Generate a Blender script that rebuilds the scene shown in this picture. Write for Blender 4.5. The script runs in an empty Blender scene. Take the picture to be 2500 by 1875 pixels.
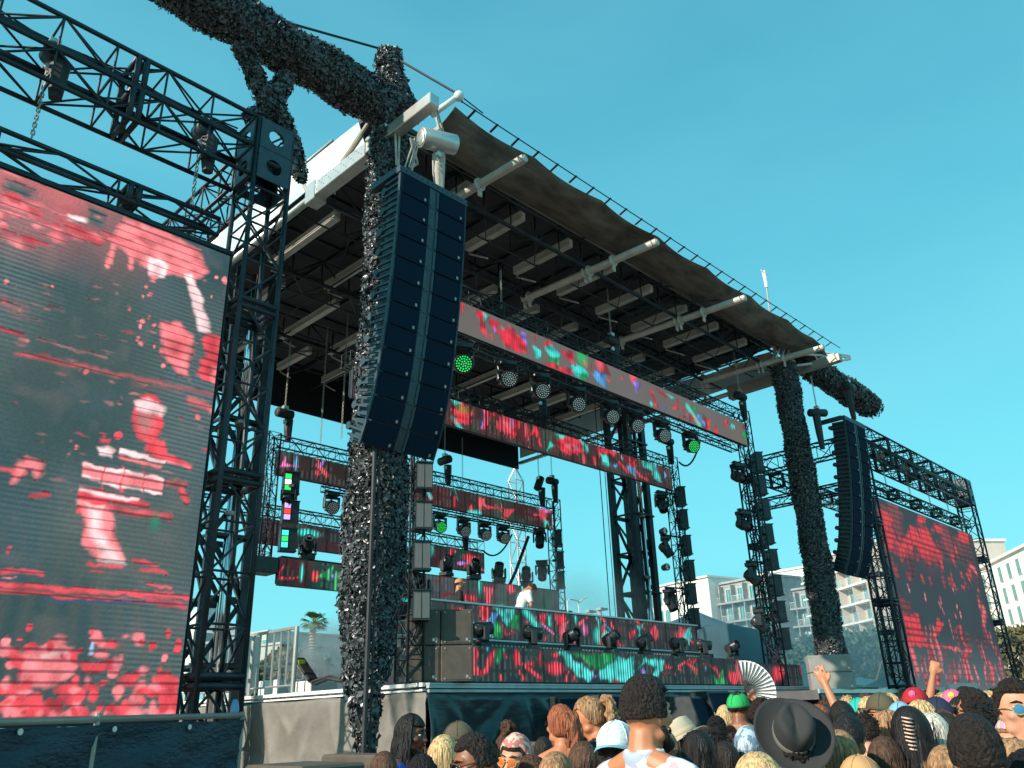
import bpy, math, random
import numpy as np
from mathutils import Vector as V, Matrix, noise as MN
random.seed(7); RNG = np.random.default_rng(7)
SC = bpy.context.scene; COL = SC.collection; PI = math.pi; R = math.radians

# ------------------------------------------------------------ camera
EYE = 1.75; FOC = 1988.0; CU, CV = 1250.0, 937.5       # photograph is 2500 x 1875
XR = np.array([0.70109863, -0.25233675, 0.66692344])   # stage-front direction in camera space (x right, y up, z forward)
YB = np.array([-0.71248777, -0.28550494, 0.64097434])  # up-stage direction
UP = np.array([-0.02866856, 0.92456103, 0.37995397])   # world up
M3 = np.array([XR, YB, UP])
cam_d = bpy.data.cameras.new('camera'); cam = bpy.data.objects.new('camera', cam_d); COL.objects.link(cam)
rt, up_, fw = M3 @ [1, 0, 0], M3 @ [0, 1, 0], M3 @ [0, 0, 1]
mw = Matrix(((rt[0], up_[0], -fw[0], 0), (rt[1], up_[1], -fw[1], 0), (rt[2], up_[2], -fw[2], EYE), (0, 0, 0, 1)))
cam.matrix_world = mw
cam_d.sensor_fit = 'HORIZONTAL'; cam_d.sensor_width = 36; cam_d.lens = 36 * FOC / 2500
cam_d.clip_start = 0.1; cam_d.clip_end = 2000
SC.camera = cam

# ------------------------------------------------------------ sky, sun, exposure
SUN_TRAVEL = V((0.97, -0.14, -0.51)).normalized()      # late sun from stage right, behind the left screen
elev = math.asin(-SUN_TRAVEL.z); az = math.atan2(-SUN_TRAVEL.x, -SUN_TRAVEL.y)
w = bpy.data.worlds.new('World'); SC.world = w; w.use_nodes = True
nt = w.node_tree; nt.nodes.clear()
wo = nt.nodes.new('ShaderNodeOutputWorld'); bg = nt.nodes.new('ShaderNodeBackground')
sky = nt.nodes.new('ShaderNodeTexSky'); sky.sky_type = 'NISHITA'; sky.sun_disc = False
sky.sun_elevation = elev; sky.sun_rotation = az; sky.dust_density = 1.0; sky.ozone_density = 1.0
tint = nt.nodes.new('ShaderNodeMix'); tint.data_type = 'RGBA'; tint.blend_type = 'MULTIPLY'; tint.inputs[0].default_value = 1
tint.inputs[7].default_value = (0.075, 0.17, 0.13, 1)    # the photograph's teal grade
tcw = nt.nodes.new('ShaderNodeTexCoord'); sx = nt.nodes.new('ShaderNodeSeparateXYZ'); nt.links.new(tcw.outputs['Generated'], sx.inputs[0])
grad = nt.nodes.new('ShaderNodeValToRGB'); nt.links.new(sx.outputs[2], grad.inputs[0]); cr = grad.color_ramp
cr.elements[0].position = 0.0; cr.elements[0].color = (0.23, 0.76, 0.86, 1)
cr.elements[1].position = 0.86; cr.elements[1].color = (0.060, 0.32, 0.47, 1)
e = cr.elements.new(0.25); e.color = (0.17, 0.69, 0.84, 1)
e = cr.elements.new(0.52); e.color = (0.105, 0.50, 0.67, 1)
mx = nt.nodes.new('ShaderNodeMix'); mx.data_type = 'RGBA'; mx.inputs[0].default_value = 0.85
nt.links.new(sky.outputs[0], tint.inputs[6]); nt.links.new(tint.outputs[2], mx.inputs[6]); nt.links.new(grad.outputs[0], mx.inputs[7]); nzw = nt.nodes.new('ShaderNodeTexNoise'); nzw.inputs['Scale'].default_value = 2.2; nzw.inputs['Detail'].default_value = 5; mpw = nt.nodes.new('ShaderNodeMapping'); mpw.inputs['Scale'].default_value = (1, 1, 3); nt.links.new(tcw.outputs['Generated'], mpw.inputs[0]); nt.links.new(mpw.outputs[0], nzw.inputs[0])
mr = nt.nodes.new('ShaderNodeMapRange'); mr.inputs[1].default_value = .35; mr.inputs[2].default_value = .75; mr.inputs[3].default_value = 0; mr.inputs[4].default_value = .16; nt.links.new(nzw.outputs[0], mr.inputs[0])
wsp = nt.nodes.new('ShaderNodeMix'); wsp.data_type = 'RGBA'; wsp.inputs[7].default_value = (.30, .78, .88, 1); nt.links.new(mr.outputs[0], wsp.inputs[0]); nt.links.new(mx.outputs[2], wsp.inputs[6]); nt.links.new(wsp.outputs[2], bg.inputs[0])
bg.inputs[1].default_value = 1.0; nt.links.new(bg.outputs[0], wo.inputs[0])
sl = bpy.data.lights.new('sun', 'SUN'); sl.energy = 5.0; sl.angle = R(0.5); sl.color = (1.0, 0.90, 0.78)
so = bpy.data.objects.new('sun', sl); COL.objects.link(so); so.rotation_euler = SUN_TRAVEL.to_track_quat('-Z', 'Y').to_euler()
so.location = (-20, 10, 30)
SC.view_settings.view_transform = 'Standard'; SC.view_settings.look = 'None'; SC.view_settings.exposure = 0.22; SC.view_settings.gamma = 1.0
SC.cycles.max_bounces = 6; SC.cycles.transparent_max_bounces = 8; SC.cycles.volume_bounces = 0
SC.cycles.volume_step_rate = 1.0

# ------------------------------------------------------------ helpers: measuring, tagging, materials, meshes
def ray(u, v):
    d = M3 @ np.array([u - CU, -(v - CV), FOC]); return d
def onY(u, v, Y): d = ray(u, v); d = d * (Y / d[1]); return V((d[0], d[1], d[2] + EYE))
def onX(u, v, X): d = ray(u, v); d = d * (X / d[0]); return V((d[0], d[1], d[2] + EYE))
def onZ(u, v, Z): d = ray(u, v); d = d * ((Z - EYE) / d[2]); return V((d[0], d[1], d[2] + EYE))
def onD(u, v, D):                                       # at horizontal distance D
    d = ray(u, v); d = d * (D / math.hypot(d[0], d[1])); return V((d[0], d[1], d[2] + EYE))
def srgb(*c):
    if len(c) == 1: c = c[0]
    o = []
    for x in c:
        x = x / 255; o.append(x / 12.92 if x <= .04045 else ((x + .055) / 1.055) ** 2.4)
    return tuple(o)
def tag(o, label=None, cat=None, group=None, kind=None):
    if label: o['label'] = label
    if cat: o['category'] = cat
    if group: o['group'] = group
    if kind: o['kind'] = kind
    return o
def thing(name, label, cat, loc=(0, 0, 0), rz=0, group=None):
    o = bpy.data.objects.new(name, None); COL.objects.link(o); o.empty_display_size = .2
    o.location = loc; o.rotation_euler = (0, 0, rz); return tag(o, label, cat, group)
def copy_tree(o, parent=None):
    c = o.copy(); COL.objects.link(c)
    if parent is not None: c.parent = parent
    for ch in KIDS.get(o.name, []): 
        k = copy_tree(ch, c); KIDS.setdefault(c.name, []).append(k)
    return c
KIDS = {}
MATS = {}
def mat(name, col, rough=.6, metal=0., var=.25, scale=6., bump=0., bscale=40., spec=.5, emit=None, estr=1., stretch=None, col2=None, trans=0., alpha=1.):
    m = bpy.data.materials.new(name); m.use_nodes = True; n = m.node_tree; p = n.nodes['Principled BSDF']; L = n.links.new
    p.inputs['Roughness'].default_value = rough; p.inputs['Metallic'].default_value = metal
    p.inputs['Specular IOR Level'].default_value = spec
    tc = n.nodes.new('ShaderNodeTexCoord'); mp = n.nodes.new('ShaderNodeMapping'); L(tc.outputs['Object'], mp.inputs[0])
    if stretch: mp.inputs['Scale'].default_value = stretch
    nz = n.nodes.new('ShaderNodeTexNoise'); nz.inputs['Scale'].default_value = scale; nz.inputs['Detail'].default_value = 6
    L(mp.outputs[0], nz.inputs[0])
    rp = n.nodes.new('ShaderNodeValToRGB'); rp.color_ramp.elements[0].position = .3; rp.color_ramp.elements[1].position = .7
    c2 = col2 or tuple(min(1, x * (1 + var)) for x in col)
    rp.color_ramp.elements[0].color = (*[x * (1 - var) for x in col], 1) if not col2 else (*col, 1); rp.color_ramp.elements[1].color = (*c2, 1)
    L(nz.outputs[0], rp.inputs[0]); L(rp.outputs[0], p.inputs['Base Color'])
    if bump:
        n2 = n.nodes.new('ShaderNodeTexNoise'); n2.inputs['Scale'].default_value = bscale; n2.inputs['Detail'].default_value = 8; L(mp.outputs[0], n2.inputs[0])
        b = n.nodes.new('ShaderNodeBump'); b.inputs['Strength'].default_value = bump; b.inputs['Distance'].default_value = .05
        L(n2.outputs[0], b.inputs['Height']); L(b.outputs[0], p.inputs['Normal'])
    if emit: p.inputs['Emission Color'].default_value = (*emit, 1); p.inputs['Emission Strength'].default_value = estr
    if trans: p.inputs['Transmission Weight'].default_value = trans
    MATS[name] = m; return m
def attr_mat(name, estr=1., base=.03, rough=.7):
    m = bpy.data.materials.new(name); m.use_nodes = True; n = m.node_tree; p = n.nodes['Principled BSDF']; L = n.links.new
    a = n.nodes.new('ShaderNodeAttribute'); a.attribute_name = 'picture'
    p.inputs['Base Color'].default_value = (base, base * 1.05, base * 1.05, 1); p.inputs['Roughness'].default_value = rough
    L(a.outputs['Color'], p.inputs['Emission Color']); p.inputs['Emission Strength'].default_value = estr
    MATS[name] = m; return m

SPLIT = {'brace', 'clamp', 'leg', 'post', 'strut', 'ram_collar', 'stand', 'grommet', 'bolt', 'hook', 'fence_bar'}
class MB:
    def __init__(s): s.v = []; s.f = []
    def add(s, vs, fs):
        o = len(s.v); s.v.extend([tuple(x) for x in vs]); s.f.extend([tuple(i + o for i in f) for f in fs]); return s
    def box(s, c, d, m=None):
        x, y, z = d[0] / 2, d[1] / 2, d[2] / 2
        vs = [V((a * x, b * y, e * z)) for a in (-1, 1) for b in (-1, 1) for e in (-1, 1)]
        if m is not None: vs = [m @ p for p in vs]
        vs = [p + V(c) for p in vs]
        return s.add(vs, [(0, 1, 3, 2), (4, 6, 7, 5), (0, 4, 5, 1), (2, 3, 7, 6), (0, 2, 6, 4), (1, 5, 7, 3)])
    def box2(s, a, b): return s.box([(a[i] + b[i]) / 2 for i in range(3)], [abs(a[i] - b[i]) for i in range(3)])
    def bar(s, a, b, w, h, up=(0, 0, 1)):
        a, b = V(a), V(b); d = (b - a); l = d.length; d.normalize(); u = V(up)
        if abs(d.dot(u)) > .98: u = V((0, 1, 0))
        x = d.cross(u).normalized(); z = x.cross(d)
        m = Matrix((x, d, z)).transposed(); return s.box((a + b) / 2, (w, l, h), m)
    def cyl(s, a, b, r, n=8, r2=None, caps=True):
        a, b = V(a), V(b); d = b - a
        if d.length < 1e-6: return s
        d.normalize(); u = V((0, 0, 1)) if abs(d.z) < .9 else V((1, 0, 0)); x = d.cross(u).normalized(); y = d.cross(x)
        r2 = r if r2 is None else r2; vs = []
        for p, q in ((a, r), (b, r2)):
            for i in range(n): t = 2 * PI * i / n; vs.append(p + x * (q * math.cos(t)) + y * (q * math.sin(t)))
        fs = [(i, (i + 1) % n, n + (i + 1) % n, n + i) for i in range(n)]
        if caps: fs += [tuple(range(n - 1, -1, -1)), tuple(range(n, 2 * n))]
        return s.add(vs, fs)
    def tube(s, pts, r, n=6, r2=None):
        pts = [V(p) for p in pts]; m = len(pts); vs = []; px = None
        for k, p in enumerate(pts):
            d = (pts[min(k + 1, m - 1)] - pts[max(k - 1, 0)])
            d = d.normalized() if d.length > 1e-9 else V((0, 0, 1))
            if px is None: u = V((0, 0, 1)) if abs(d.z) < .9 else V((1, 0, 0)); px = d.cross(u).normalized()
            px = (px - d * px.dot(d)); px = px.normalized() if px.length > 1e-6 else d.orthogonal().normalized()
            y = d.cross(px); rr = r[k] if isinstance(r, (list, tuple)) else (r if r2 is None else r + (r2 - r) * k / (m - 1))
            for i in range(n): t = 2 * PI * i / n; vs.append(p + px * (rr * math.cos(t)) + y * (rr * math.sin(t)))
        fs = [(k * n + i, k * n + (i + 1) % n, (k + 1) * n + (i + 1) % n, (k + 1) * n + i) for k in range(m - 1) for i in range(n)]
        fs += [tuple(range(n - 1, -1, -1)), tuple(range((m - 1) * n, m * n))]
        return s.add(vs, fs)
    def ell(s, c, r, m=None, nu=12, nv=8, fn=None):
        if not isinstance(r, (tuple, list)): r = (r, r, r)
        vs = [V((0, 0, r[2]))]
        for j in range(1, nv):
            ph = PI * j / nv
            for i in range(nu): t = 2 * PI * i / nu; vs.append(V((r[0] * math.sin(ph) * math.cos(t), r[1] * math.sin(ph) * math.sin(t), r[2] * math.cos(ph))))
        vs.append(V((0, 0, -r[2])))
        if fn: vs = [fn(p) for p in vs]
        if m is not None: vs = [m @ p for p in vs]
        vs = [p + V(c) for p in vs]
        fs = [(0, 1 + i, 1 + (i + 1) % nu) for i in range(nu)]
        for j in range(nv - 2):
            for i in range(nu): a = 1 + j * nu + i; b = 1 + j * nu + (i + 1) % nu; fs.append((a, a + nu, b + nu, b))
        e = len(vs) - 1; o = 1 + (nv - 2) * nu; fs += [(e, o + (i + 1) % nu, o + i) for i in range(nu)]
        return s.add(vs, fs)
    def cap(s, a, b, r, r2=None, n=10):
        r2 = r if r2 is None else r2; s.cyl(a, b, r, n, r2); s.ell(a, r, nu=n, nv=6); s.ell(b, r2, nu=n, nv=6); return s
    def lathe(s, prof, c=(0, 0, 0), m=None, n=16):
        vs = []
        for r, z in prof:
            for i in range(n): t = 2 * PI * i / n; p = V((r * math.cos(t), r * math.sin(t), z)); vs.append((m @ p if m is not None else p) + V(c))
        k = len(prof); fs = [(j * n + i, j * n + (i + 1) % n, (j + 1) * n + (i + 1) % n, (j + 1) * n + i) for j in range(k - 1) for i in range(n)]
        fs += [tuple(range(n - 1, -1, -1)), tuple(range((k - 1) * n, k * n))]
        return s.add(vs, fs)
    def quad(s, a, b, c, d): return s.add([a, b, c, d], [(0, 1, 2, 3)])
    def xf(s, m, start=0):
        for i in range(start, len(s.v)): s.v[i] = tuple(m @ V(s.v[i]))
        return s
    def islands(s):
        n = len(s.v); p = list(range(n))
        def fd(a):
            while p[a] != a: p[a] = p[p[a]]; a = p[a]
            return a
        for f in s.f:
            r0 = fd(f[0])
            for q in f[1:]: p[fd(q)] = r0
        g = {}
        for i in range(n): g.setdefault(fd(i), []).append(i)
        G = [[k, [min(s.v[i][c] for i in k) - .004 for c in range(3)], [max(s.v[i][c] for i in k) + .004 for c in range(3)]] for k in g.values()]
        k = 0
        while k < len(G):
            hit = False
            for j in range(k + 1, len(G)):
                if all(G[k][1][c] <= G[j][2][c] and G[j][1][c] <= G[k][2][c] for c in range(3)):
                    G[k] = [G[k][0] + G[j][0], [min(a, b) for a, b in zip(G[k][1], G[j][1])], [max(a, b) for a, b in zip(G[k][2], G[j][2])]]; del G[j]; hit = True; break
            if not hit: k += 1
        out = []
        for idx, _, _ in G:
            mp = {i: q for q, i in enumerate(idx)}; m = MB(); m.v = [s.v[i] for i in idx]; m.f = [tuple(mp[i] for i in f) for f in s.f if f[0] in mp]; out.append(m)
        return out
    def build(s, name, material, parent=None, smooth=False, local=False):
        if name in SPLIT:
            parts = s.islands()
            if len(parts) > 1:
                s.built = [m.build1(name, material, parent, smooth, local) for m in parts]; return s.built[0]
        o = s.build1(name, material, parent, smooth, local); s.built = [o]; return o
    def build1(s, name, material, parent=None, smooth=False, local=False):
        me = bpy.data.meshes.new(name)
        vs = s.v
        if parent is not None and not local:
            im = Matrix.LocRotScale(parent.location, parent.rotation_euler, parent.scale).inverted()
            vs = [tuple(im @ V(p)) for p in vs]
        me.from_pydata(vs, [], s.f); me.update()
        if smooth: me.shade_smooth()
        if isinstance(material, str): material = MATS[material]
        me.materials.append(material)
        o = bpy.data.objects.new(name, me); COL.objects.link(o)
        if parent is not None: o.parent = parent; KIDS.setdefault(parent.name, []).append(o)
        return o
def sub(mb, name, material, part, smooth=False):          # a sub-part: part meshes sit at their thing's origin
    root = part.parent
    mb.build(name, material, root, smooth)
    for o in mb.built: KIDS[root.name].remove(o); o.parent = part; KIDS.setdefault(part.name, []).append(o)
    return o
def sub_local(mb, name, material, part, smooth=False):
    mb.build(name, material, None, smooth)
    for o in mb.built: o.parent = part; KIDS.setdefault(part.name, []).append(o)
    return o

# ------------------------------------------------------------ materials
mat('black_steel', (.022, .030, .036), .45, .3, .5, 3, bump=.05)
mat('black_paint', (.030, .036, .040), .42, 0, .35, 8)
mat('alu', (.62, .60, .56), .35, .7, .12, 4)
mat('alu_dull', (.40, .36, .30), .5, .35, .15, 4)
mat('alu_pale', (.60, .55, .48), .42, .15, .15, 4)
mat('chrome', (.75, .76, .78), .12, 1., .05, 3)
mat('white_paint', (.80, .79, .76), .45, 0, .06, 3)
mat('roof_skin', (.060, .062, .062), .9, 0, .25, 1.5, bump=.15, bscale=8)
mat('canopy_cloth', (.15, .125, .10), .92, 0, .5, 1.6, bump=.8, bscale=4, stretch=(1, 2.2, 1))
mat('grille', (.006, .018, .036), .95, 0, .3, 200, spec=.15)
mat('cabinet', (.035, .060, .075), .45, .1, .2, 10)
mat('cabinet_brown', (.105, .085, .066), .6, 0, .2, 6, bump=.05, bscale=120)
mat('cabinet_grey', (.30, .29, .265), .7, 0, .12, 4, bump=.05, bscale=90)
mat('scrim', (.018, .042, .048), .30, 0, .25, 2, bump=.22, bscale=5, stretch=(1, 1, 2.5))
mat('scrim_side', (.20, .18, .155), .6, 0, .2, 2.5, bump=.35, bscale=5)
mat('deck', (.10, .10, .10), .7, 0, .2, 3)
mat('ground', (.20, .18, .155), .95, 0, .3, .5, bump=.4, bscale=10)
mat('leaf_net', (.058, .063, .066), .36, 0, .6, 30, spec=.8)
mat('trim_grey', (.46, .48, .48), .5, .2, .15, 4)
mat('net_core', (.012, .015, .017), .9)
mat('rope', (.02, .022, .03), .7)
mat('strap', (.45, .40, .34), .7)
mat('rubber', (.02, .02, .022), .6)
mat('lamp_body', (.022, .026, .028), .38, 0, .4, 12)
mat('lens_dark', (.006, .006, .008), .12, 0, .2, 5, spec=.9)
mat('led_cell', (.55, .55, .52), .3, 0, .1, 5, emit=(.7, .75, .7), estr=.12)
mat('led_green', (.1, .5, .2), .3, 0, .1, 5, emit=srgb(40, 225, 90), estr=.9)
mat('led_teal', (.1, .5, .4), .3, 0, .1, 5, emit=srgb(60, 240, 200), estr=1.3)
mat('led_violet', (.4, .3, .7), .3, 0, .1, 5, emit=srgb(190, 160, 255), estr=1.2)
mat('led_white', (.6, .6, .6), .3, 0, .1, 5, emit=(1, 1, 1), estr=1.2)
mat('led_red', (.6, .05, .05), .3, 0, .1, 5, emit=(1, .05, .03), estr=1.)
mat('blinder_face', (.15, .155, .15), .35, 0, .15, 30, stretch=(1, 1, .1))
attr_mat('led_wall', .95, .018); attr_mat('led_strip', 1.05, .02)
led_wall_base = None

# ------------------------------------------------------------ ground
g = MB(); g.quad((-700, -500, 0), (900, -500, 0), (900, 900, 0), (-700, 900, 0)); tag(g.build('ground', 'ground'), kind='structure')

# ------------------------------------------------------------ trusses
def truss_mb(A, B, w, h, up=(0, 0, 1), bay=.5, rc=.025, rl=.011, n=6, flip=False):
    A, B = V(A), V(B); d = B - A; L = d.length; d.normalize(); s = d.cross(V(up)).normalized(); u = s.cross(d)
    C4 = [(-w / 2, -h / 2), (w / 2, -h / 2), (w / 2, h / 2), (-w / 2, h / 2)]
    chords = []
    for a, b in C4:
        m = MB(); o = s * a + u * b; m.cyl(A + o, B + o, rc, 8 if rc > .02 else 6); chords.append(m)
    lac = MB(); nb = max(1, round(L / bay))
    for k in range(4):
        p, q = C4[k], C4[(k + 1) % 4]; op = s * p[0] + u * p[1]; oq = s * q[0] + u * q[1]
        for i in range(nb + 1):
            t = A + d * (L * i / nb)
            if i in (0, nb) or h > .28 or i % 2 == 0: lac.cyl(t + op, t + oq, rl, n, caps=False)
            if i < nb:
                t2 = A + d * (L * (i + 1) / nb)
                if (i + k + flip) % 2: lac.cyl(t + op, t2 + oq, rl, n, caps=False)
                else: lac.cyl(t + oq, t2 + op, rl, n, caps=False)
    return chords, lac
def truss(name, label, cat, A, B, w, h, up=(0, 0, 1), bay=.5, rc=.025, rl=.011, mt='black_steel', group=None, collars=None, n=6):
    A, B = V(A), V(B); t = thing(name, label, cat, A, 0, group)
    ch, lac = truss_mb(A, B, w, h, up, bay, rc, rl, n)
    for c in ch: c.build('chord', mt, t, True)
    lac.build('lacing', mt, t, True)
    if collars:
        d = (B - A).normalized(); s = d.cross(V(up)).normalized(); u = s.cross(d); L = (B - A).length; m = MB()
        k = collars
        while k < L - .2:
            m = MB()
            for e in (-.05, .05):
                c = A + d * (k + e); P = [c + s * a * w / 2 + u * b * h / 2 for a, b in ((-1, -1), (1, -1), (1, 1), (-1, 1))]
                for i in range(4): m.cyl(P[i], P[(i + 1) % 4], rc * 1.25, 6)
            k += collars; m.build('splice_collar', mt, t, True)
    return t

# ============================================================ LED pictures (the flat pictures the walls show, as a colour attribute)
class Canvas:
    def __init__(s, us, vs): s.U, s.W = np.meshgrid(us, vs); s.c = np.zeros(s.U.shape + (3,)); s.us, s.vs = us, vs; s.U0, s.W0 = s.U, s.W
    def warp(s, amp, sc, seed=3): s.U, s.W = s.U0, s.W0; a, b = s.noise(sc, seed) + .5 * s.noise(sc * 2.7, seed + 1), s.noise(sc, seed + 2) + .5 * s.noise(sc * 2.7, seed + 3); s.U, s.W = s.U0 + (a - .75) * amp, s.W0 + (b - .75) * amp
    def flat(s): s.U, s.W = s.U0, s.W0
    def blend(s, a, col): a = np.clip(a, 0, 1)[..., None]; s.c = s.c * (1 - a) + np.array(srgb(col)) * a
    def ell(s, u, v, ru, rv, col, soft=.25, k=1.): d = np.sqrt(((s.U - u) / ru) ** 2 + ((s.W - v) / rv) ** 2); s.blend(k * (1 - d) / soft, col)
    def poly(s, pts, col, soft=.02, k=1.):
        ins = np.zeros(s.U.shape, bool); dist = np.full(s.U.shape, 1e9); n = len(pts)
        for i in range(n):
            x1, y1 = pts[i]; x2, y2 = pts[(i + 1) % n]
            if y1 != y2: ins ^= ((y1 > s.W) != (y2 > s.W)) & (s.U < (x2 - x1) * (s.W - y1) / (y2 - y1) + x1)
            dx, dy = x2 - x1, y2 - y1; t = np.clip(((s.U - x1) * dx + (s.W - y1) * dy) / (dx * dx + dy * dy + 1e-12), 0, 1)
            dist = np.minimum(dist, np.hypot(s.U - x1 - t * dx, s.W - y1 - t * dy))
        s.blend(k * (.5 + np.where(ins, dist, -dist) / soft), col)
    def line(s, a, b, wd, col, k=1.):
        dx, dy = b[0] - a[0], b[1] - a[1]; t = np.clip(((s.U - a[0]) * dx + (s.W - a[1]) * dy) / (dx * dx + dy * dy + 1e-12), 0, 1)
        d = np.hypot(s.U - a[0] - t * dx, s.W - a[1] - t * dy); s.blend(k * (1.3 - d / wd), col)
    def noise(s, sc, seed=0):
        rg = np.random.default_rng(seed); g = rg.random((64, 64)); x = (s.U * sc) % 63; y = (s.W * sc) % 63
        i, j = x.astype(int), y.astype(int); fx, fy = x - i, y - j; fx = fx * fx * (3 - 2 * fx); fy = fy * fy * (3 - 2 * fy)
        a = g[j, i]; b = g[j, (i + 1) % 64]; c = g[(j + 1) % 64, i]; d = g[(j + 1) % 64, (i + 1) % 64]
        return (a * (1 - fx) + b * fx) * (1 - fy) + (c * (1 - fx) + d * fx) * fy
    def mesh(s, name, to3d, material, parent, depth=.0):
        ny, nx = s.U.shape; P = np.array([[tuple(to3d(u, v)) for u in s.us] for v in (s.vs[0], s.vs[-1])])
        t = ((s.vs - s.vs[0]) / (s.vs[-1] - s.vs[0]))[:, None, None]; P = P[0][None] * (1 - t) + P[1][None] * t
        if parent is not None: P = P - np.array(parent.location)
        me = bpy.data.meshes.new(name); i = np.arange(ny - 1)[:, None] * nx + np.arange(nx - 1)[None]
        F = np.stack([i, i + 1, i + nx + 1, i + nx], -1).reshape(-1, 4)
        me.from_pydata(P.reshape(-1, 3).tolist(), [], F.tolist()); me.update()
        a = me.color_attributes.new('picture', 'FLOAT_COLOR', 'POINT'); c = np.ones((ny * nx, 4), np.float32); c[:, :3] = np.clip(s.c.reshape(-1, 3), 0, 4)
        a.data.foreach_set('color', c.ravel()); me.materials.append(MATS[material])
        o = bpy.data.objects.new(name, me); COL.objects.link(o); o.parent = parent; KIDS.setdefault(parent.name, []).append(o); return o

# ------------------------------------------------------------ left video wall
YS = 8.7
def zz(ox, oy, sc, pts): return [(lambda p: (p.x, p.z))(onY(ox + x * sc, oy + y * sc, YS)) for x, y in pts]
Z1 = lambda *p: zz(0, 0, .40687, p); Z2 = lambda *p: zz(0, 600, .40687, p); Z3 = lambda *p: zz(0, 1200, .40687, p)
us = np.concatenate([np.linspace(-4.92, 1.2, 60), np.linspace(1.215, 3.97, 210)]); vs = np.linspace(1.87, 7.27, 390)
cv = Canvas(us, vs); cv.c[:] = srgb(52, 74, 76)
n1 = cv.noise(2.2, 1); n2 = cv.noise(5.5, 2); n3 = cv.noise(1.1, 3)
cv.blend((n1 - .35) * 1.6, (58, 84, 92)); cv.blend((n3 - .55) * 1.5, (84, 92, 84)); cv.blend((n2 - .62) * .9, (112, 106, 104))
ph = cv.W * 120 + 4 * cv.noise(.9, 5) + cv.U * 3.0                  # moire bands
cv.blend((np.sin(ph) * .5 + .5) * np.clip(cv.noise(.8, 6) * 2.2 - .5, 0, 1) * .5, (130, 144, 144))
ph2 = cv.U * 22 + (cv.W - 1.9) * (cv.U - 2.6) * 9
cv.blend((np.sin(ph2) * .5 + .5) * np.clip((3.9 - cv.W) / 1.2, 0, 1) * .35, (96, 92, 84))
cv.blend(np.clip((cv.W - 6.2) / 1.0, 0, 1) * np.clip((3.3 - cv.U) / 1.2, 0, 1) * (.35 + .6 * cv.noise(3, 8)), (205, 110, 112))
RD, PK, WH, BG_ = (226, 74, 84), (244, 128, 132), (252, 214, 214), (70, 92, 92)
P = cv.poly; before = cv.c.copy(); cv.warp(.045, 7, 3)
P(Z1((760, 1320), (1000, 1390), (1200, 1500), (1250, 1640), (1180, 1680), (1050, 1650), (960, 1640), (860, 1590), (650, 1440)), PK, .06)
P(Z1((900, 1560), (1010, 1600), (990, 1660), (900, 1650)), WH, .04); P(Z1((420, 1290), (530, 1320), (520, 1345), (410, 1320)), WH, .04)
P(Z1((0, 1150), (250, 1280), (240, 1310), (0, 1215)), PK, .05, .8); P(Z1((350, 1300), (560, 1400), (660, 1450), (600, 1480), (420, 1400)), RD, .06, .7)
P(Z1((530, 1230), (640, 1290), (600, 1380), (520, 1330)), BG_, .08); P(Z1((30, 1080), (200, 1140), (160, 1200), (20, 1130)), BG_, .1)
for a, b in (((690, 1480), (650, 1600)), ((800, 1510), (780, 1600))): cv.line(*Z1(a, b), .035, PK)
P(Z2((880, 60), (1010, 110), (985, 160), (900, 130)), WH, .04); P(Z2((905, 160), (940, 170), (930, 215), (910, 205)), PK, .04)
P(Z2((1105, 165), (1150, 165), (1210, 310), (1265, 520), (1195, 505), (1140, 270)), WH, .04)
P(Z2((1240, 530), (1330, 545), (1300, 830), (1250, 800), (1190, 770), (1200, 680), (1240, 660), (1208, 580)), RD, .05); P(Z2((1260, 720), (1300, 730), (1290, 840), (1270, 800)), PK, .04)
P(Z2((960, 450), (1080, 470), (1160, 540), (1150, 640), (1120, 780), (1060, 770), (980, 640)), PK, .06); cv.ell(*Z2((1060, 600))[0], .14, .3, RD, .8, .6)
for x, y, r in ((885, 240, 14), (900, 290, 16), (870, 300, 10), (885, 425, 14), (850, 460, 18), (835, 490, 14), (830, 560, 16), (845, 590, 14), (930, 600, 12), (770, 385, 14), (1300, 190, 14), (1345, 205, 22), (975, 640, 16), (975, 710, 14), (930, 480, 14), (1275, 310, 10), (1180, 1040, 22), (520, 760, 16), (310, 240, 10), (450, 1220, 15), (30, 220, 14)):
    cv.ell(*Z2((x, y))[0], r * .0016 * 1.1, r * .0026, PK, .5)
for a, b, wd, c, k in (((0, 495), (130, 530), .025, RD, .8), ((110, 560), (160, 575), .02, PK, .7), ((230, 565), (640, 670), .02, (190, 120, 120), .5), ((110, 640), (530, 725), .03, RD, .45), ((560, 740), (1280, 890), .035, (190, 90, 92), .5), ((1130, 930), (1290, 990), .05, PK, 1), ((0, 320), (120, 390), .09, (170, 100, 100), .4), ((800, 830), (1250, 880), .05, (120, 90, 90), .4)): cv.line(*Z2(a, b), wd, c, k)
cv.ell(*Z2((890, 1035))[0], .19, .30, RD, .15, .85); cv.ell(*Z2((875, 1050))[0], .14, .2, (176, 110, 108), .5, .8); P(Z2((815, 935), (900, 925), (1000, 985), (985, 1025), (900, 1010), (830, 985)), WH, .05)
P(Z2((930, 1145), (990, 1165), (995, 1240), (1080, 1275), (1150, 1320), (1145, 1345), (1010, 1295), (855, 1230), (865, 1190)), RD, .04)
for p in (((600, 1110), (635, 1130), (620, 1145)), ((595, 1150), (655, 1165), (640, 1185), (600, 1180))): P(Z2(*p), RD, .03)
cv.ell(*Z2((705, 1140))[0], .05, .06, RD); P(Z2((585, 1205), (640, 1200), (690, 1235), (680, 1270), (600, 1250)), WH, .04)
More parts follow.
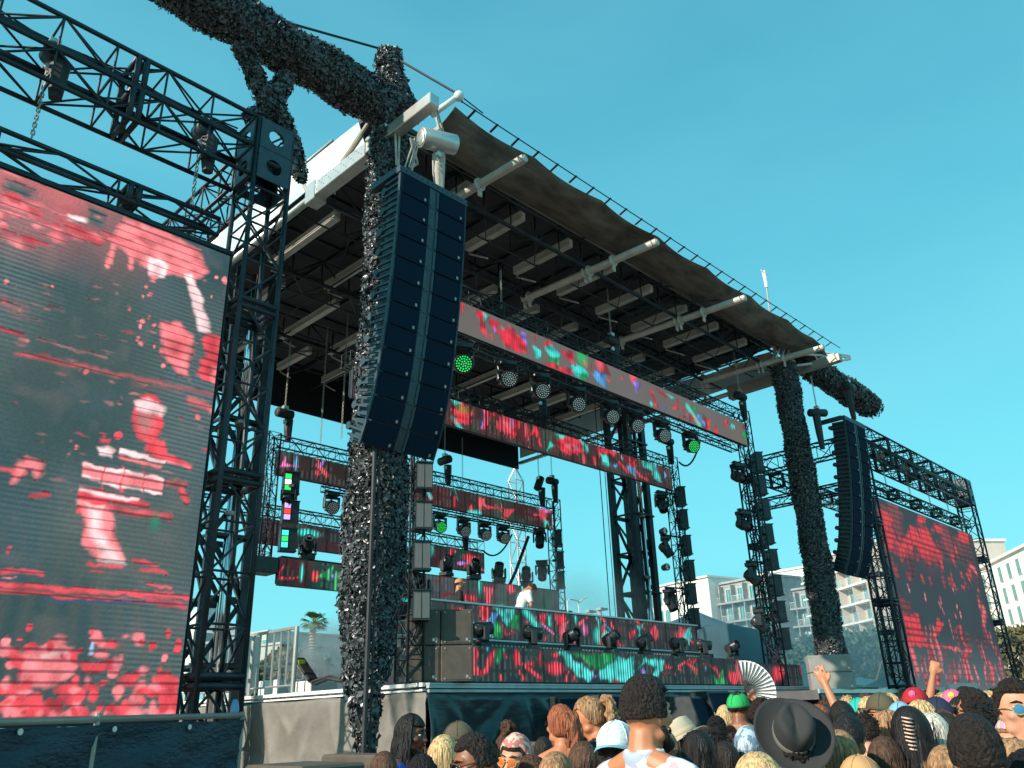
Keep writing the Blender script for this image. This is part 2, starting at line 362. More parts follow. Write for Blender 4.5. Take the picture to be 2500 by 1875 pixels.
P(Z2((720, 1220), (1005, 1290), (1000, 1312), (722, 1250)), WH, .02); P(Z2((722, 1262), (985, 1320), (980, 1340), (724, 1285)), PK, .02); P(Z2((1010, 1290), (1145, 1325), (1140, 1340), (1010, 1310)), PK, .02, .8)
P(Z2((500, 1305), (975, 1392), (970, 1490), (495, 1402)), PK, .02); P(Z2((500, 1308), (975, 1394), (974, 1410), (500, 1325)), WH, .02); P(Z2((495, 1385), (970, 1475), (968, 1492), (495, 1402)), WH, .02)
for x in (620, 735, 860): cv.line(*Z2((x, 1325), (x - 5, 1475)), .008, RD)
P(Z2((485, 1450), (600, 1460), (830, 1515), (900, 1545), (890, 1570), (660, 1530), (660, 1640), (455, 1600)), RD, .03); P(Z2((485, 1450), (830, 1510), (820, 1530), (484, 1475)), WH, .02, .8); P(Z2((460, 1530), (640, 1560), (640, 1590), (460, 1560)), WH, .03, .9)
P(Z2((90, 1310), (150, 1265), (265, 1300), (272, 1345), (255, 1390), (205, 1395), (200, 1340), (150, 1330), (115, 1400), (70, 1430)), PK, .05, .9); cv.line(*Z2((190, 1490), (290, 1500)), .03, RD, .7); cv.line(*Z2((0, 1345), (90, 1355)), .03, RD, .6)
cv.line(*Z2((1000, 1420), (1100, 1440)), .05, (190, 80, 80), .6); cv.line(*Z2((1080, 1470), (1110, 1530)), .035, RD, .8)
P(Z3((465, 60), (670, 105), (680, 280), (755, 400), (580, 400), (500, 340), (520, 200)), PK, .05); P(Z3((545, 90), (620, 110), (590, 240), (680, 350), (750, 420), (600, 400), (545, 250)), WH, .08, .8); cv.line(*Z3((680, 100), (1010, 155)), .045, (210, 84, 92), .9)
cv.ell(*Z3((930, 180))[0], .09, .14, (40, 130, 100), .8, .8)
for a, b, wd, c in (((0, 465), (260, 490), .022, RD), ((0, 512), (80, 515), .008, PK), ((0, 562), (1125, 637), .028, RD), ((0, 600), (860, 665), .022, (200, 70, 74)), ((860, 655), (1110, 690), .035, (190, 66, 84)), ((840, 462), (985, 482), .02, RD), ((880, 550), (1025, 565), .016, RD), ((520, 430), (740, 445), .018, RD), ((540, 475), (620, 480), .012, RD), ((810, 410), (940, 440), .02, RD), ((940, 595), (1030, 600), .015, (190, 70, 74)), ((270, 655), (860, 665), .02, (60, 80, 110))): cv.line(*Z3(a, b), wd, c, .9)
for x, y, a, b, c in ((30, 950, 70, 35, PK), (190, 940, 55, 40, RD), (340, 950, 115, 40, PK), (565, 845, 42, 26, RD), (565, 890, 35, 30, (214, 120, 130)), (560, 1065, 80, 30, RD), (685, 1085, 34, 45, PK), (150, 1300, 175, 75, RD), (90, 1270, 90, 30, PK), (440, 1255, 45, 35, RD), (430, 1330, 70, 25, PK), (180, 820, 25, 22, RD), (120, 882, 22, 12, RD), (1070, 930, 30, 50, RD), (990, 1000, 20, 40, PK), (20, 1180, 30, 45, RD), (70, 1230, 25, 40, PK), (60, 1035, 35, 30, PK), (60, 340, 12, 18, RD), (50, 372, 12, 14, RD), (675, 1310, 14, 24, RD)):
    p, q = Z3((x - a, y), (x + a, y)); r_, s_ = Z3((x, y - b), (x, y + b)); cv.ell(*Z3((x, y))[0], abs(q[0] - p[0]) / 2, abs(r_[1] - s_[1]) / 2, c, .25)
P(Z3((95, 975), (230, 960), (450, 935), (455, 1000), (430, 1100), (320, 1170), (110, 1165), (120, 1100)), PK, .05); P(Z3((240, 980), (420, 950), (420, 970), (250, 1010)), WH, .04, .7)
P(Z3((920, 1100), (990, 1110), (1075, 1120), (1062, 1340), (935, 1340), (975, 1250), (925, 1190)), RD, .04); cv.line(*Z3((560, 920), (550, 975)), .02, (180, 200, 240))
rq = random.Random(77)
for k in range(110):
    q_ = Z3((rq.uniform(0, 1060), 1340 - 480 * rq.random() ** 1.6))[0]; cv.ell(*q_, rq.uniform(.03, .10), rq.uniform(.03, .09), rq.choice([RD, PK, (200, 60, 70), (234, 130, 138)]), .4, rq.uniform(.4, .95))
for k in range(60):
    q_ = Z1((rq.uniform(0, 900), 1040 + rq.uniform(0, 420)))[0]; cv.ell(*q_, rq.uniform(.04, .22), rq.uniform(.02, .07), rq.choice([RD, PK, (190, 90, 96)]), .5, rq.uniform(.3, .8))
for k in range(80):
    q_ = Z2((rq.uniform(0, 1250), rq.uniform(150, 1500)))[0]; cv.ell(*q_, rq.uniform(.02, .10), rq.uniform(.01, .03), rq.choice([RD, (190, 120, 120), (150, 110, 112)]), .5, rq.uniform(.2, .6))
cv.flat(); hot = np.clip((np.abs(cv.c - before).sum(-1) - .1) * 4, 0, 1); cv.c *= (1 - hot * (.42 - 1.0 * cv.noise(9, 31)) * .9)[..., None].clip(.3, 1.5)
lit = np.abs(cv.c - before).sum(-1) > .12
sc_ = np.where((np.sin((cv.W * 1.0) * 2 * PI / .098) > .84), .38, 1.) ; cv.c = np.where(lit[..., None], cv.c * sc_[..., None], cv.c)
gr = (RNG.random(cv.U.shape) - .5) * .25 + 1; cv.c *= gr[..., None]
vw = thing('video_wall', 'huge outdoor video wall left of the stage showing red figures on a grey picture', 'video wall', (-.475, YS, 1.87), 0)
cv.mesh('screen', lambda u, v: (u, YS, v), 'led_wall', vw)
m = MB(); m.box2((-4.94, YS + .01, 1.85), (3.985, YS + .12, 7.29)); m.build('cabinet_back', 'black_paint', vw)
m = MB(); m.box2((-4.96, YS - .01, 7.292), (4.0, YS + .13, 7.35)); m.box2((-4.96, YS - .01, 1.80), (4.0, YS + .13, 1.848)); m.box2((3.987, YS - .006, 1.85), (4.003, YS + .125, 7.29)); m.build('frame', 'black_steel', vw)
m = MB()
for k in range(8): x = -4.6 + k * 1.2; m.bar((x, YS + .2, 0), (x, YS + .2, 1.8), .06, .06)
m.box2((-4.9, YS + .16, .9), (3.9, YS + .2, .95)); m.build('leg', 'alu_dull', vw)

# ------------------------------------------------------------ right video wall
us = np.linspace(24.2, 33.1, 190); vs = np.linspace(2.15, 7.47, 130); cv = Canvas(us, vs); cv.c[:] = srgb(50, 48, 54)
def yy(ox, oy, sc, pts): return [(lambda p: (p.x, p.z))(onY(ox + x * sc, oy + y * sc, YS)) for x, y in pts]
ZA = lambda *p: yy(1800, 850, .31646, p); ZB = lambda *p: yy(1800, 1350, .31646, p); P = cv.poly
cv.blend((cv.noise(1.5, 4) - .3) * .9, (44, 58, 60)); cv.blend(np.clip((cv.noise(.9, 9) - .45) * 2, 0, 1) * np.clip((cv.W - 5.5) / 1.6, 0, 1), (150, 60, 66))
cv.blend(np.clip((3.8 - cv.W) / 1.6, 0, 1) * .4, (110, 130, 135))
RB = (214, 52, 62); cv.warp(.22, 2.2, 5)
P(ZA((1080, 1250), (1160, 1255), (1200, 1320), (1190, 1400), (1250, 1440), (1260, 1520), (1340, 1380), (1480, 1410), (1500, 1480), (1560, 1560), (1545, 1630), (1450, 1640), (1380, 1540), (1320, 1600), (1270, 1600), (1190, 1560), (1160, 1620)), RB, .12)
P(ZA((1380, 1290), (1460, 1320), (1460, 1370), (1380, 1350)), RB, .1); P(ZA((1520, 1350), (1570, 1370), (1585, 1430), (1530, 1420)), RB, .1); P(ZA((1700, 1400), (1780, 1430), (1780, 1500), (1705, 1480)), RB, .1)
P(ZA((1070, 1190), (1250, 1230), (1270, 1310), (1120, 1240)), (120, 66, 66), .15)
cv.ell(*ZB((1330, 100))[0], .5, .5, (80, 40, 46), .6); P(ZB((1200, 0), (1560, 0), (1560, 40), (1480, 110), (1430, 30), (1300, 60)), (170, 44, 54), .15, .8)
P(ZB((1265, 450), (1330, 470), (1380, 540), (1365, 480), (1395, 475), (1420, 600), (1465, 690), (1310, 700)), RB, .07); P(ZB((1230, 340), (1340, 380), (1330, 450), (1260, 430)), (120, 46, 52), .15)
P(ZB((1545, 505), (1590, 530), (1560, 600), (1530, 685), (1510, 680), (1525, 600)), RB, .06)
for a, b, wd in (((1710, 560), (1730, 640), .12), ((1730, 640), (1775, 720), .08), ((1775, 740), (1750, 820), .13), ((1780, 850), (1815, 980), .12), ((1310, 700), (1650, 720), .05), ((1640, 730), (1810, 760), .04), ((1860, 300), (1870, 420), .12), ((1900, 420), (1900, 540), .2), ((1890, 560), (1950, 690), .06), ((1340, 710), (1390, 930), .12), ((1490, 770), (1530, 910), .07), ((1450, 960), (1470, 1030), .1), ((1540, 980), (1560, 1040), .2), ((1630, 900), (1650, 1000), .05), ((1900, 840), (1910, 950), .06), ((1970, 880), (1980, 980), .12), ((1800, 90), (1850, 160), .15), ((1990, 720), (2000, 780), .08)):
    cv.line(*ZB(a, b), wd, RB if (a[0] // 10) % 2 else (232, 100, 108), .9)
for x, y in ((1455, 350), (1580, 370), (1590, 440), (1665, 270), (1330, 280), (1680, 470), (1720, 470), (1690, 410), (1560, 390), (1360, 930), (1420, 900), (1780, 940), (1995, 870), (1860, 940), (1690, 1010), (2030, 990)): cv.ell(*ZB((x, y))[0], .09, .14, (236, 130, 136), .6, .9)
rq = random.Random(5)
for k in range(60):
    x_ = rq.uniform(24.4, 33); z_ = 2.2 + 1.5 * rq.random() ** 1.5; cv.line((x_, z_), (x_ + rq.uniform(-.1, .1), z_ + rq.uniform(.1, .7)), rq.uniform(.04, .10), rq.choice([RB, (232, 110, 118), (150, 40, 50)]), rq.uniform(.5, .95))
for k in range(50):
    x_ = rq.uniform(24.3, 32); z_ = rq.uniform(5.3, 7.3); cv.poly([(x_, z_), (x_ + rq.uniform(.1, .5), z_ + .05), (x_ + .3, z_ - rq.uniform(.1, .5)), (x_ + .05, z_ - .2)], rq.choice([RB, (150, 50, 58), (60, 50, 56)]), .08, .8)
cv.flat(); red = cv.c[..., 0] > cv.c[..., 1] * 2.2; g_ = np.where((np.sin(cv.W * 2 * PI / .17) > .55) | (np.sin(cv.U * 2 * PI / .5) > .93), .35, 1.) ; cv.c = np.where(red[..., None], cv.c * g_[..., None], cv.c)
vw2 = thing('video_wall', 'distant video wall right of the stage showing red building shapes and raised arms', 'video wall', (28.6, YS, 2.15), 0)
cv.mesh('screen', lambda u, v: (u, YS, v), 'led_wall', vw2)
m = MB(); m.box2((24.16, YS + .01, 2.1), (33.14, YS + .12, 7.5)); m.build('cabinet_back', 'black_paint', vw2)

# ------------------------------------------------------------ LED strips
RD2, PK2, TL2, GR2, BL2, VI2, OR2 = (232, 44, 66), (240, 96, 118), (70, 214, 206), (30, 150, 78), (90, 170, 235), (160, 130, 240), (150, 110, 50)
QA, QD, Q5 = (1100, 600, .4521), (1150, 1400, .18083), (1200, 1350, .31646)
S1 = [(QA, RD2, p) for p in ([(40,300),(75,330),(60,365)], [(130,345),(170,355),(185,420),(200,500),(175,470),(160,400)], [(200,380),(260,400),(265,470),(240,450),(215,440)], [(270,450),(330,440),(350,480),(410,520),(405,580),(340,560),(280,510)], [(590,560),(640,570),(670,590),(665,640),(620,600)], [(500,525),(545,520),(560,560),(520,570)], [(510,620),(600,650),(680,690),(640,700),(530,650)], [(925,700),(937,710),(930,730)], [(1075,765),(1090,775),(1115,870),(1100,860)], [(1115,780),(1150,795),(1170,815),(1130,800)], [(1200,880),(1225,830),(1220,870),(1275,885)], [(1230,940),(1290,900),(1260,930)], [(1300,900),(1315,940),(1290,945)], [(1388,940),(1400,945),(1396,1000),(1384,985)], [(1420,1010),(1430,960),(1450,1015),(1440,1030)], [(1478,940),(1500,950),(1498,975),(1480,965)], [(210,470),(230,480),(240,520)], [(720,610),(740,640),(735,660)], [(760,640),(775,690),(768,700)], [(440,490),(460,495),(450,510)])]
S1 += [(QA, TL2, p) for p in ([(172,355),(190,365),(188,415),(178,405)], [(435,530),(480,560),(490,610),(455,600)], [(505,545),(550,535),(585,570),(590,600),(540,610)], [(640,640),(700,650),(742,695),(740,722),(690,710),(650,680)], [(1165,800),(1205,815),(1200,825),(1170,810)], [(1515,970),(1540,975),(1538,990),(1515,985)])] + [(QA, GR2, p) for p in ([(525,590),(590,600),(575,632),(535,615)], [(690,690),(735,690),(738,722),(700,715)], [(1308,862),(1335,870),(1330,895),(1310,890)], [(1570,1000),(1598,1010),(1596,1060),(1575,1030)])] + [(QA, BL2, p) for p in ([(782,670),(840,700),(850,770),(800,750),(780,720)], [(1330,920),(1345,910),(1375,960),(1370,975)])] + [(QA, VI2, p) for p in ([(375,450),(410,470),(415,530),(385,500)], [(985,730),(1025,745),(1008,790),(995,760)], [(1143,895),(1158,850),(1162,855),(1150,895)], [(230,430),(245,440),(240,470)])]
S2 = [(QA, RD2, p) for p in ([(0,880),(90,870),(125,900),(110,962),(40,950)], [(140,850),(230,870),(255,905),(215,930),(200,1000),(170,985),(175,900)], [(250,930),(330,905),(388,945),(370,1000),(330,1045),(260,990)], [(405,1070),(440,975),(460,960),(500,1090),(480,1080),(450,1000)], [(570,1060),(640,1020),(705,1050),(725,1110),(640,1135),(590,1100)], [(785,1075),(920,1112),(880,1142),(810,1110),(800,1150)], [(960,1145),(1005,1160),(1000,1195),(975,1190)], [(0,930),(60,950),(20,955)], [(650,1040),(720,1080),(700,1100)], [(985,1240),(1005,1250),(1000,1265)])] + [(QA, TL2, p) for p in ([(0,812),(50,825),(60,860),(10,865)], [(560,1005),(625,1030),(600,1050)], [(700,1050),(748,1080),(745,1115),(715,1100)], [(802,1118),(850,1138),(868,1195),(825,1175)], [(1030,1155),(1110,1180),(1142,1285),(1100,1262),(1080,1210),(1040,1200)], [(920,1125),(935,1140),(930,1160)])] + [(QA, OR2, [(15,860),(120,880),(110,905),(40,900)]), (QA, BL2, [(885,1185),(905,1185),(900,1200),(885,1198)]), (QA, BL2, [(943,1178),(995,1200),(1002,1245),(970,1225)]), (QA, BL2, [(1150,1220),(1165,1235),(1160,1265)]), (QA, VI2, [(176,890),(184,892),(176,985),(166,980)]), (QA, VI2, [(315,930),(335,925),(330,960)]), (QA, PK2, [(280,950),(320,940),(340,980),(310,1010)]), (QA, PK2, [(620,1070),(680,1070),(690,1110),(640,1110)])]
S3 = [(QD, RD2, p) for p in ([(110,440),(245,450),(240,660),(150,640),(90,560)], [(430,690),(450,850),(600,790),(560,760),(520,830),(470,830)], [(870,570),(900,580),(895,640),(880,620)], [(940,590),(1010,545),(1000,630),(950,650)], [(1125,555),(1270,560),(1240,720),(1170,770)], [(1740,720),(1780,720),(1770,970),(1740,965)], [(1885,640),(1912,640),(1960,880),(2065,985),(2010,990),(1900,800)], [(215,700),(270,690),(270,790),(225,770)], [(1530,600),(1580,605),(1555,650)], [(990,850),(1010,840),(985,910),(970,900)], [(800,740),(815,750),(770,830),(755,820)], [(-250,440),(-120,450),(-100,640),(-220,640)])] + [(QD, TL2, p) for p in ([(310,460),(600,480),(560,600),(490,700),(400,560)], [(-120,640),(0,620),(120,680),(270,770),(300,870),(0,800)], [(1020,545),(1080,555),(1060,700),(1030,680)], [(1380,570),(1412,570),(1405,700),(1390,680)])] + [(QD, GR2, p) for p in ([(290,640),(400,700),(430,860),(330,855)], [(560,560),(620,560),(640,760),(520,700)])] + [(QD, PK2, [(1170,765),(1320,620),(1290,760),(1190,910)]), (QD, PK2, [(1805,700),(1820,700),(1832,970),(1815,965)]), (QD, PK2, [(735,640),(760,650),(790,700),(760,690)]), (QD, BL2, [(200,650),(290,560),(375,540),(330,700)]), (QD, BL2, [(1408,760),(1465,905),(1420,890)]), (QD, BL2, [(1795,650),(1820,660),(1875,775),(1855,770)])]
S3 += [(Q5, TL2, [(1108,545),(1172,550),(1150,620),(1168,715),(1145,705),(1130,600)]), (Q5, RD2, [(1050,620),(1110,590),(1095,640),(1060,660)]), (Q5, RD2, [(975,570),(995,580),(1000,640)]), (Q5, PK2, [(1450,580),(1478,590),(1466,642)]), (Q5, TL2, [(1470,650),(1535,580),(1542,640),(1520,722),(1505,665)])]
S4 = [(QD, RD2, p) for p in ([(0,1000),(85,1005),(60,1200),(110,1320),(190,1240),(280,1100),(310,1020),(325,1100),(260,1290),(130,1400),(20,1330)], [(-160,1000),(0,1000),(30,1380),(-160,1370)], [(425,1090),(465,1095),(460,1160),(430,1150)], [(570,1075),(605,1075),(600,1120),(575,1115)], [(630,1160),(655,1190),(860,1200),(860,1225),(640,1222)], [(635,1280),(660,1290),(735,1450),(700,1445)], [(930,1055),(958,1060),(955,1250),(938,1245)], [(900,1380),(945,1390),(940,1455),(905,1450)], [(1080,1070),(1180,1080),(1200,1130),(1120,1150)], [(1250,1460),(1320,1290),(1335,1300),(1280,1460)], [(1360,1460),(1410,1360),(1415,1380),(1385,1460)], [(370,1400),(415,1370),(415,1450),(375,1450)])] + [(QD, GR2, [(330,1030),(412,1050),(400,1170),(350,1175)]), (QD, GR2, [(1370,1080),(1600,1085),(1960,1110),(1910,1230),(1700,1300),(1550,1180)]), (QD, TL2, [(430,1020),(475,1030),(470,1085)]), (QD, TL2, [(1205,1080),(1290,1085),(1400,1170),(1600,1290),(1645,1380),(1600,1445),(1430,1390),(1280,1240)]), (QD, TL2, [(1735,1320),(1900,1230),(1990,1130),(2195,1125),(2200,1420),(2000,1445),(1720,1435)]), (QD, VI2, [(1640,1385),(1755,1390),(1755,1410),(1640,1405)]), (QD, BL2, [(215,1020),(250,1020),(245,1080)])]
S4 += [(Q5, VI2, [(1155,890),(1185,900),(1205,985),(1170,975)]), (Q5, TL2, [(1135,880),(1180,828),(1335,818),(1325,900),(1240,992),(1220,960),(1270,880),(1200,858)]), (Q5, RD2, [(1330,865),(1395,885),(1390,900),(1340,890)]), (Q5, RD2, [(1340,925),(1375,940),(1340,935)]), (Q5, RD2, [(1535,845),(1578,835),(1570,865),(1540,870)]), (Q5, RD2, [(1690,870),(1730,880),(1765,935),(1755,955),(1735,900)]), (Q5, BL2, [(1635,870),(1655,875),(1650,925)]), (Q5, GR2, [(1700,930),(1755,965),(1780,895),(1815,1005),(1740,1012),(1715,990)]), (Q5, PK2, [(1405,920),(1425,922),(1420,935)]), (Q5, OR2, [(1545,910),(1580,920),(1570,960)]), (Q5, RD2, [(1625,850),(1660,860),(1655,870)])]
def strip(x0, x1, z0, z1, Y, label, seed, base=(40, 44, 46), dens=1., slat=.045, gaps=True, step=.02, shapes=()):
    nx = int((x1 - x0) / step); us = np.linspace(x0, x1, nx); vs = np.linspace(z0, z1, 22); cv = Canvas(us, vs); cv.c[:] = srgb(base)
    rg = random.Random(seed); W_ = x1 - x0; H_ = z1 - z0; plain = not slat
    pal = [((232, 44, 66), 7), ((238, 80, 96), 3), ((56, 214, 200), 3), ((40, 170, 96), 2), ((150, 130, 240), .8), ((236, 120, 190), .8), ((90, 180, 235), .8), ((110, 40, 44), 2)]
    if not plain: cv.blend((cv.noise(2.3, seed) - .52) * 1.5 * dens, (84, 22, 30)); cv.blend((cv.noise(1.7, seed + 1) - .6) * 1.6 * dens, (20, 84, 70)); cv.blend((cv.noise(4.7, seed + 2) - .5) * 1.2, (16, 18, 20))
    for k in range(int(W_ * 3.6 * dens)):
        c = rg.choices([p for p, _ in pal], [q for _, q in pal])[0]; u = rg.uniform(x0, x1); v = rg.uniform(z0, z1); ru = rg.uniform(.06, .42) * rg.random() + .05; rv = rg.uniform(.1, .5) * H_
        q = rg.random()
        if q < .4: cv.ell(u, v, ru, rv, c, .5, rg.uniform(.6, 1))
        elif q < .75:
            a = rg.uniform(-1, 1); cv.line((u, v), (u + a * .5, v + rg.uniform(-.6, .6) * H_), rg.uniform(.02, .09), c, .9)
        else:
            pts = [(u + rg.uniform(-.4, .4), v + rg.uniform(-.5, .5) * H_) for _ in range(4)]; cv.poly(pts, c, .04, .9)
    base_ = cv.c.copy()
    cv.warp(.10, 6, seed)
    for (ox, oy, sc), c, pts in shapes: cv.poly([(lambda p: (p.x, p.z))(onY(ox + a * sc, oy + b * sc, Y)) for a, b in pts], c, .05, .95)
    cv.flat(); hot = np.clip(np.abs(cv.c - base_).sum(-1) * 4, 0, 1); cv.c *= (1 - hot * (.70 - 1.1 * cv.noise(8, seed + 9)))[..., None].clip(.2, 1.5)
    if plain: sl = (np.sin(cv.U * 2 * PI / .055) > .2); cv.c = np.where((sl & (hot > .3))[..., None], cv.c * .62, cv.c); cv.c *= (1 - .12 * cv.noise(1.3, 4))[..., None]
    if slat:
        s = .5 + .5 * np.sin(cv.U * 2 * PI / slat); br = np.clip(cv.c.max(-1) / .25, 0, 1)
        cv.c *= (1 - (.72 * (s < .45)) * br)[..., None]; cv.c = np.where(((s > .9) & (cv.c.max(-1) > .3))[..., None], np.minimum(1, cv.c * 1.2 + .10), cv.c)
    if not plain:
        gr_ = (np.sin(cv.U * 2 * PI / .13) > .3) & (np.sin(cv.W * 2 * PI / .29 + 1) > -.75) & (cv.noise(3.1, seed + 7) > .42) & (cv.c.max(-1) < .12)
        cv.c = np.where(gr_[..., None], cv.c + np.array(srgb(58, 66, 64)) * (.35 + .5 * cv.noise(9, seed))[..., None], cv.c)
    if gaps and not plain:
        gx = (np.sin(cv.U * 2 * PI / .5) > .96); cv.c = np.where(gx[..., None], cv.c * .3, cv.c)
    t = thing('video_strip', label, 'video strip', ((x0 + x1) / 2, Y, z0), 0, 'LED video strips on the stage')
    cv.mesh('screen', lambda u, v: (u, Y, v), 'led_strip', t)
    m = MB(); m.box2((x0 - .01, Y + .01, z0 - .01), (x1 + .01, Y + .09, z1 + .01))
    for k in range(int(W_ / .5) + 1): m.box2((x0 + k * .5 - .02, Y + .09, z0 + .03), (x0 + k * .5 + .02, Y + .12, z1 - .03))
    m.build('cabinet_back', 'black_paint', t); return t
strip(8.1, 19.68, 8.42, 9.06, 10.1, 'front upper video strip high under the roof, the longest one with a grey background', 11, (100, 92, 88), .3, 0, shapes=S1)
strip(8.5, 19.50, 7.66, 8.27, 12.5, 'red and teal video strip hanging behind the front upper strip', 23, (66, 44, 42), .6, .05, shapes=S2)
strip(9.25, 18.78, 7.12, 7.70, 16.5, 'dark video strip with red streaks on the third portal above the row of five lamps', 31, (50, 38, 36), .9, .06)
strip(10.1, 14.25, 6.0, 6.62, 18.7, 'slatted see-through video strip on the left half of the rearmost truss', 41, (34, 40, 44), 1.0, .10)
strip(15.2, 17.95, 6.0, 6.62, 18.7, 'slatted see-through video strip on the right half of the rearmost truss', 44, (34, 36, 40), 1.2, .10)
strip(9.45, 11.6, 4.62, 5.22, 16.4, 'green and pink slatted video strip hanging low at the left rear of the stage', 47, (30, 34, 36), 1.1, .10)
strip(12.3, 18.75, 4.45, 5.25, 16.4, 'video strip right behind the disc jockey with red and teal stripes', 52, (64, 66, 70), 1.0, .10)
strip(8.55, 18.45, 3.17, 3.76, 11.6, 'upper riser video strip in front of the disc jockey', 61, (46, 46, 48), .6, .065, shapes=S3)
strip(8.95, 18.55, 2.32, 2.86, 10.14, 'lower riser video strip at the stage front edge below the row of floor lamps', 75, (34, 38, 38), .5, .075, shapes=S4)
strip(18.62, 20.9, 2.32, 2.80, 10.16, 'short dark video strip on the stage edge behind the open hand fan', 81, (30, 34, 38), .5, .075)

# ============================================================ stage deck, skirts, risers
t = thing('stage_deck', 'raised black stage deck with pale metal edge rail above the dark front skirt', 'stage', (14, 15, 0))
m = MB(); m.box2((8.45, 10.06, 1.9), (27.0, 21, 2.22)); m.build('deck_floor', 'deck', t)
m = MB(); m.box2((8.40, 9.985, 2.21), (27.0, 10.055, 2.255)); m.box2((8.40, 9.975, 2.257), (27.0, 10.07, 2.285)); m.box2((8.40, 9.98, 2.15), (27., 10.03, 2.19)); m.build('edge_rail', 'trim_grey', t)
m = MB(); m.box2((8.34, 10.075, 2.235), (8.445, 21, 2.29)); m.box2((8.345, 10.08, 2.17), (8.43, 21, 2.20)); m.build('side_rail', 'white_paint', t)
m = MB()
for x in np.arange(8.9, 27, 1.8):
    for y in (10.6, 14, 18): m.bar((x, y, 0), (x, y, 1.9), .08, .08)
m.build('leg', 'black_steel', t)
def cloth(name, label, A, B, z0, z1, mtl, amp, seed, cat='skirt', swag=0., nx=240, nz=30, normal=None):
    A, B = V(A), V(B); L = (B - A).length; d = (B - A).normalized(); nn = V((d.y, -d.x, 0)) if normal is None else V(normal)
    vs = []; 
    for j in range(nz + 1):
        t_ = j / nz; z = z1 + (z0 - z1) * t_
        for i in range(nx + 1):
            u = L * i / nx; p = (u / 2.1 + .35) % 1; fold = 0
            q = abs(p - .5) * 2.1 / 2
            # swags fan out from hanging points
            ang = (u - round(u / 2.1) * 2.1) / (t_ * 1.0 + .14)
            fold = (1 - 2 * abs(math.sin(ang * 1.7 + seed)) ** .6) * .62 * min(1, t_ * 2.6) + MN.noise(V((u * .9, t_ * 2.2, seed))) * .9 + MN.noise(V((u * 4, t_ * 3, seed + 5))) * .25
            p3 = A + d * u + nn * (amp * fold); vs.append((p3.x, p3.y, z - swag * (1 - (2 * ((u / 2.1) % 1) - 1) ** 2) * (1 - t_)))
    fs = [(j * (nx + 1) + i, j * (nx + 1) + i + 1, (j + 1) * (nx + 1) + i + 1, (j + 1) * (nx + 1) + i) for j in range(nz) for i in range(nx)]
    m = MB(); m.add(vs, fs); o = m.build(name, mtl, None, True); so_ = o.modifiers.new('thick', 'SOLIDIFY'); so_.thickness = .006; tag(o, label, cat); return o
cloth('stage_skirt', 'dark shiny drape hanging in swags from the stage front edge', (8.33, 9.95, 0), (27, 9.95, 0), .0, 2.13, 'scrim', .17, 3, swag=.035, nx=420)
cloth('stage_skirt', 'sunlit grey drape on the left side of the stage with lattice shadows on it', (8.33, 21.0, 0), (8.33, 9.95, 0), .0, 2.16, 'scrim_side', .10, 8, swag=.02, nx=260)
# risers behind the lower strips
t = thing('riser', 'black riser carrying the upper video strip and the mixing table', 'riser', (13.5, 13, 2.22))
m = MB(); m.box2((9.3, 11.72, 2.23), (18.5, 12.5, 3.02)); m.box2((12.0, 12.502, 2.23), (18.5, 15.2, 3.02)); m.build('body', 'black_paint', t)
m = MB(); m.box2((8.5, 11.55, 3.77), (18.5, 11.7, 3.80)); m.box2((8.5, 11.55, 3.10), (18.5, 11.58, 3.15)); m.build('trim', 'white_paint', t)
t = thing('stage_wing', 'low black platform in front of the right stage edge carrying the grey double speaker box', 'platform', (21.5, 9.3, 0))
m = MB(); m.box2((18.6, 8.72, 1.95), (25, 9.9, 2.15)); m.build('platform_top', 'deck', t)
m = MB(); m.box2((18.58, 8.68, 2.08), (25, 8.715, 2.17)); m.build('edge_rail', 'alu', t)
m = MB()
for x in (18.8, 20.8, 22.8, 24.8): m.bar((x, 8.9, 0), (x, 8.9, 1.95), .07, .07)
m.build('leg', 'black_steel', t)
cloth('stage_skirt', 'dark drape below the low platform at the right end of the stage', (18.6, 8.66, 0), (25, 8.66, 0), .0, 2.06, 'scrim', .06, 6, swag=.03, nx=150)
t = thing('light_shelf', 'long low shelf between the two riser video strips holding the floor lamps', 'shelf', (13.6, 10.6, 2.22))
m = MB(); m.box2((8.8, 10.26, 2.23), (18.6, 11.1, 2.84)); m.build('body', 'black_paint', t)
m = MB(); m.box2((8.8, 10.24, 2.845), (18.6, 11.12, 2.88)); m.build('top', 'alu_dull', t)
t = thing('light_bar', 'dotted blinder bar running along the shelf behind the floor lamps', 'light bar', (13.6, 11.3, 2.9))
m = MB(); m.box2((8.8, 11.2, 2.90), (18.5, 11.3, 3.08)); m.build('housing', 'black_paint', t)
m = MB()
for k in range(95): m.cyl((8.9 + k * .1, 11.17, 2.99), (8.9 + k * .1, 11.205, 2.99), .032, 8)
m.build('dotted_lens_panel', 'alu_dull', t)
# DJ table
t = thing('mixing_table', 'long mixing table with decks, partly hidden behind the upper riser video strip', 'table', (14.4, 12.9, 3.02))
m = MB(); m.box2((12.2, 12.75, 3.86), (16.8, 13.35, 3.92)); m.build('tabletop', 'black_paint', t)
for x in (12.3, 16.7):
    for y in (12.8, 13.3): m = MB(); m.bar((x, y, 3.02), (x, y, 3.86), .05, .05); m.build('leg', 'black_steel', t)
for i, x in enumerate((13.3, 14.0, 14.7)):
    t = thing('media_deck', ['black media player at the left end of the mixing table', 'black mixer in the middle of the mixing table in front of the disc jockey', 'black media player on the mixing table beside the silver stand'][i], 'deck', (x, 13.05, 3.92))
    m = MB(); m.box2((x - .17, 12.88, 3.92), (x + .17, 13.24, 4.0)); m.build('body', 'cabinet', t); m = MB(); m.cyl((x, 13.05, 4.0), (x, 13.05, 4.02), .1, 16); m.build('jog_wheel', 'alu_dull', t)
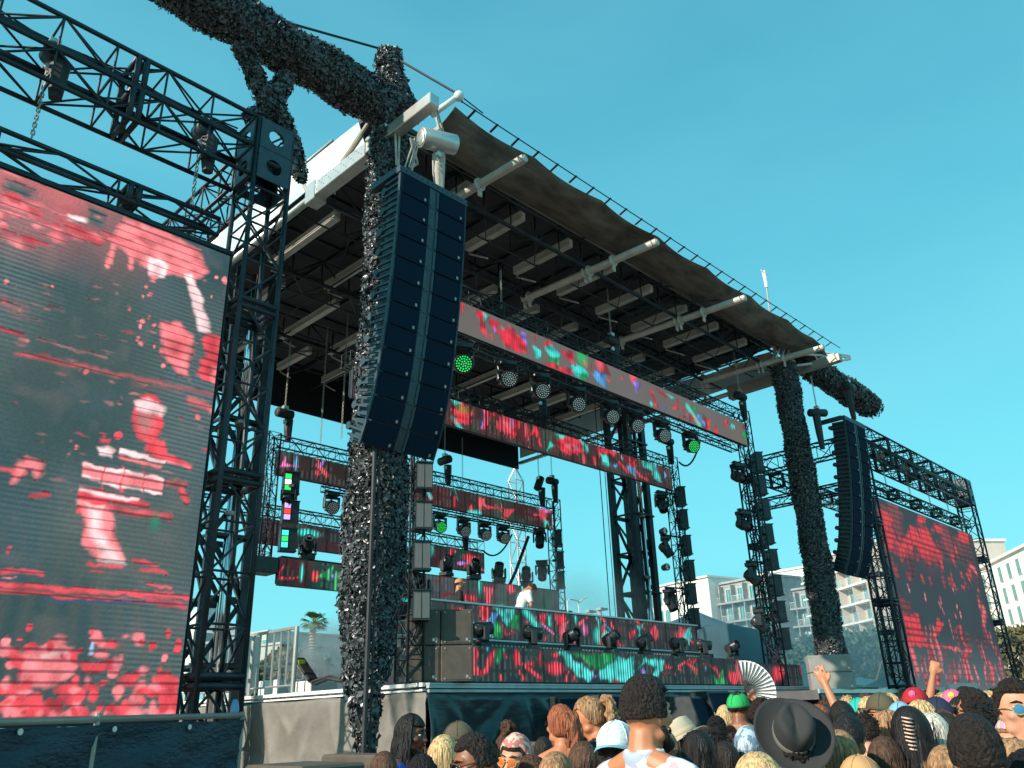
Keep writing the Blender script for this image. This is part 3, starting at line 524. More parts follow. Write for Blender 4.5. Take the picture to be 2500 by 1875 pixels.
t = thing('laptop_stand', 'thin silver stand on the mixing table right of the disc jockey', 'stand', (15.4, 13.0, 3.92))
m = MB(); m.tube([(15.2, 13, 3.92), (15.2, 13, 4.3), (15.3, 13, 4.36), (15.6, 13, 4.34), (15.62, 13, 3.92)], .015); m.tube([(15.62, 13, 4.3), (15.8, 13, 4.4), (15.95, 13, 4.46)], .015); m.build('frame', 'white_paint', t)
# sub stacks
def sub_stack(x0, y0, x1, y1, z0, n, h, label, mt_='cabinet_brown', group=None, rz=0, cols=1):
    t = thing('subwoofer_stack', label, 'speaker', ((x0 + x1) / 2, (y0 + y1) / 2, z0), rz, group); W_, D_ = x1 - x0, y1 - y0
    for k in range(n):
        for c in range(cols):
            a = -W_ / 2 + W_ * c / cols; b = a + W_ / cols - .012; c_ = k * h
            m = MB(); m.box2((a, -D_ / 2, c_ + .004), (b, D_ / 2, c_ + h - .006)); o = m.build('cabinet', mt_, t, local=True)
            bv = o.modifiers.new('bevel', 'BEVEL'); bv.width = .012
            f = MB(); f.box2((a + .03, -D_ / 2 - .006, c_ + .035), (b - .03, -D_ / 2 - .001, c_ + h - .035)); sub_local(f, 'grille', mt_, o)
            f = MB(); f.box2((b - .12, -D_ / 2 - .010, c_ + .06), (b - .085, -D_ / 2 - .0065, c_ + .10)); sub_local(f, 'badge', 'alu', o)
            f = MB()
            for xx in (a + .06, b - .06):
                for q in (.05, h - .05): f.cyl((xx, -D_ / 2 - .012, c_ + q), (xx, -D_ / 2 - .006, c_ + q), .014, 8)
            sub_local(f, 'bolt', 'alu_dull', o)
    return t
sub_stack(8.38, 10.0, 9.42, 10.7, 2.295, 2, .545, 'two stacked subwoofers on the left front corner of the stage, crossed by diagonal shadows', rz=-.62, cols=2)

# ============================================================ mobile stage roof
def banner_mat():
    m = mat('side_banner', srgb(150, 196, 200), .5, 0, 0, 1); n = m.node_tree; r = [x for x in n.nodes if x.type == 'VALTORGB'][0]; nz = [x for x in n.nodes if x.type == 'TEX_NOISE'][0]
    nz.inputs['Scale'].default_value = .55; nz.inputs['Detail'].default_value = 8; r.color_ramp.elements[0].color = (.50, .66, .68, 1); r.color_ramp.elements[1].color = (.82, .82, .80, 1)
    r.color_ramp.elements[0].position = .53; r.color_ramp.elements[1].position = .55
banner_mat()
roof = thing('stage_roof', 'big mobile stage roof with dark underside, brown front canopy and pale side beams', 'roof', (14, 15, 10.9))
m = MB()
TY = [9.95, 11.85, 14.65, 17.6, 20.5]; X0, X1 = 6.85, 21.85; PX = [6.65 + 1.525 * k for k in range(1, 10)]
m.box2((X0, 9.8, 11.98), (X1, 20.8, 12.08)); m.build('roof_panel', 'roof_skin', roof)
m = MB()
for x in np.arange(X0 + .75, X1, 1.5): m.box2((x - .035, 9.9, 11.90), (x + .035, 20.7, 11.976))
for y in np.arange(10.9, 20.6, 1.6): m.box2((X0, y - .03, 11.915), (X1, y + .03, 11.972))
m.build('seam_rib', 'black_steel', roof)
m = MB(); m.box2((X0 - .05, 20.82, 10.62), (X1 + .05, 20.9, 12.06)); m.build('rear_drape', 'net_core', roof)
for y in TY[:-1]:
    m = MB(); m.cyl((X0, y, 11.22), (X1, y, 11.22), .045, 8); m.cyl((X0, y, 11.84), (X1, y, 11.84), .04, 8)
    k = 0
    for x in PX:
        m.cyl((x, y, 11.22), (x, y, 11.84), .022, 6); m.cyl((x, y, 11.22), (x - .76, y, 11.84), .022, 6); m.cyl((x + .76, y, 11.84), (x, y, 11.22), .022, 6); m.cyl((x - .76, y, 11.84), (x - .76, y, 11.22), .018, 6)
    m.build('roof_truss', 'black_steel', roof, True)
for y in TY[:-1]:                                         # lattice in the plane of the lower chords
    m = MB()
    for i, x in enumerate(PX): m.cyl((x, y, 11.24), (x + .76, y + .75, 11.24), .014, 5); m.cyl((x + .76, y + .75, 11.24), (x + 1.52, y, 11.24), .014, 5)
    m.cyl((X0, y + .75, 11.24), (X1, y + .75, 11.24), .02, 6); m.cyl((X0, y + .75, 11.8), (X1, y + .75, 11.8), .02, 6)
    for i, x in enumerate(PX): m.cyl((x, y + .75, 11.24), (x, y + .75, 11.8), .012, 5); m.cyl((x, y + .75, 11.24), (x + .76, y + .75, 11.8), .012, 5)
    m.build('lower_lattice', 'black_steel', roof)
m = MB()
for x in (9.2, 12.4, 15.8, 19.1): m.cyl((x, 9.95, 11.26), (x, 20.5, 11.26), .022, 6)
for k in range(9): x = 8 + k * 1.45; m.tube([(x, 10 + (k % 3), 11.85), (x + .4, 12, 11.7), (x + .2, 14.5, 11.83), (x + .7, 17, 11.72)], .013, 4)
m.build('cable_run', 'rope', roof)
bays = [(TY[0] - .2, TY[1] - .35, 0.), (TY[1] + .5, TY[2] + .45, -.35), (TY[2] + .9, TY[3] + .6, .3), (TY[3] + .8, TY[4] - .4, -.2)]
for bi, (ya, yb, ox) in enumerate(bays):
    for x in PX:
        x += ox + (.95 if bi == 0 else 0)
        if x < X0 + .3 or x > X1 - .2: continue
        m = MB(); m.box2((x - .05, ya, 11.42), (x + .05, yb, 11.56)); m.box2((x - .075, ya + .02, 11.562), (x + .075, yb - .02, 11.585)); m.box2((x - .075, ya + .02, 11.395), (x + .075, yb - .02, 11.418))
        m.bar((x + .09, yb + .02, 11.38), (x + .09, yb - .55, 11.02), .05, .03); m.build('cross_beam', 'alu_pale', roof)
    m = MB()
    for x in PX[::2]: m.cyl((x, ya, 11.3), (x + 1.5, yb, 11.85), .018, 6); m.cyl((x + 1.5, ya, 11.85), (x, yb, 11.3), .018, 6)
    m.build('brace', 'black_steel', roof)
for x in (8.86, 12.93, 16.6, 20.85):                      # round outrigger pipes poking out of the roof front
    m = MB(); ps = [(x, 11.95, 11.20), (x, 8.02, 11.02)]; m.cyl(ps[0], ps[1], .085, 20, caps=False); m.cyl(ps[1], (x, 8.12, 11.02), .074, 20); o = m.build('outrigger_pipe', 'alu_pale', roof, True)
    m = MB()
    for y in (11.9, 11.75, 10.0, 9.88, 9.2):
        z = 11.20 - (11.95 - y) * .0458; m.cyl((x, y - .02, z), (x, y + .02, z), .135, 20); m.box2((x - .05, y - .018, z - .26), (x + .05, y + .018, z - .10))
    sub(m, 'clamp', 'alu_pale', o, True)
# canopy
def canopy():
    nx, ny = 150, 16; vs = []
    for j in range(ny + 1):
        t = j / ny
        for i in range(nx + 1):
            u = i / nx; x = 7.55 + (22.45 - 7.55) * u; ye = 8.42 + .10 * abs(math.sin(u * 23)) ; y = 9.86 * (1 - t) + ye * t
            sag = -.34 * math.sin(PI * t) * (.75 + .35 * math.sin(u * 9 + 1)) + .06 * math.sin(u * 31 + t * 3) * math.sin(PI * t)
            z = 11.92 * (1 - t) + 11.64 * t + sag - max(0, u - .93) * 6 * t
            vs.append((x, y, z))
    fs = [(j * (nx + 1) + i, j * (nx + 1) + i + 1, (j + 1) * (nx + 1) + i + 1, (j + 1) * (nx + 1) + i) for j in range(ny) for i in range(nx)]
    m = MB(); m.add(vs, fs); o = m.build('canopy', 'canopy_cloth', roof, True); s = o.modifiers.new('t', 'SOLIDIFY'); s.thickness = .008
    m = MB(); m.tube([(7.4 + 15.4 * i / 30, 8.30, 11.70 - .02 * math.sin(PI * i / 30)) for i in range(31)], .012)
    for i in range(27): x = 7.9 + i * .55; m.bar((x, 8.48, 11.63), (x + .02, 8.29, 11.71), .05, .01)
    m.build('edge_cable', 'rope', roof)
    m = MB(); m.cyl((X0 + .1, 9.83, 11.9), (X1, 9.83, 11.9), .03, 8); m.build('front_rail', 'alu_dull', roof)
canopy()
m = MB()                                                   # flap frame at the middle of the canopy
m.cyl((15.7, 9.8, 11.75), (17.6, 8.45, 11.6), .02, 6); m.cyl((15.9, 10, 11.3), (17.6, 8.45, 11.58), .02, 6); m.cyl((16.4, 9.4, 11.68), (16.6, 9.4, 11.45), .014, 6); m.cyl((17., 8.95, 11.65), (16.5, 9.45, 11.45), .014, 6); m.build('flap_frame', 'black_steel', roof)
for xs, sgn in ((6.75, -1), (21.95, 1)):
    m = MB(); m.box2((xs - .1, 8.02, 10.93), (xs + .1, 9.75, 11.16)); m.box2((xs - .12, 9.75, 10.86), (xs + .12, 11.55, 11.16)); m.box2((xs - .14, 11.3, 10.78), (xs + .14, 11.62, 11.2)); o = m.build('side_beam', 'alu' if sgn < 0 else 'alu_dull', roof)
    b = o.modifiers.new('b', 'BEVEL'); b.width = .012
    m = MB()
    for k in range(22):
        y = 9.85 + k * .078; m.cyl((xs + sgn * .12, y, 10.95 + (k % 3) * .07), (xs + sgn * .126, y, 10.95 + (k % 3) * .07), .009, 6)
    sub(m, 'rivet', 'rubber', o)
    m = MB(); m.cyl((xs, 11.62, 11.0), (xs, 20.8, 10.86), .075, 12); m.cyl((xs, 11.0, 11.98), (xs, 20.8, 11.98), .035, 8); m.build('side_rail', 'alu', roof, True)
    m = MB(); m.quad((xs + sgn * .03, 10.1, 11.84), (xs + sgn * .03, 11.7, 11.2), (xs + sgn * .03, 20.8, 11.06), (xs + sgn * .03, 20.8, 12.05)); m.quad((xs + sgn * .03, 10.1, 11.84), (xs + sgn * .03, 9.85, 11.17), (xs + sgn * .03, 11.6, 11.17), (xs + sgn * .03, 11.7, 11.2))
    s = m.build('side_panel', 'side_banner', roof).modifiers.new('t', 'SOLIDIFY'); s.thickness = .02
    m = MB()
    for y in (9.3, 11.65): m.cyl((xs + sgn * .06, y, 11.1), (xs + sgn * .06, y + .5, 11.9), .035, 6)
    m.cyl((xs + sgn * .09, 10.5, 11.15), (xs + sgn * .09, 9.3, 11.8), .04, 6); m.box2((xs + sgn * .05, 12.5, 11.0), (xs + sgn * .12, 12.58, 12.1)); m.build('strut', 'alu_dull', roof)
# mast head steelwork and tie cable
for x in (6.9, 21.2):
    m = MB(); rg = random.Random(int(x))
    for k in range(9):
        a = k * .7; p = (x + .32 * math.cos(a), 9.4 + .3 * math.sin(a), 11.15); q = (x + .22 * math.cos(a + 1.3), 9.4 + .22 * math.sin(a + 1.3), 11.75); m.cyl(p, q, .035, 8)
    m.box2((x - .3, 9.15, 11.12), (x + .3, 9.7, 11.18)); m.box2((x - .28, 9.2, 11.72), (x + .28, 9.6, 11.78)); m.build('mast_head', 'alu', roof)
m = MB(); m.cyl((21.5, 9.0, 11.35), (22.9, 8.1, 11.35), .04, 8); m.cyl((21.4, 9.2, 11.0), (22.9, 8.1, 11.3), .04, 8); m.cyl((21.4, 9.2, 11.6), (22.9, 8.1, 11.4), .03, 8)
for t_ in (.3, .55, .8): m.cyl((21.5 + 1.4 * t_, 9.0 - .9 * t_, 11.35), (21.4 + 1.5 * min(1, t_ + .15), 9.2 - 1.1 * min(1, t_ + .15), 11.0 + .3 * t_), .018, 6)
m.box2((22.0, 8.2, 11.12), (22.5, 8.7, 11.26)); m.build('outrigger_arm', 'white_paint', roof, True)
m = MB(); m.cyl((6.95, 8.35, 11.05), (7.2, 7.98, 11.35), .05, 8); m.ell((7.22, 7.96, 11.37), .09); m.build('cable_lug', 'white_paint', roof, True)
tag_c = MB(); pts = [onY(640, 38, 9.2), onY(925, 118, 9.35), V((7.22, 7.96, 11.4)), V((7.6, 8.3, 11.7))]
tag_c.tube(pts, .022); tag_c.tube([pts[2], (8.1, 8.3, 11.75)], .012); tag(tag_c.build('tie_cable', 'rope'), 'dark cable running down over the leaf covered pillar top to the roof corner', 'cable')
# weather mast on the roof
p = onY(1872, 745, 9.9); q = onY(1866, 668, 9.9); t = thing('weather_mast', 'thin white weather mast standing on the right part of the roof', 'mast', p)
m = MB(); m.cyl((p.x, p.y, 11.9), (q.x, q.y, q.z - .5), .028, 8); m.build('pole', 'alu_dull', t); m = MB(); m.cyl((q.x, q.y, q.z - .5), (q.x, q.y, q.z), .05, 8, .07); m.ell((q.x, q.y, q.z + .05), .07); m.cyl((q.x - .2, q.y, q.z + .05), (q.x + .2, q.y, q.z + .05), .015); m.build('sensor', 'white_paint', t)

# exposed lift masts
def mast(x, y, label):
    t = thing('lift_mast', label, 'mast', (x, y, 0), 0, 'roof lift masts'); h = .40
    for sx in (-1, 1):
        for sy in (-1, 1):
            m = MB(); m.box2((x + sx * h - .04, y + sy * h - .1, 0), (x + sx * h + .04, y + sy * h + .1, 11.2)); m.box2((x + sx * h - .1, y + sy * h - .102, 0), (x + sx * h + .1, y + sy * h - .085, 11.2)); m.build('column', 'black_steel', t)
    m = MB(); z = .4; k = 0
    while z < 10.6:
        for sy in (-1, 1):
            a, b = ((x - h, y + sy * h, z), (x + h, y + sy * h, z + 1.2)); 
            if k % 2: a, b = ((x + h, y + sy * h, z), (x - h, y + sy * h, z + 1.2))
            m.bar(a, b, .05, .09); m.bar((x - h, y + sy * h, z), (x + h, y + sy * h, z), .05, .12)
            m.bar((x + sy * h, y - h, z), (x + sy * h, y + h, z + 1.2), .06, .05); m.bar((x + sy * h, y - h, z), (x + sy * h, y + h, z), .06, .05)
        if k % 2 == 0: m.box2((x - h - .14, y - h - .14, z - .03), (x + h + .14, y - h - .09, z + .03))
        z += 1.2; k += 1
    m.build('lattice', 'black_steel', t)
    m = MB(); m.cyl((x - .05, y - .46, 0.5), (x - .05, y - .46, 7.5), .085, 14); m.cyl((x - .05, y - .46, 7.5), (x - .05, y - .46, 11), .065, 14); m.build('lift_ram', 'chrome', t, True)
    m = MB()
    for z in (3.4, 5.6, 7.5, 9.3): m.cyl((x - .05, y - .46, z), (x - .05, y - .46, z + .07), .11, 14)
    m.build('ram_collar', 'alu_dull', t); m = MB()
    for dx in (-.2, .15, .24): m.cyl((x + dx, y - .2, .2), (x + dx, y - .2, 11), .018, 6)
    m.build('cable', 'rope', t); return t
mast(21.1, 15.2, 'dark steel lift mast with a chrome ram at the right rear of the stage')
mast(7.5, 15.4, 'dark steel lift mast seen through the left lattice tower')
m = MB(); m.cyl((19.15, 14.8, 2.3), (19.15, 14.8, 10.9), .015, 6); m.cyl((19.4, 14.8, 2.3), (19.4, 14.8, 10.9), .012, 6); tag(m.build('hanging_cable', 'rope'), 'pair of thin cables hanging straight down left of the right rear lift mast', 'cable')

# ============================================================ leaf-net wrapped pillars, beams and branches
def leaf_net(axis_pts, rad, n, seed, size=.055, parent=None, name='leaf_netting'):
    rg = np.random.default_rng(seed); A = np.array([tuple(p) for p in axis_pts]); rad = np.array(rad if hasattr(rad, '__len__') else [rad] * len(A), float)
    seg = np.linalg.norm(A[1:] - A[:-1], axis=1); cum = np.concatenate([[0], np.cumsum(seg)]); s = rg.random(n) * cum[-1]; k = np.clip(np.searchsorted(cum, s) - 1, 0, len(seg) - 1)
    t = (s - cum[k]) / seg[k]; C = A[k] * (1 - t[:, None]) + A[k + 1] * t[:, None]; r = rad[k] * (1 - t) + rad[k + 1] * t
    d = (A[k + 1] - A[k]) / seg[k][:, None]; h = np.where(np.abs(d[:, 2:3]) > .9, np.array([[1., 0, 0]]), np.array([[0, 0, 1.]]))
    x = np.cross(d, h); x /= np.linalg.norm(x, axis=1)[:, None]; y = np.cross(d, x); a = rg.random(n) * 2 * PI
    nr = x * np.cos(a)[:, None] + y * np.sin(a)[:, None]; lump = 1 + .05 * np.sin(s * 2.3 + a * 2 + seed) + .06 * np.sin(s * 5.1 - a * 3)
    c = C + nr * (r * lump + rg.normal(0, .022, n))[:, None]
    nn = nr + rg.normal(0, .55, (n, 3)); nn /= np.linalg.norm(nn, axis=1)[:, None]; q = np.cross(nn, rg.normal(0, 1, (n, 3))); q /= np.linalg.norm(q, axis=1)[:, None]; b = np.cross(nn, q)
    sz = size * np.clip(rg.lognormal(-.25, .38, n), .35, 1.9)[:, None]
    P = np.stack([c - q * sz, c + b * sz * .62 + nn * sz * .15, c + q * sz, c - b * sz * .62 + nn * sz * .15], 1).reshape(-1, 3)
    if parent is not None: P = P - np.array(parent.location)
    me = bpy.data.meshes.new(name); me.from_pydata(P.tolist(), [], np.arange(4 * n).reshape(-1, 4).tolist()); me.materials.append(MATS['leaf_net'])
    o = bpy.data.objects.new(name, me); COL.objects.link(o); o.parent = parent; KIDS.setdefault(parent.name, []).append(o); return o
def wrapped(name, label, cat, pts, rad, n, seed, loc=None, core=.86, size=.055):
    t = thing(name, label, cat, loc or pts[0]); rr = rad if hasattr(rad, '__len__') else [rad] * len(pts)
    m = MB(); m.tube([V(p) for p in pts], [r * core for r in rr], 14); m.build('core', 'net_core', t, True)
    leaf_net(pts, rad, n, seed, size, t); return t
PL = [(6.80, 9.4, 2.3), (6.86, 9.4, 3.4), (6.90, 9.4, 5), (6.92, 9.4, 8), (6.9, 9.4, 11.15)]
t = wrapped('leafy_pillar', 'tall pillar wrapped in black leaf netting at the left stage corner, half in sun', 'pillar', PL, [.26, .42, .40, .34, .33], 68000, 1, (6.9, 9.4, 0), size=.036)
leaf_net([(6.82, 9.35, 1.15), (6.80, 9.35, 1.7), (6.78, 9.4, 2.5)], [.05, .13, .28], 1500, 5, .055, t)
m = MB(); m.cyl((6.52, 8.98, 0), (6.52, 8.98, 6.6), .032, 8); m.cyl((6.60, 8.97, 0), (6.60, 8.97, 6.6), .014, 6); m.build('pole', 'rubber', t)
t = wrapped('leafy_pillar', 'slim dark leaf covered pillar on the right side of the stage', 'pillar', [(21.15, 9.4, 2.9), (21.2, 9.4, 5), (21.2, 9.4, 11.0)], [.34, .33, .31], 36000, 2, (21.15, 9.4, 0), size=.040); m = MB(); m.cyl((21.15, 9.4, 0), (21.15, 9.4, 3), .12, 12); m.build('pole', 'black_steel', t)
wrapped('leafy_post', 'short leaf covered post rising above the left roof corner, sunlit on its left', 'post', [onY(1000, 300, 9.2), onY(975, 245, 9.2), onY(950, 170, 9.2), onY(950, 130, 9.2)], [.30, .22, .20, .18], 9000, 3, size=.036)
wrapped('leafy_beam', 'thick dark leaf covered beam crossing the upper left sky', 'beam', [(6.75, 9.3, 11.66), (4, 9.3, 11.66), (-1, 9.3, 11.66)], .36, 52000, 4, size=.036)
wrapped('leafy_beam', 'short leaf covered beam end sticking out to the right of the roof', 'beam', [(21.9, 9.4, 11.62), (24.5, 9.4, 11.45), (27.6, 9.4, 11.35)], [.34, .38, .40], 9000, 6)
br = thing('leafy_branch', 'forked leaf covered branch hanging from the beam behind the left lattice tower', 'branch', onY(650, 250, 9.3))
for pts, rr, n, sd in (([(590, 110), (615, 165), (640, 225), (668, 262)], [.14, .10, .11, .14], 3600, 7), ([(700, 190), (685, 215), (665, 255)], [.12, .12, .13], 1800, 8), ([(668, 258), (690, 300), (712, 340), (726, 400), (735, 440)], [.14, .11, .09, .09, .05], 3200, 9), ([(665, 262), (630, 275), (600, 285)], [.10, .08, .05], 1200, 10)):
    pp = [onY(a, b, 9.3) for a, b in pts]; m = MB(); m.tube(pp, [r * .8 for r in rr], 10); m.build('core', 'net_core', br, True); leaf_net(pp, rr, n, sd, .042, br)

# ============================================================ line arrays
def line_array(label, X, Y, ztop, width=1.34, rz=0, cols=2):
    t = thing('line_array', label, 'speaker', (X, Y, ztop), rz, 'hanging speaker arrays')
    ang = [3, 4, 5, 6, 7, 8, 9, 10, 12, 15, 20, 26]; y, z = 0., 0.; h = .352; W2 = width / 2
    m = MB(); m.box2((-W2 - .02, -.01, .0), (W2 + .02, .09, .11)); m.box2((-W2 - .02, .09, .02), (-W2 + .08, .72, .13)); m.box2((W2 - .08, .09, .02), (W2 + .02, .72, .13)); m.box2((-.05, .09, .04), (.05, .75, .12)); o = m.build('top_frame', 'cabinet', t, local=True)
    m = MB()
    for k in range(14): m.cyl((-W2 + k * width / 13, -.018, .055), (-W2 + k * width / 13, -.008, .055), .012, 6)
    sub_local(m, 'bolt', 'rubber', o)
    for i, a in enumerate(ang):
        rt_ = Matrix.Translation((0, y, z)) @ Matrix.Rotation(R(a), 4, 'X')
        def B(*q):
            mm = MB()
            for c0, c1 in q: mm.box2(c0, c1)
            return mm.xf(rt_)
        c = B(((-W2 + .10, .02, -h + .004), (W2 - .10, .42, -.004)), ((-W2, .0, -h + .003), (-W2 + .035, .05, -.003)), ((W2 - .035, .0, -h + .003), (W2, .05, -.003)), ((-.10, .01, -h + .004), (.10, .03, -.004))).build('cabinet', 'cabinet', t, local=True)
        for s in (-1, 1):
            a0, a1 = (-W2 + .04, -.105) if s < 0 else (.105, W2 - .04)
            sub_local(B(((a0, -.012, -h + .012), (a1, .018, -.012))), 'grille', 'grille', c)
            sub_local(B(((a1 - .10, -.018, -h + .045), (a1 - .065, -.0125, -h + .09))), 'badge', 'alu_dull', c)
        mm = MB()
        for s in (-1, 1):
            mm.box2((s * .095, -.004, -h + .03), (s * .05, .012, -.02))
        sub_local(mm.xf(rt_), 'centre_fin', 'cabinet', c)
        for s in (-1, 1):
            mm = MB(); x_ = s * (W2 - .02)
            for q in (.05, .16, .27): mm.box2((x_ - .018, .05, -h + q), (x_ + .018, .38, -h + q + .035))
            mm.box2((x_ - .012, .0, -h + .01), (x_ + .012, .06, -.01)); mm.cyl((x_ - s * .03, .42, -h / 2), (x_ + s * .02, .42, -h / 2), .06, 10)
            sub_local(mm.xf(rt_), 'rigging', 'cabinet', c)
        y += math.sin(R(a)) * h; z -= math.cos(R(a)) * h
    return t
line_array('huge blue black line array of twelve cabinets hanging before the left leafy pillar', 6.89, 8.17, 9.45)
line_array('far line array hanging at the right end of the stage beside the slim leafy pillar', 22.25, 8.1, 9.1)

# ============================================================ chain hoists
def chain_mb(m, a, b, r=.012, step=.05):
    a, b = V(a), V(b); n = max(2, int((b - a).length / step)); d = (b - a) / n
    for i in range(n):
        c = a + d * (i + .5); w_ = V((.016, 0, 0)) if i % 2 else V((0, .016, 0)); m.cyl(c - d * .6 + w_, c + d * .6 + w_, r * .6, 4, caps=False); m.cyl(c - d * .6 - w_, c + d * .6 - w_, r * .6, 4, caps=False)
def hoist(p, label, ln=.5, r=.12, bag=(0.12, .05, .45), up=0., down=0., mt_='rubber', axis=(1, 0, 0), bagm='rubber'):
    p = V(p); t = thing('chain_hoist', label, 'hoist', p); ax = V(axis).normalized(); m = MB(); m.cyl(p - ax * ln / 2, p + ax * ln / 2, r, 18)
    m.cyl(p - ax * ln / 2 - ax * .02, p - ax * ln / 2, r * .8, 18); o = m.build('motor', mt_, t, True); b = o.modifiers.new('b', 'BEVEL'); b.width = .02; b.limit_method = 'ANGLE'
    m = MB(); m.box2(p + V((-.06, -.06, r)), p + V((.06, .06, r + .08))); m.lathe([(.05, 0), (.055, .02), (.05, .04)], p + V((0, 0, -r - .1)), Matrix.Rotation(PI / 2, 3, 'X'), 10); m.build('hook', 'alu', t)
    if bag: m = MB(); q = p + V((bag[0], bag[1], -r)); m.tube([q, q + V((0, 0, -bag[2] * .5)), q + V((.02, 0, -bag[2]))], [.11, .10, .07], 8); m.build('chain_bag', bagm, t)
    m = MB()
    if up: chain_mb(m, p + V((0, 0, r)), p + V((0, 0, up)))
    if down: chain_mb(m, p + V((0, 0, -r)), p + V((0, 0, -down)))
    if up or down: m.build('chain', 'alu_dull', t)
    return t
q = onX(1062, 320, 6.85); hoist((6.98, 8.2, 10.45), 'large brushed steel chain hoist hanging from the end of the left roof beam', .62, .17, (.1, .1, .72), up=.6, down=1.0, mt_='alu', axis=(1, -.25, .15), bagm='strap')
m = MB()
for dx in (-.05, .05): m.bar((6.98 + dx, 8.13, 10.62), (6.78 + dx * .5, 8.13, 11.2), .035, .01)
tag(m.build('lifting_strap', 'strap'), 'pale lifting strap looped round the tip of the left roof beam', 'strap')
m = MB()
for dx in (-.05, .05): m.bar((6.75 + dx, 9.0, 11.2), (6.78 + dx * .4, 9.0, 10.3), .04, .01)
tag(m.build('lifting_strap', 'strap'), 'pale lifting strap on the left roof beam next to the leafy pillar', 'strap')
m = MB()
for k in range(7): a = V((6.62, 8.35, 10.35)); m.tube([a + V((.03 * k - .1, 0, 0)), a + V((.1 * math.sin(k), .02, -.3 - .05 * k)), a + V((-.04, .03, -.55))], .010, 5)
m.tube([(6.62, 8.35, 10.4), (6.45, 8.4, 9.7)], .012); tag(m.build('rope_coil', 'strap'), 'tangle of pale rope hanging beside the large steel hoist', 'rope')

# ============================================================ video wall towers and headers
def tower(x0, y0, w_, ztop, label, grp='video wall towers', block=True):
    t = truss('lattice_tower', label, 'tower', (x0 + w_ / 2, y0 + w_ / 2, 0), (x0 + w_ / 2, y0 + w_ / 2, ztop), w_, w_, (0, 1, 0), .55, .033, .015, group=grp, collars=2.2, n=6)
    if block:
        for zz_ in (ztop - .98, ztop - .50):
            for side in range(4):
                # a square plate with a round hole on each side of the sleeve block
                n = 24; vs = []; 
                for i in range(n):
                    a = 2 * PI * i / n; s = 1 / max(abs(math.cos(a)), abs(math.sin(a))); vs += [(.235 * s * math.cos(a) * w_ / .5, 0, .235 * s * math.sin(a)), (.115 * math.cos(a), 0, .115 * math.sin(a))]
                fs = [(2 * i, 2 * ((i + 1) % n), 2 * ((i + 1) % n) + 1, 2 * i + 1) for i in range(n)]
                m = MB(); m.add(vs, fs); m.xf(Matrix.Translation((x0 + w_ / 2, y0 + w_ / 2, zz_ + .24)) @ Matrix.Rotation(side * PI / 2, 4, 'Z') @ Matrix.Translation((0, -w_ / 2 - .045, 0)))
                o = m.build('sleeve_plate', 'cabinet', t); s_ = o.modifiers.new('t', 'SOLIDIFY'); s_.thickness = .02
    m = MB(); m.box2((x0 - .2, y0 - .2, 0), (x0 + w_ + .2, y0 + w_ + .2, .08)); m.build('base_plate', 'black_steel', t); return t
TLt = tower(4.07, 8.5, .50, 9.42, 'near black lattice tower between the big left video wall and the stage')
tower(4.1, 12.2, .45, 9.4, 'rear lattice tower standing behind the big left video wall', block=False)
tower(1.45, 15.6, .5, 5.5, 'unseen short lattice tower added behind the big left video wall to shadow the grey drape', block=False)  # unseen from the camera, added to throw a tower shadow onto the side drape
tower(-5.6, 8.5, .50, 9.42, 'outer left lattice tower of the big left video wall', block=False)
tower(23.4, 8.5, .50, 9.6, 'lattice tower between the far line array and the distant video wall')
tower(33.2, 8.5, .50, 9.6, 'far right lattice tower at the outer edge of the distant video wall')
tower(23.9, 12.3, .45, 9.4, 'rear lattice tower behind the slim leafy pillar', block=False)
tower(33.2, 12.3, .45, 9.4, 'rear lattice tower at the far right behind the distant video wall', block=False)
def header(x0, x1, y, z, label, **k): return truss('header_truss', label, 'truss', (x0, y, z), (x1, y, z), k.pop('w', .5), k.pop('h', .46), bay=.62, rc=.03, rl=.014, mt=k.pop('mt', 'black_steel'), group='header trusses of the video walls', collars=k.pop('collars', 1.9), **k)
header(-5.1, 4.02, 8.76, 9.17, 'upper of the two stacked header trusses above the big left video wall')
header(-5.1, 4.02, 8.76, 8.69, 'lower of the two stacked header trusses above the big left video wall')
header(-4.9, 3.75, 8.78, 7.57, 'thin truss carrying the big left video wall, hung on chains', w=.3, h=.24)
header(23.9, 33.2, 8.76, 9.35, 'upper header truss above the distant right video wall')
header(23.9, 33.2, 8.76, 8.82, 'lower header truss above the distant right video wall')
header(24.2, 33.0, 8.78, 7.85, 'thin truss hung on chains above the distant right video wall', w=.3, h=.26)
header(24.2, 33.2, 12.5, 9.1, 'rear header truss behind the slim leafy pillar, parallel to the stage', w=.45)
truss('side_truss', 'truss running back from the distant video wall towards the right rear tower', 'truss', (24.0, 9.0, 9.1), (24.0, 12.4, 9.1), .4, .5, bay=.55, rc=.028, rl=.013)
truss('side_truss', 'truss running back from the near lattice tower behind the big left video wall', 'truss', (4.3, 9.05, 8.9), (4.3, 12.3, 8.9), .4, .5, bay=.55, rc=.028, rl=.013)
truss('side_truss', 'lower truss running back from the distant video wall', 'truss', (24.0, 9.0, 7.85), (24.0, 12.4, 7.85), .3, .3, bay=.5, rc=.025, rl=.012)
header(-5.1, 4.05, 12.4, 8.9, 'rear header truss behind the big left video wall', w=.45)
for x in (1.58, 3.40, -1.2): hoist((x, 8.70, 8.98 if x < 3 else 8.92), ['chain hoist with a pale badge and black bag in the upper left header truss', 'chain hoist with black bags in the header truss near the lattice tower', 'chain hoist at the far left of the header truss'][(1.58, 3.40, -1.2).index(x)], .22, .11, (.1, -.05, .5), down=1.2, axis=(0, 1, 0), mt_='cabinet')
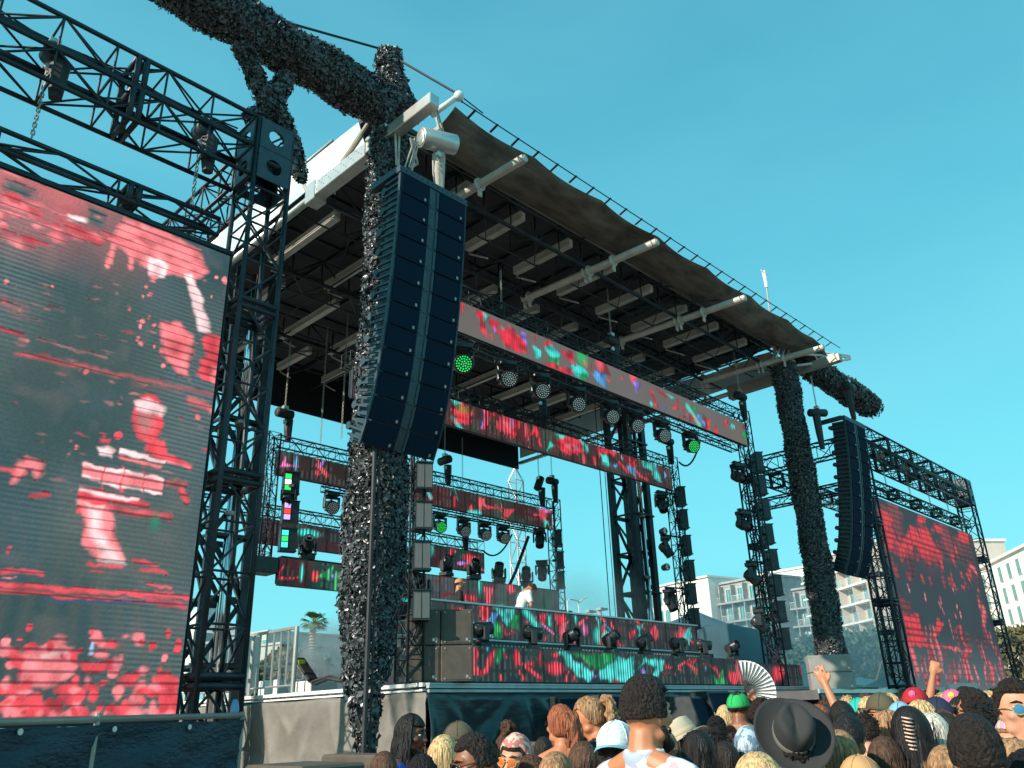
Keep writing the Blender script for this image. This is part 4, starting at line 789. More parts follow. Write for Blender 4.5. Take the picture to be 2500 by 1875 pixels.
for i, x in enumerate((25.6, 27.6, 29.4, 31.2)): hoist((x, 8.75, 9.0), ['first', 'second', 'third', 'fourth'][i] + ' chain hoist from the left in the header truss of the distant video wall', .2, .1, (.1, .0, .4), down=1.0, axis=(0, 1, 0), mt_='alu_dull')
m = MB(); 
for o_ in (0, .03, .06): m.tube([(-1 + k * .5, 9.0 + o_, 9.44 + .05 * math.sin(k * 2.1 + o_ * 20)) for k in range(11)], .012, 5)
tag(m.build('cable_bundle', 'rope'), 'black cables lying along the top of the upper left header truss', 'cable')

# ============================================================ stage portals (light trusses)
def ltruss(A, B, label, w_=.3, h_=.3, group='light trusses inside the stage'): return truss('light_truss', label, 'truss', A, B, w_, h_, (0, 1, 0) if abs(A[2] - B[2]) > 1 else (0, 0, 1), .32, .020, .0085, group=group, n=5)
ltruss((8.1, 10.25, 9.28), (19.7, 10.25, 9.28), 'long light truss on top of the front upper video strip')
ltruss((8.4, 10.25, 8.30), (19.2, 10.25, 8.30), 'light truss under the front upper video strip with eight hanging lamps', .2, .2)
ltruss((19.86, 10.25, 2.3), (19.86, 10.25, 9.5), 'front right upright truss covered with lamps and cables')
ltruss((8.3, 10.35, 2.3), (8.3, 10.35, 7.2), 'front left upright truss beside the leafy pillar with square blinders')
ltruss((8.4, 12.65, 8.47), (19.6, 12.65, 8.47), 'light truss carrying the red and teal strip')
ltruss((19.75, 12.65, 2.3), (19.75, 12.65, 8.7), 'second upright truss right of the lift mast with lamps')
ltruss((9.2, 16.65, 7.92), (18.8, 16.65, 7.92), 'light truss above the dark strip of the third portal')
ltruss((10.6, 16.65, 7.05), (18.3, 16.65, 7.05), 'thin light truss under the dark strip holding a row of lamps', .2, .14)
ltruss((9.1, 16.6, 5.0), (9.1, 16.6, 8.1), 'left upright of the third portal with teal and violet blinders')
ltruss((18.98, 16.6, 4.6), (18.98, 16.6, 8.1), 'right upright of the third portal with glowing teal and violet blinders')
ltruss((10.0, 18.85, 6.85), (17.95, 18.85, 6.85), 'rearmost light truss above the slatted strips')
ltruss((6.9, 18.85, 6.85), (9.9, 18.85, 6.85), 'stub of light truss at the far left rear behind the lattice tower')
m = MB(); m.box2((8.75, 16.35, 4.85), (9.4, 16.85, 5.2)); tag(m.build('counterweight_box', 'black_paint'), 'black slotted box at the foot of the left rear upright', 'box').modifiers.new('b', 'BEVEL').width = .02
m = MB(); m.box2((18.7, 16.35, 4.35), (19.35, 16.8, 4.7)); tag(m.build('counterweight_box', 'black_paint'), 'black slotted box at the foot of the right rear upright', 'box').modifiers.new('b', 'BEVEL').width = .02
p = onY(1258, 1140, 22); t = truss('ground_tower', 'bare silver lattice tower rising behind the disc jockey', 'tower', (p.x, 22, 0), (p.x, 22, p.z - .6), .42, .42, (0, 1, 0), .8, .03, .014, 'alu', n=6)
m = MB()
for sx in (-1, 1):
    for sy in (-1, 1): m.cyl((p.x + sx * .21, 22 + sy * .21, p.z - .6), (p.x, 22, p.z), .03, 8)
m.build('peak', 'alu', t)
m = MB(); a = onY(1290, 1310, 17.5); b = onY(1225, 1470, 17.5); m.tube([a, a.lerp(b, .5) + V((0, 0, -.1)), b], .05, 6); tag(m.build('cable_loom', 'rope'), 'thick dark cable slanting down in front of the silver lattice tower', 'cable')
for (a, b, c, lab) in (((1180, 1345), (1215, 1360), (1250, 1305), 'black cable looping from the end of the right slatted strip'), ((1658, 1128), (1685, 1140), (1710, 1075), 'black cable looping from the second portal corner up to the green lamp')):
    Y_ = 17 if a[0] < 1300 else 11.5; A_, B_, C_ = onY(*a, Y_), onY(*b, Y_), onY(*c, Y_)
    m = MB(); m.tube([A_ * (1 - t_) ** 2 + (B_ + V((0, 0, -.25))) * 2 * t_ * (1 - t_) + C_ * t_ ** 2 for t_ in [k / 10 for k in range(11)]], .025, 6); tag(m.build('cable_loop', 'rope'), lab, 'cable')
# cables twisted over the uprights
for k, (x, y, z0, z1) in enumerate(((19.86, 10.25, 2.6, 9.3), (19.75, 12.65, 2.6, 8.4), (8.3, 10.35, 2.4, 7.1), (9.1, 16.6, 5.2, 8.0), (18.98, 16.6, 4.8, 8.0))):
    m = MB(); rg = random.Random(k)
    for c in range(7):
        ph = rg.random() * 6; pts = [(x + .15 * math.sin(ph + z * 2.3 + c) * rg.uniform(.6, 1.2), y + .13 * math.cos(ph + z * 3.1), z) for z in np.arange(z0, z1, .22)]; m.tube(pts, rg.choice((.01, .014, .008)), 4)
    tag(m.build('cable_bundle', 'rope'), 'tangled cables wound round the ' + ['front right upright', 'second right upright', 'front left upright', 'left rear upright', 'right rear upright'][k], 'cable')
hz_ = [((695, 1010), 16.6, 'black chain hoist with a chain above the left rear upright', (1, 0, 0), 1.9), ((1086, 1124), 16.6, 'round black hoist with a bag on the third portal truss left of centre', (0, 1, 0), 2.6), ((1348, 1175), 16.6, 'black hoist on top of the right end of the third portal', (1, 0, 0), 2.3), ((1316, 1180), 15.8, 'slanting black hoist just left of the third portal end', (.5, 0, 1), 2.2), ((1493, 832), 10.4, 'small blue black hoist in the middle of the front light truss', (1, 0, 0), 1.4), ((1317, 965), 12.6, 'black hoist with a grey cover on the second portal truss', (0, 1, 0), 2.0), ((1629, 1077), 12.6, 'black hoist hanging above the right corner of the second portal', (1, 0, 0), 2.0), ((1807, 968), 10.3, 'black hoist above the front right upright', (1, 0, 0), 1.4), ((1130, 1290), 18.8, 'black hoist with a bag on the rearmost truss', (0, 1, 0), 3)]
for (uv, Y_, lab, ax, up) in hz_: hoist(onY(*uv, Y_), lab, .42, .115, (.14, .03, .55), up=up, axis=ax)
pp = onY(2072, 945, 8.4); hoist(pp, 'black hoist with a big loop of chain above the far line array', .5, .14, (-.1, 0, .9), down=1.0, axis=(1, 0, 0))
pp = onY(1996, 1008, 8.6); hoist(pp, 'twin black hoist with a long black bag left of the far line array', .62, .11, (-.12, 0, .95), up=1.1, axis=(1, -.3, .15))
for i, (u, v, vb) in enumerate(((850, 760, 1030), (800, 800, 1000), (1500, 600, 760))):
    A_ = onZ(u, v, 11.4) if i < 2 else onY(1222, 660, 10.3); m = MB(); B_ = V((A_.x, A_.y, 8.0)) if i < 2 else V((A_.x, A_.y, 9.45)); chain_mb(m, A_, B_); tag(m.build('chain', 'alu_dull'), ['thin chain hanging behind the line array', 'thin chain hanging left of the line array from the roof', 'thin chain hanging down to the front light truss'][i], 'chain')

# ============================================================ stage lamps
ORD = ['first', 'second', 'third', 'fourth', 'fifth', 'sixth', 'seventh', 'eighth', 'ninth', 'tenth', 'eleventh', 'twelfth']
def lamp(p, label, d=(0, -1, -.3), up=(0, 0, 1), s=1., dots=True, glow='led_cell', group=None, kind='wash'):
    """moving head: base at p (flat against its mount, up = from base towards head), the head looks along d"""
    p = V(p); up = V(up).normalized(); d = V(d).normalized(); side = d.cross(up); side = side.normalized() if side.length > .05 else V((1, 0, 0)); f = up.cross(side) * -1
    t = thing('moving_lamp', label, 'stage lamp', p, 0, group)
    F = Matrix((side, up.cross(side), up)).transposed()
    m = MB(); m.box(p + up * .05 * s, (.34 * s, .26 * s, .10 * s), F); m.box(p + up * .115 * s, (.20 * s, .18 * s, .04 * s), F); m.box(p - up * .02 * s, (.40 * s, .05 * s, .03 * s), F); o = m.build('base', 'lamp_body', t); b = o.modifiers.new('b', 'BEVEL'); b.width = .02 * s
    c = p + up * .36 * s
    m = MB()
    for q in (-1, 1): m.box(p + up * .26 * s + side * q * .185 * s, (.045 * s, .13 * s, .30 * s), F)
    m.box(p + up * .14 * s, (.40 * s, .12 * s, .04 * s), F); o = m.build('yoke', 'lamp_body', t); b = o.modifiers.new('b', 'BEVEL'); b.width = .02 * s
    H = Matrix((side, d.cross(side), d)).transposed()
    r = .165 * s if kind == 'wash' else .145 * s
    m = MB(); prof = [(r * .55, -.17 * s), (r * .86, -.14 * s), (r * .95, -.06 * s), (r * .95, .02 * s), (r, .04 * s), (r * 1.0, .145 * s), (r * .93, .155 * s), (r * .90, .135 * s)] if kind == 'wash' else [(r * .6, -.22 * s), (r * .98, -.18 * s), (r, -.02 * s), (r * .92, .0), (r * .88, .20 * s), (r * .80, .21 * s), (r * .76, .17 * s)]
    m.lathe(prof, c, H, 20)
    for k in range(8): a = k * PI / 4; m.box(c + H @ V((r * .93 * math.cos(a), r * .93 * math.sin(a), -.08 * s)), (.03 * s, .03 * s, .13 * s), H)
    hd = m.build('head', 'lamp_body', t, True)
    m = MB(); zf = .14 * s if kind == 'wash' else .175 * s; m.cyl(c + d * (zf - .01), c + d * zf, r * .89, 20)
    if kind != 'wash': m.ell(c + d * (zf - .02), (r * .55, r * .55, r * .3), H, 14, 8)
    ln = sub(m, 'lens', 'lens_dark', hd, True)
    if dots:
        m = MB(); pts = [(0, 0)] + [(r * q * math.cos(2 * PI * i / n + q), r * q * math.sin(2 * PI * i / n + q)) for q, n in ((.27, 6), (.52, 12), (.76, 18)) for i in range(n)]
        for a, b_ in pts: m.cyl(c + H @ V((a, b_, zf + .001)), c + H @ V((a, b_, zf + .007)), r * .088, 6)
        o = m.build('led_array', glow, t); KIDS[t.name].remove(o); o.parent = hd; KIDS.setdefault(hd.name, []).append(o)
    return t
def mk(prefix, i, n): return ORD[i] + ' ' + prefix + ' from the left'
us = [(1145, 876), (1256, 916), (1337, 946), (1425, 976), (1507, 1006), (1568, 1030), (1633, 1050), (1703, 1075)]
for i, (u, v) in enumerate(us):
    q = onY(u, v, 10.05); lamp((q.x, 10.25, 8.26), mk('lamp hanging under the front upper video strip' + (' with green glow' if i in (0, 7) else ''), i, 8), (-.42, -.82, -.36), (0, 0, -1), 1.02 if i else 1.1, True, 'led_green' if i in (0, 7) else 'led_cell', 'lamps under the front upper video strip')
for i, (u, v) in enumerate([(823, 1236), (1088, 1280), (1147, 1291), (1198, 1301), (1243, 1307)]):
    q = onY(u, v, 16.4); lamp((q.x, 16.65, 6.98), mk('lamp hanging under the dark third portal strip' + (' with green glow' if i == 1 else ''), i, 5), (-.25, -.9, -.38), (0, 0, -1), .98, True, 'led_green' if i == 1 else 'led_cell', 'lamps under the third portal strip')
for i, (u, v) in enumerate([(758, 1318), (1096, 1372), (1163, 1388), (1224, 1402), (1291, 1410)]):
    q = onY(u, v, 16.4); q2 = V((q.x, 16.5, 5.28 if i else 5.25)); lamp(q2, ['upright lamp standing on the low green and pink strip'][0] if i == 0 else ORD[i - 1] + ' upright lamp standing on the strip behind the disc jockey', (-.3, -.7, .65) if i == 0 else (.3 - .2 * i, -.5, .5 + .3 * (i % 2)), (0, 0, 1), 1.0, i == 0, 'led_cell', 'upright lamps on the rear strips', 'spot')
m = MB(); m.box2((9.5, 16.4, 5.225), (18.8, 16.6, 5.262)); tag(m.build('strip_ledge', 'black_steel'), 'narrow black ledge on top of the low rear strips carrying the upright lamps', 'ledge')
for i, u in enumerate((1184, 1307, 1403, 1499, 1580, 1660, 1724, 1794)):
    q = onY(u, 1590, 10.5); ds = [(.9, -.3, .15), (.75, -.55, -.12), (-.15, -1, .25), (.25, -.9, .55), (.75, -.35, .5), (.85, -.3, .1), (.6, -.6, -.1), (-.1, -.9, .35)][i]
    lamp((q.x, 10.55, 2.885), mk('floor lamp on the shelf between the riser strips', i, 8), ds, (0, 0, 1), .84, False, 'led_cell', 'floor lamps on the riser shelf', 'spot')
sides = [((1800, 1166), 10.25, 19.45, (-.3, -.8, -.5)), ((1813, 1283), 10.25, 19.45, (-.2, -.8, -.5)), ((1833, 1411), 10.25, 19.45, (.2, -.6, -.7)), ((1851, 1525), 10.25, 19.45, (.3, -.6, -.7)),
         ((1613, 1235), 12.65, 19.35, (-.3, -.4, -.8)), ((1623, 1343), 12.65, 19.35, (.3, -.4, -.8)), ((1634, 1473), 12.65, 19.35, (0, -.4, -.9))]
for i, ((u, v), Y_, x, d) in enumerate(sides):
    q = onY(u, v, Y_); q = V((q.x, Y_ - .05, q.z + .36)); lamp(q, ORD[i if i < 4 else i - 4] + ' lamp from the top on the left side of the ' + ('front' if i < 4 else 'second') + ' right upright', d, (0, 0, -1), 1.0, False, 'led_cell', 'lamps on the right uprights', 'spot')
    m = MB(); m.cyl(q + V((0, 0, .05)), q + V((.75, 0, .08)), .025, 6); m.box(q + V((0, 0, .03)), (.35, .08, .05)); tag(m.build('clamp_arm', 'black_steel'), ORD[i if i < 4 else i - 4] + ' lamp arm from the top on the ' + ('front' if i < 4 else 'second') + ' right upright', 'arm')
for i, (u, v, Y_) in enumerate([(1318, 1321, 16.4), (1324, 1400, 16.4)]):
    q = onY(u, v, Y_); lamp(V((q.x, Y_, q.z + .36)), ['upper', 'lower'][i] + ' black lamp left of the glowing blinders on the right rear upright', (-.4, -.3, -.8), (0, 0, -1), 1.0, False, 'led_cell', None, 'spot')
q = onY(705, 1215, 16.3); lamp(V((q.x, 16.3, q.z + .3)), 'black lamp between the teal and violet blinders on the left rear upright', (-.6, -.5, -.5), (0, 0, -1), .9, False, 'led_cell', None, 'spot')
q = onY(990, 1450, 11.4); lamp(V((q.x, 11.2, q.z - .4)), 'large black lamp half hidden behind the leafy pillar on stage', (-.6, -.7, 0), (0, 0, 1), 1.5, False, 'led_cell', None, 'spot')
for i, (u, v) in enumerate([(1623, 1296), (1629, 1384)]):
    q = onY(u, v, 12.5); t = thing('par_lamp', ['upper', 'lower'][i] + ' small round lamp on the second right upright', 'stage lamp', q); m = MB(); m.cyl(q, q + V((.05, .16, 0)), .10, 16, .08); m.build('can', 'lamp_body', t); m = MB()
    for k in range(7): a = k * PI / 3; e = V((0, 0, 0)) if k == 6 else V((.055 * math.cos(a), 0, .055 * math.sin(a))); m.cyl(q + e + V((0, -.012, 0)), q + e + V((0, -.002, 0)), .022, 8)
    m.build('led_array', 'led_cell', t)
def blinder(p, label, rz=-.3, w_=.24, h=.42, face='blinder_face', group='square blinders on the uprights', glow=None):
    t = thing('blinder', label, 'stage lamp', p, rz, group); M_ = Matrix.Rotation(0, 4, 'Z')
    m = MB(); m.box2((-w_ / 2, -.10, -h / 2), (w_ / 2, .12, h / 2)); m.box2((-w_ / 2 - .01, -.13, h / 2 - .01), (w_ / 2 + .01, .1, h / 2 + .015)); m.box2((-w_ / 2 - .01, -.13, -h / 2 - .015), (w_ / 2 + .01, .1, -h / 2 + .01)); o = m.build('housing', 'lamp_body', t, local=True)
    for k in range(2):
        m = MB(); a = -w_ / 2 + .012 + k * (w_ / 2 - .004); m.box2((a, -.108, -h / 2 + .02), (a + w_ / 2 - .02, -.1005, h / 2 - .02)); m.build('lamp_panel', face, t, local=True)
        if glow and k == 0:
            for q in range(3): m = MB(); zc = -h / 2 + .07 + q * (h - .1) / 3; m.box2((a + .01, -.116, zc), (a + w_ / 2 - .03, -.1085, zc + (h - .16) / 3)); m.build('lit_cell', glow[(q + k) % len(glow)], t, local=True)
    m = MB(); m.box2((-.03, .12, -.03), (.03, .22, .03)); m.build('bracket', 'black_steel', t, local=True); return t
for i, (u, v) in enumerate([(1035, 1164), (1033, 1260), (1029, 1358), (1027, 1478)]): blinder(onY(u, v, 10.15), ORD[i] + ' large pale blinder from the top beside the left leafy pillar', -.55, .27, .44)
for i, (u, v) in enumerate([(1849, 1129), (1857, 1186), (1866, 1245), (1874, 1305), (1885, 1367), (1895, 1430), (1904, 1494), (1914, 1560)]): blinder(onY(u, v, 10.25), ORD[i] + ' blinder from the top on the front right upright', .9, .32, .50)
for i, (u, v) in enumerate([(1661, 1213), (1667, 1269), (1675, 1332), (1683, 1393), (1687, 1450), (1695, 1511)]): blinder(onY(u, v, 12.6), ORD[i] + ' blinder from the top on the second right upright', .9, .34, .52)
for i, (u, v, g) in enumerate([(1361, 1315, ['led_teal']), (1366, 1368, ['led_violet', 'led_white']), (1368, 1417, ['led_teal'])]): blinder(onY(u, v, 16.4), ['upper teal lit', 'violet lit', 'lower teal lit'][i] + ' blinder on the right rear upright', .9, .34, .46, 'lamp_body', glow=g)
for i, (u, v, g) in enumerate([(710, 1181, ['led_green', 'led_white']), (708, 1252, ['led_violet', 'led_red']), (702, 1319, ['led_teal', 'led_green'])]): blinder(onY(u, v, 16.3), ['upper green lit', 'violet and red lit', 'lower teal lit'][i] + ' blinder on the left rear upright', -.3, .36, .5, 'lamp_body', glow=g)

# right stack on the wing, wing fences, smoke machine
q = onY(2045, 1676, 8.98); sub_stack(q.x - .5, 8.8, q.x + .5, 9.4, 2.155, 2, .40, 'grey sunlit double speaker box at the foot of the slim leafy pillar', 'cabinet_grey', rz=-1.0)
def fence(A, B, z0, h, n, label, mt_='alu', r=.022, top=.05):
    A, B = V(A), V(B); t = thing('railing', label, 'railing', A.lerp(B, .5)); d = (B - A).normalized()
    for e in (A, B): m = MB(); m.cyl(V((e.x, e.y, z0)), V((e.x, e.y, z0 + h + .02)), .045, 10); m.build('post', mt_, t)
    m = MB(); m.bar((A.x, A.y, z0 + h), (B.x, B.y, z0 + h), .06, .05); m.build('top_rail', mt_, t); m = MB(); m.cyl((A.x, A.y, z0 + .12), (B.x, B.y, z0 + .12), .02, 6); m.build('bottom_rail', mt_, t)
    m = MB()
    for k in range(1, n): e = A.lerp(B, k / n); m.cyl((e.x, e.y, z0 + .12), (e.x, e.y, z0 + h), r, 6)
    m.build('bar', mt_, t)['kind'] = 'stuff'; return t
fence((8.38, 13.75, 0), (8.38, 15.3, 0), 2.30, 1.12, 6, 'tall silver bar railing on the left edge of the stage wing')
fence((8.38, 15.7, 0), (8.38, 17.6, 0), 2.30, 1.12, 7, 'second silver bar railing seen through the lattice tower')
fence((9.4, 20.2, 0), (13.5, 20.2, 0), 2.25, .95, 18, 'silver railing behind the smoke at the rear of the stage', r=.015)
fence((19.2, 15.5, 0), (23.2, 17.5, 0), 2.30, .9, 8, 'white railing behind the floor lamps on the right of the stage', 'white_paint', .02)
q = onX(755, 1660, 8.9); t = thing('smoke_machine', 'tilted grey smoke machine with a yellow sticker on the left stage wing', 'smoke machine', q, .2)
B_ = onX(765, 1663, 8.9); T_ = onX(728, 1610, 8.9); d = (T_ - B_).normalized(); m = MB(); m.bar(B_, T_, .14, .20, (1, 0, 0)); o = m.build('body', 'alu_dull', t); o.modifiers.new('b', 'BEVEL').width = .05
m = MB(); m.bar(B_ + V((-.05, -.09, 0)), T_ + V((-.05, -.09, .02)), .06, .26, (1, 0, 0)); o = m.build('shell', 'rubber', t); o.modifiers.new('b', 'BEVEL').width = .04
mat('sticker', srgb(225, 215, 40), .5); m = MB(); c = B_.lerp(T_, .78); m.box(c + V((-.1, -.16, 0)), (.14, .02, .13)); m.build('sticker', 'sticker', t)
m = MB(); a = onX(770, 1670, 8.7); m.tube([a, a + V((0, -.4, .07)), a + V((.1, -.9, -.02)), a + V((0, -1.6, -.05))], .03, 6); m.tube([a + V((0, .1, .04)), a + V((.1, -.3, .12)), a + V((.05, -.8, 0)), a + V((.1, -1.4, -.05))], .03, 6); tag(m.build('hose', 'rubber'), 'black hoses lying on the left stage edge beside the smoke machine', 'hose')
t = thing('flight_case', 'low white cases on the stage wing behind the silver railing', 'case', (9.0, 15, 2.3))
for (x, y, w_, h) in ((9.3, 15.6, .7, .3), (9.2, 14.4, .6, .22)): m = MB(); m.box((x, y, 2.3 + h / 2), (w_, .8, h)); o = m.build('case', 'white_paint', t); o.modifiers.new('b', 'BEVEL').width = .02
# barrier with scrim
t = thing('barrier', 'tall crowd barrier covered in dark blue scrim below the big left video wall', 'barrier', (1, 7.6, 0)); A_ = onY(592, 1746, 7.6); B2 = onY(0, 1781, 6.6)
d = (B2 - A_); d.z = 0; d = d.normalized(); zt = A_.z; E_ = A_ + d * 7; m = MB(); m.cyl(V((A_.x, A_.y, zt)), V((E_.x, E_.y, B2.z - .0)), .025, 10); m.build('top_rail', 'alu_dull', t, True)
m = MB()
for k in range(5): e = A_ + d * (k * 1.7); m.cyl((e.x, e.y, 0), (e.x, e.y, zt + .03), .022, 8)
m.build('post', 'alu_dull', t)
nx, nz = 200, 40; vs = []; nn = V((-d.y, d.x, 0)); nn = nn if nn.y < 0 else -nn
for j in range(nz + 1):
    for i in range(nx + 1):
        u = 6.8 * i / nx; z = (zt - .035) * (1 - j / nz); p = A_ + d * u; zz_ = z + (B2.z - A_.z) * u / 7
        f = MN.noise(V((u * 1.6 + z * 1.2, z * 4.5, 1))) * .055 + (abs(MN.noise(V((u * 3 + z * 5, z * 9, 4))))) * -.04; q = p + nn * (.03 + f * min(1, j / 4)); vs.append((q.x, q.y, zz_ - (.0 if j else .01 * abs(math.sin(u * 4)))))
m = MB(); m.add(vs, [(j * (nx + 1) + i, j * (nx + 1) + i + 1, (j + 1) * (nx + 1) + i + 1, (j + 1) * (nx + 1) + i) for j in range(nz) for i in range(nx)])
mat('scrim_blue', (.012, .035, .055), .5, 0, .35, 3, bump=.5, bscale=14, stretch=(1, 1, 2.2)); m.build('scrim', 'scrim_blue', t, True)
m = MB()
for k in range(9): e = A_ + d * (.75 + k * .82) + nn * .05; m.lathe([(.012, -.004), (.022, -.004), (.022, .004), (.012, .004)], (e.x, e.y, zt - .09), nn.to_track_quat('Z', 'Y').to_matrix(), 10)
m.build('grommet', 'alu', t)
q = onY(572, 1740, 7.8); t = thing('bottle', 'small blue striped bottle on the barrier corner at the lattice tower foot', 'bottle', (q.x, q.y, q.z - .12)); m = MB(); m.lathe([(.035, 0), (.042, .02), (.042, .16), (.03, .22), (.02, .24)], (q.x, q.y, q.z - .12)); mat('bottle_blue', srgb(120, 160, 200), .3); m.build('body', 'bottle_blue', t, True)
m = MB(); m.lathe([(.0435, .05), (.0435, .07)], (q.x, q.y, q.z - .12)); m.lathe([(.0435, .09), (.0435, .11)], (q.x, q.y, q.z - .12)); m.build('stripe', 'rubber', t)
# ground subwoofers between stage and crowd
def gsub(u0, u1, v, D, label, h=.55):
    a, b = onD(u0, v, D), onD(u1, v, D); c = (a + b) / 2; wd = (b - a).length; z = a.z; t = thing('ground_subwoofer', label, 'speaker', (c.x, c.y, 0)); hh = z
    m = MB(); m.box2((c.x - wd / 2, c.y - .4, .05), (c.x + wd / 2, c.y + .4, hh)); o = m.build('cabinet', 'cabinet_brown', t); o.modifiers.new('b', 'BEVEL').width = .02
    m = MB(); m.box2((c.x - wd / 2 + .04, c.y - .415, .1), (c.x + wd / 2 - .04, c.y - .405, hh - .05)); m.build('grille', 'cabinet', t); return t
gsub(842, 930, 1842, 7.5, 'brown topped floor speaker beside the man with long dreadlocks')
gsub(650, 835, 1868, 7.0, 'long brown topped floor speaker at the bottom edge left of the dreadlocked man')
gsub(1310, 1400, 1812, 9.0, 'brown topped floor speaker behind the woman with the headscarf')
def wedge(u, v, w_, label, rz):
    q = onY(u, v, 9.2); t = thing('front_speaker', label, 'speaker', q, rz); m = MB(); vs = [(-w_ / 2, -.3, -.3), (w_ / 2, -.3, -.3), (w_ / 2, .3, -.3), (-w_ / 2, .3, -.3), (-w_ / 2, -.12, .32), (w_ / 2, -.12, .32), (w_ / 2, .3, .32), (-w_ / 2, .3, .32)]
    m.add(vs, [(3, 2, 1, 0), (4, 5, 6, 7), (0, 1, 5, 4), (1, 2, 6, 5), (2, 3, 7, 6), (3, 0, 4, 7)]); o = m.build('cabinet', 'black_paint', t, local=True); o.modifiers.new('b', 'BEVEL').width = .015
    m = MB(); m.add([(-w_ / 2 + .04, -.295, -.26), (w_ / 2 - .04, -.295, -.26), (w_ / 2 - .04, -.145, .28), (-w_ / 2 + .04, -.145, .28)], [(0, 1, 2, 3)]); o = m.build('grille', 'grille', t, local=True); o.modifiers.new('t', 'SOLIDIFY').thickness = .02
    m = MB(); m.box2((-w_ / 2 - .03, .05, -1.5), (-w_ / 2 + .02, .1, .0)); m.box2((w_ / 2 - .02, .05, -1.5), (w_ / 2 + .03, .1, 0)); m.build('stand', 'black_steel', t, local=True)
wedge(1400, 1752, .6, 'black front speaker behind the two ponytailed women', -.5); wedge(1490, 1745, .6, 'black front speaker behind the curly haired tall man', .3)
wedge(1690, 1745, .9, 'black front speaker leaning in front of the skirt left of the flowered shirt', .3); wedge(1745, 1730, .7, 'wide black front speaker beside the green cap', -.1)

# ============================================================ background: buildings, trees, tents
mat('glass_teal', (.07, .26, .27), .12, .0, .25, .6, spec=.9); mat('stucco_white', (.78, .75, .70), .8, 0, .04, .3); mat('stone_grey', (.36, .36, .34), .85, 0, .3, 1.5, bump=.1, bscale=6); mat('slab_grey', (.34, .35, .35), .7, 0, .1, .5)
mat('stucco_pink', (.60, .50, .43), .8, 0, .05, .4); mat('panel_brown', (.36, .30, .27), .8, 0, .1, .4); mat('concrete', (.42, .42, .38), .85, 0, .12, .5); mat('terracotta', (.62, .30, .20), .85, 0, .08, .5); mat('rail_glass', (.55, .62, .60), .2, 0, .1, 1)
def building(name, label, P0, ang, L, Dp, H_, floors, bays, wall='stucco_white', slab='slab_grey', winw=.6, balc=True, rail='rail_glass', roof=True, blank=0, parapet=.5, skip=()):
    t = thing(name, label, 'building', (P0[0], P0[1], 0), ang); fh = (H_ - .4) / floors
    m = MB(); m.box2((0, .02, 0), (L, Dp, H_)); m.build('wall', wall, t, local=True)
    if roof: m = MB(); m.box2((-.25, -.35, H_ + .002), (L + .25, Dp + .2, H_ + .35)); m.build('roof_edge', wall if parapet else slab, t, local=True)
    bw = (L - blank) / bays
    for f in range(floors):
        z = f * fh + .3
        if balc:
            m = MB(); m.box2((blank + .1, -1.3, z - .32), (L - .1, .0, z - .02)); m.build('balcony', slab, t, local=True)
        for b in range(bays):
            if (f, b) in skip: continue
            x0 = blank + b * bw + bw * (1 - winw) / 2; x1 = blank + (b + 1) * bw - bw * (1 - winw) / 2
            m = MB(); m.box2((x0 - .08, -.06, z - .0), (x1 + .08, .01, z + fh * .72 + .08)); o = m.build('window', 'stucco_white', t, local=True)
            g = MB()
            for q in range(3): xa = x0 + (x1 - x0) * q / 3 + .04; g.box2((xa, -.085, z + .06), (x0 + (x1 - x0) * (q + 1) / 3 - .04, -.062, z + fh * .72))
            sub_local(g, 'pane', 'glass_teal', o)
            if balc and (b + f) % 2 == 0:
                g = MB(); g.box2((x0 - .3, -1.28, z + .88), (x1 + .3, -1.22, z + .95))
                for q in range(9): xa = x0 - .3 + (x1 - x0 + .6) * q / 8; g.box2((xa - .025, -1.27, z), (xa + .025, -1.23, z + .88))
                g.build('railing', rail, t, local=True)
            if balc: g = MB(); g.box2((blank + (b + 1) * bw - .1, -1.2, z), (blank + (b + 1) * bw + .05, .0, z + fh - .35)); g.build('party_wall', wall, t, local=True)
    return t
def plan(u, v, D): p = onD(u, v, D); return (p.x, p.y)
def bld2(name, label, u0, D0, u1, D1, vtop, Dp, floors, bays, **k):
    D0, D1, Dp, floors = D0 * 1.75, D1 * 1.75, Dp * 1.5, round(floors * 1.75); bays = max(1, round(bays * 1.6)) if bays > 1 else 1
    p, q = V(plan(u1, 1500, D1)).to_3d() if False else V((*plan(u1, 1500, D1), 0)), V((*plan(u0, 1500, D0), 0)); d = p - q; top = onD(u0, vtop, D0).z
    return building(name, label, q, math.atan2(d.y, d.x), d.length, Dp, top, floors, bays, **k)
bld2('apartment_building', 'white apartment block end left of the canopy tent with teal windows', 1560, 96, 1640, 92, 1445, 14, 4, 3, balc=False, winw=.7)
bld2('apartment_building', 'blank bright white block standing behind the second right upright', 1640, 91, 1738, 87, 1428, 14, 4, 1, balc=False, winw=.02, skip=[(f, 0) for f in range(9)])
bld2('apartment_building', 'grey stone apartment building with teal glass and long balconies behind the front right upright', 1745, 89, 1895, 84, 1432, 14, 4, 3, wall='stone_grey')
bld2('apartment_building', 'low terraced wing with balconies between the grey stone building and the slim pillar', 1880, 88, 2040, 84, 1452, 14, 4, 4, wall='slab_grey')
bld2('apartment_building', 'white penthouse wall rising behind the terraced balconies', 1860, 100, 2010, 96, 1405, 10, 4, 1, balc=False, winw=.02, skip=[(f, 0) for f in range(9)])
bld2('apartment_building', 'tall cream and pink apartment building with deep balconies behind the slim pillar', 1985, 82, 2150, 72, 1382, 14, 5, 3, wall='stucco_pink', slab='stucco_white', parapet=0)
bld2('apartment_building', 'cream building part seen between the lattice tower and the distant video wall', 2150, 90, 2260, 80, 1410, 14, 4, 3, wall='panel_brown', slab='stucco_white')
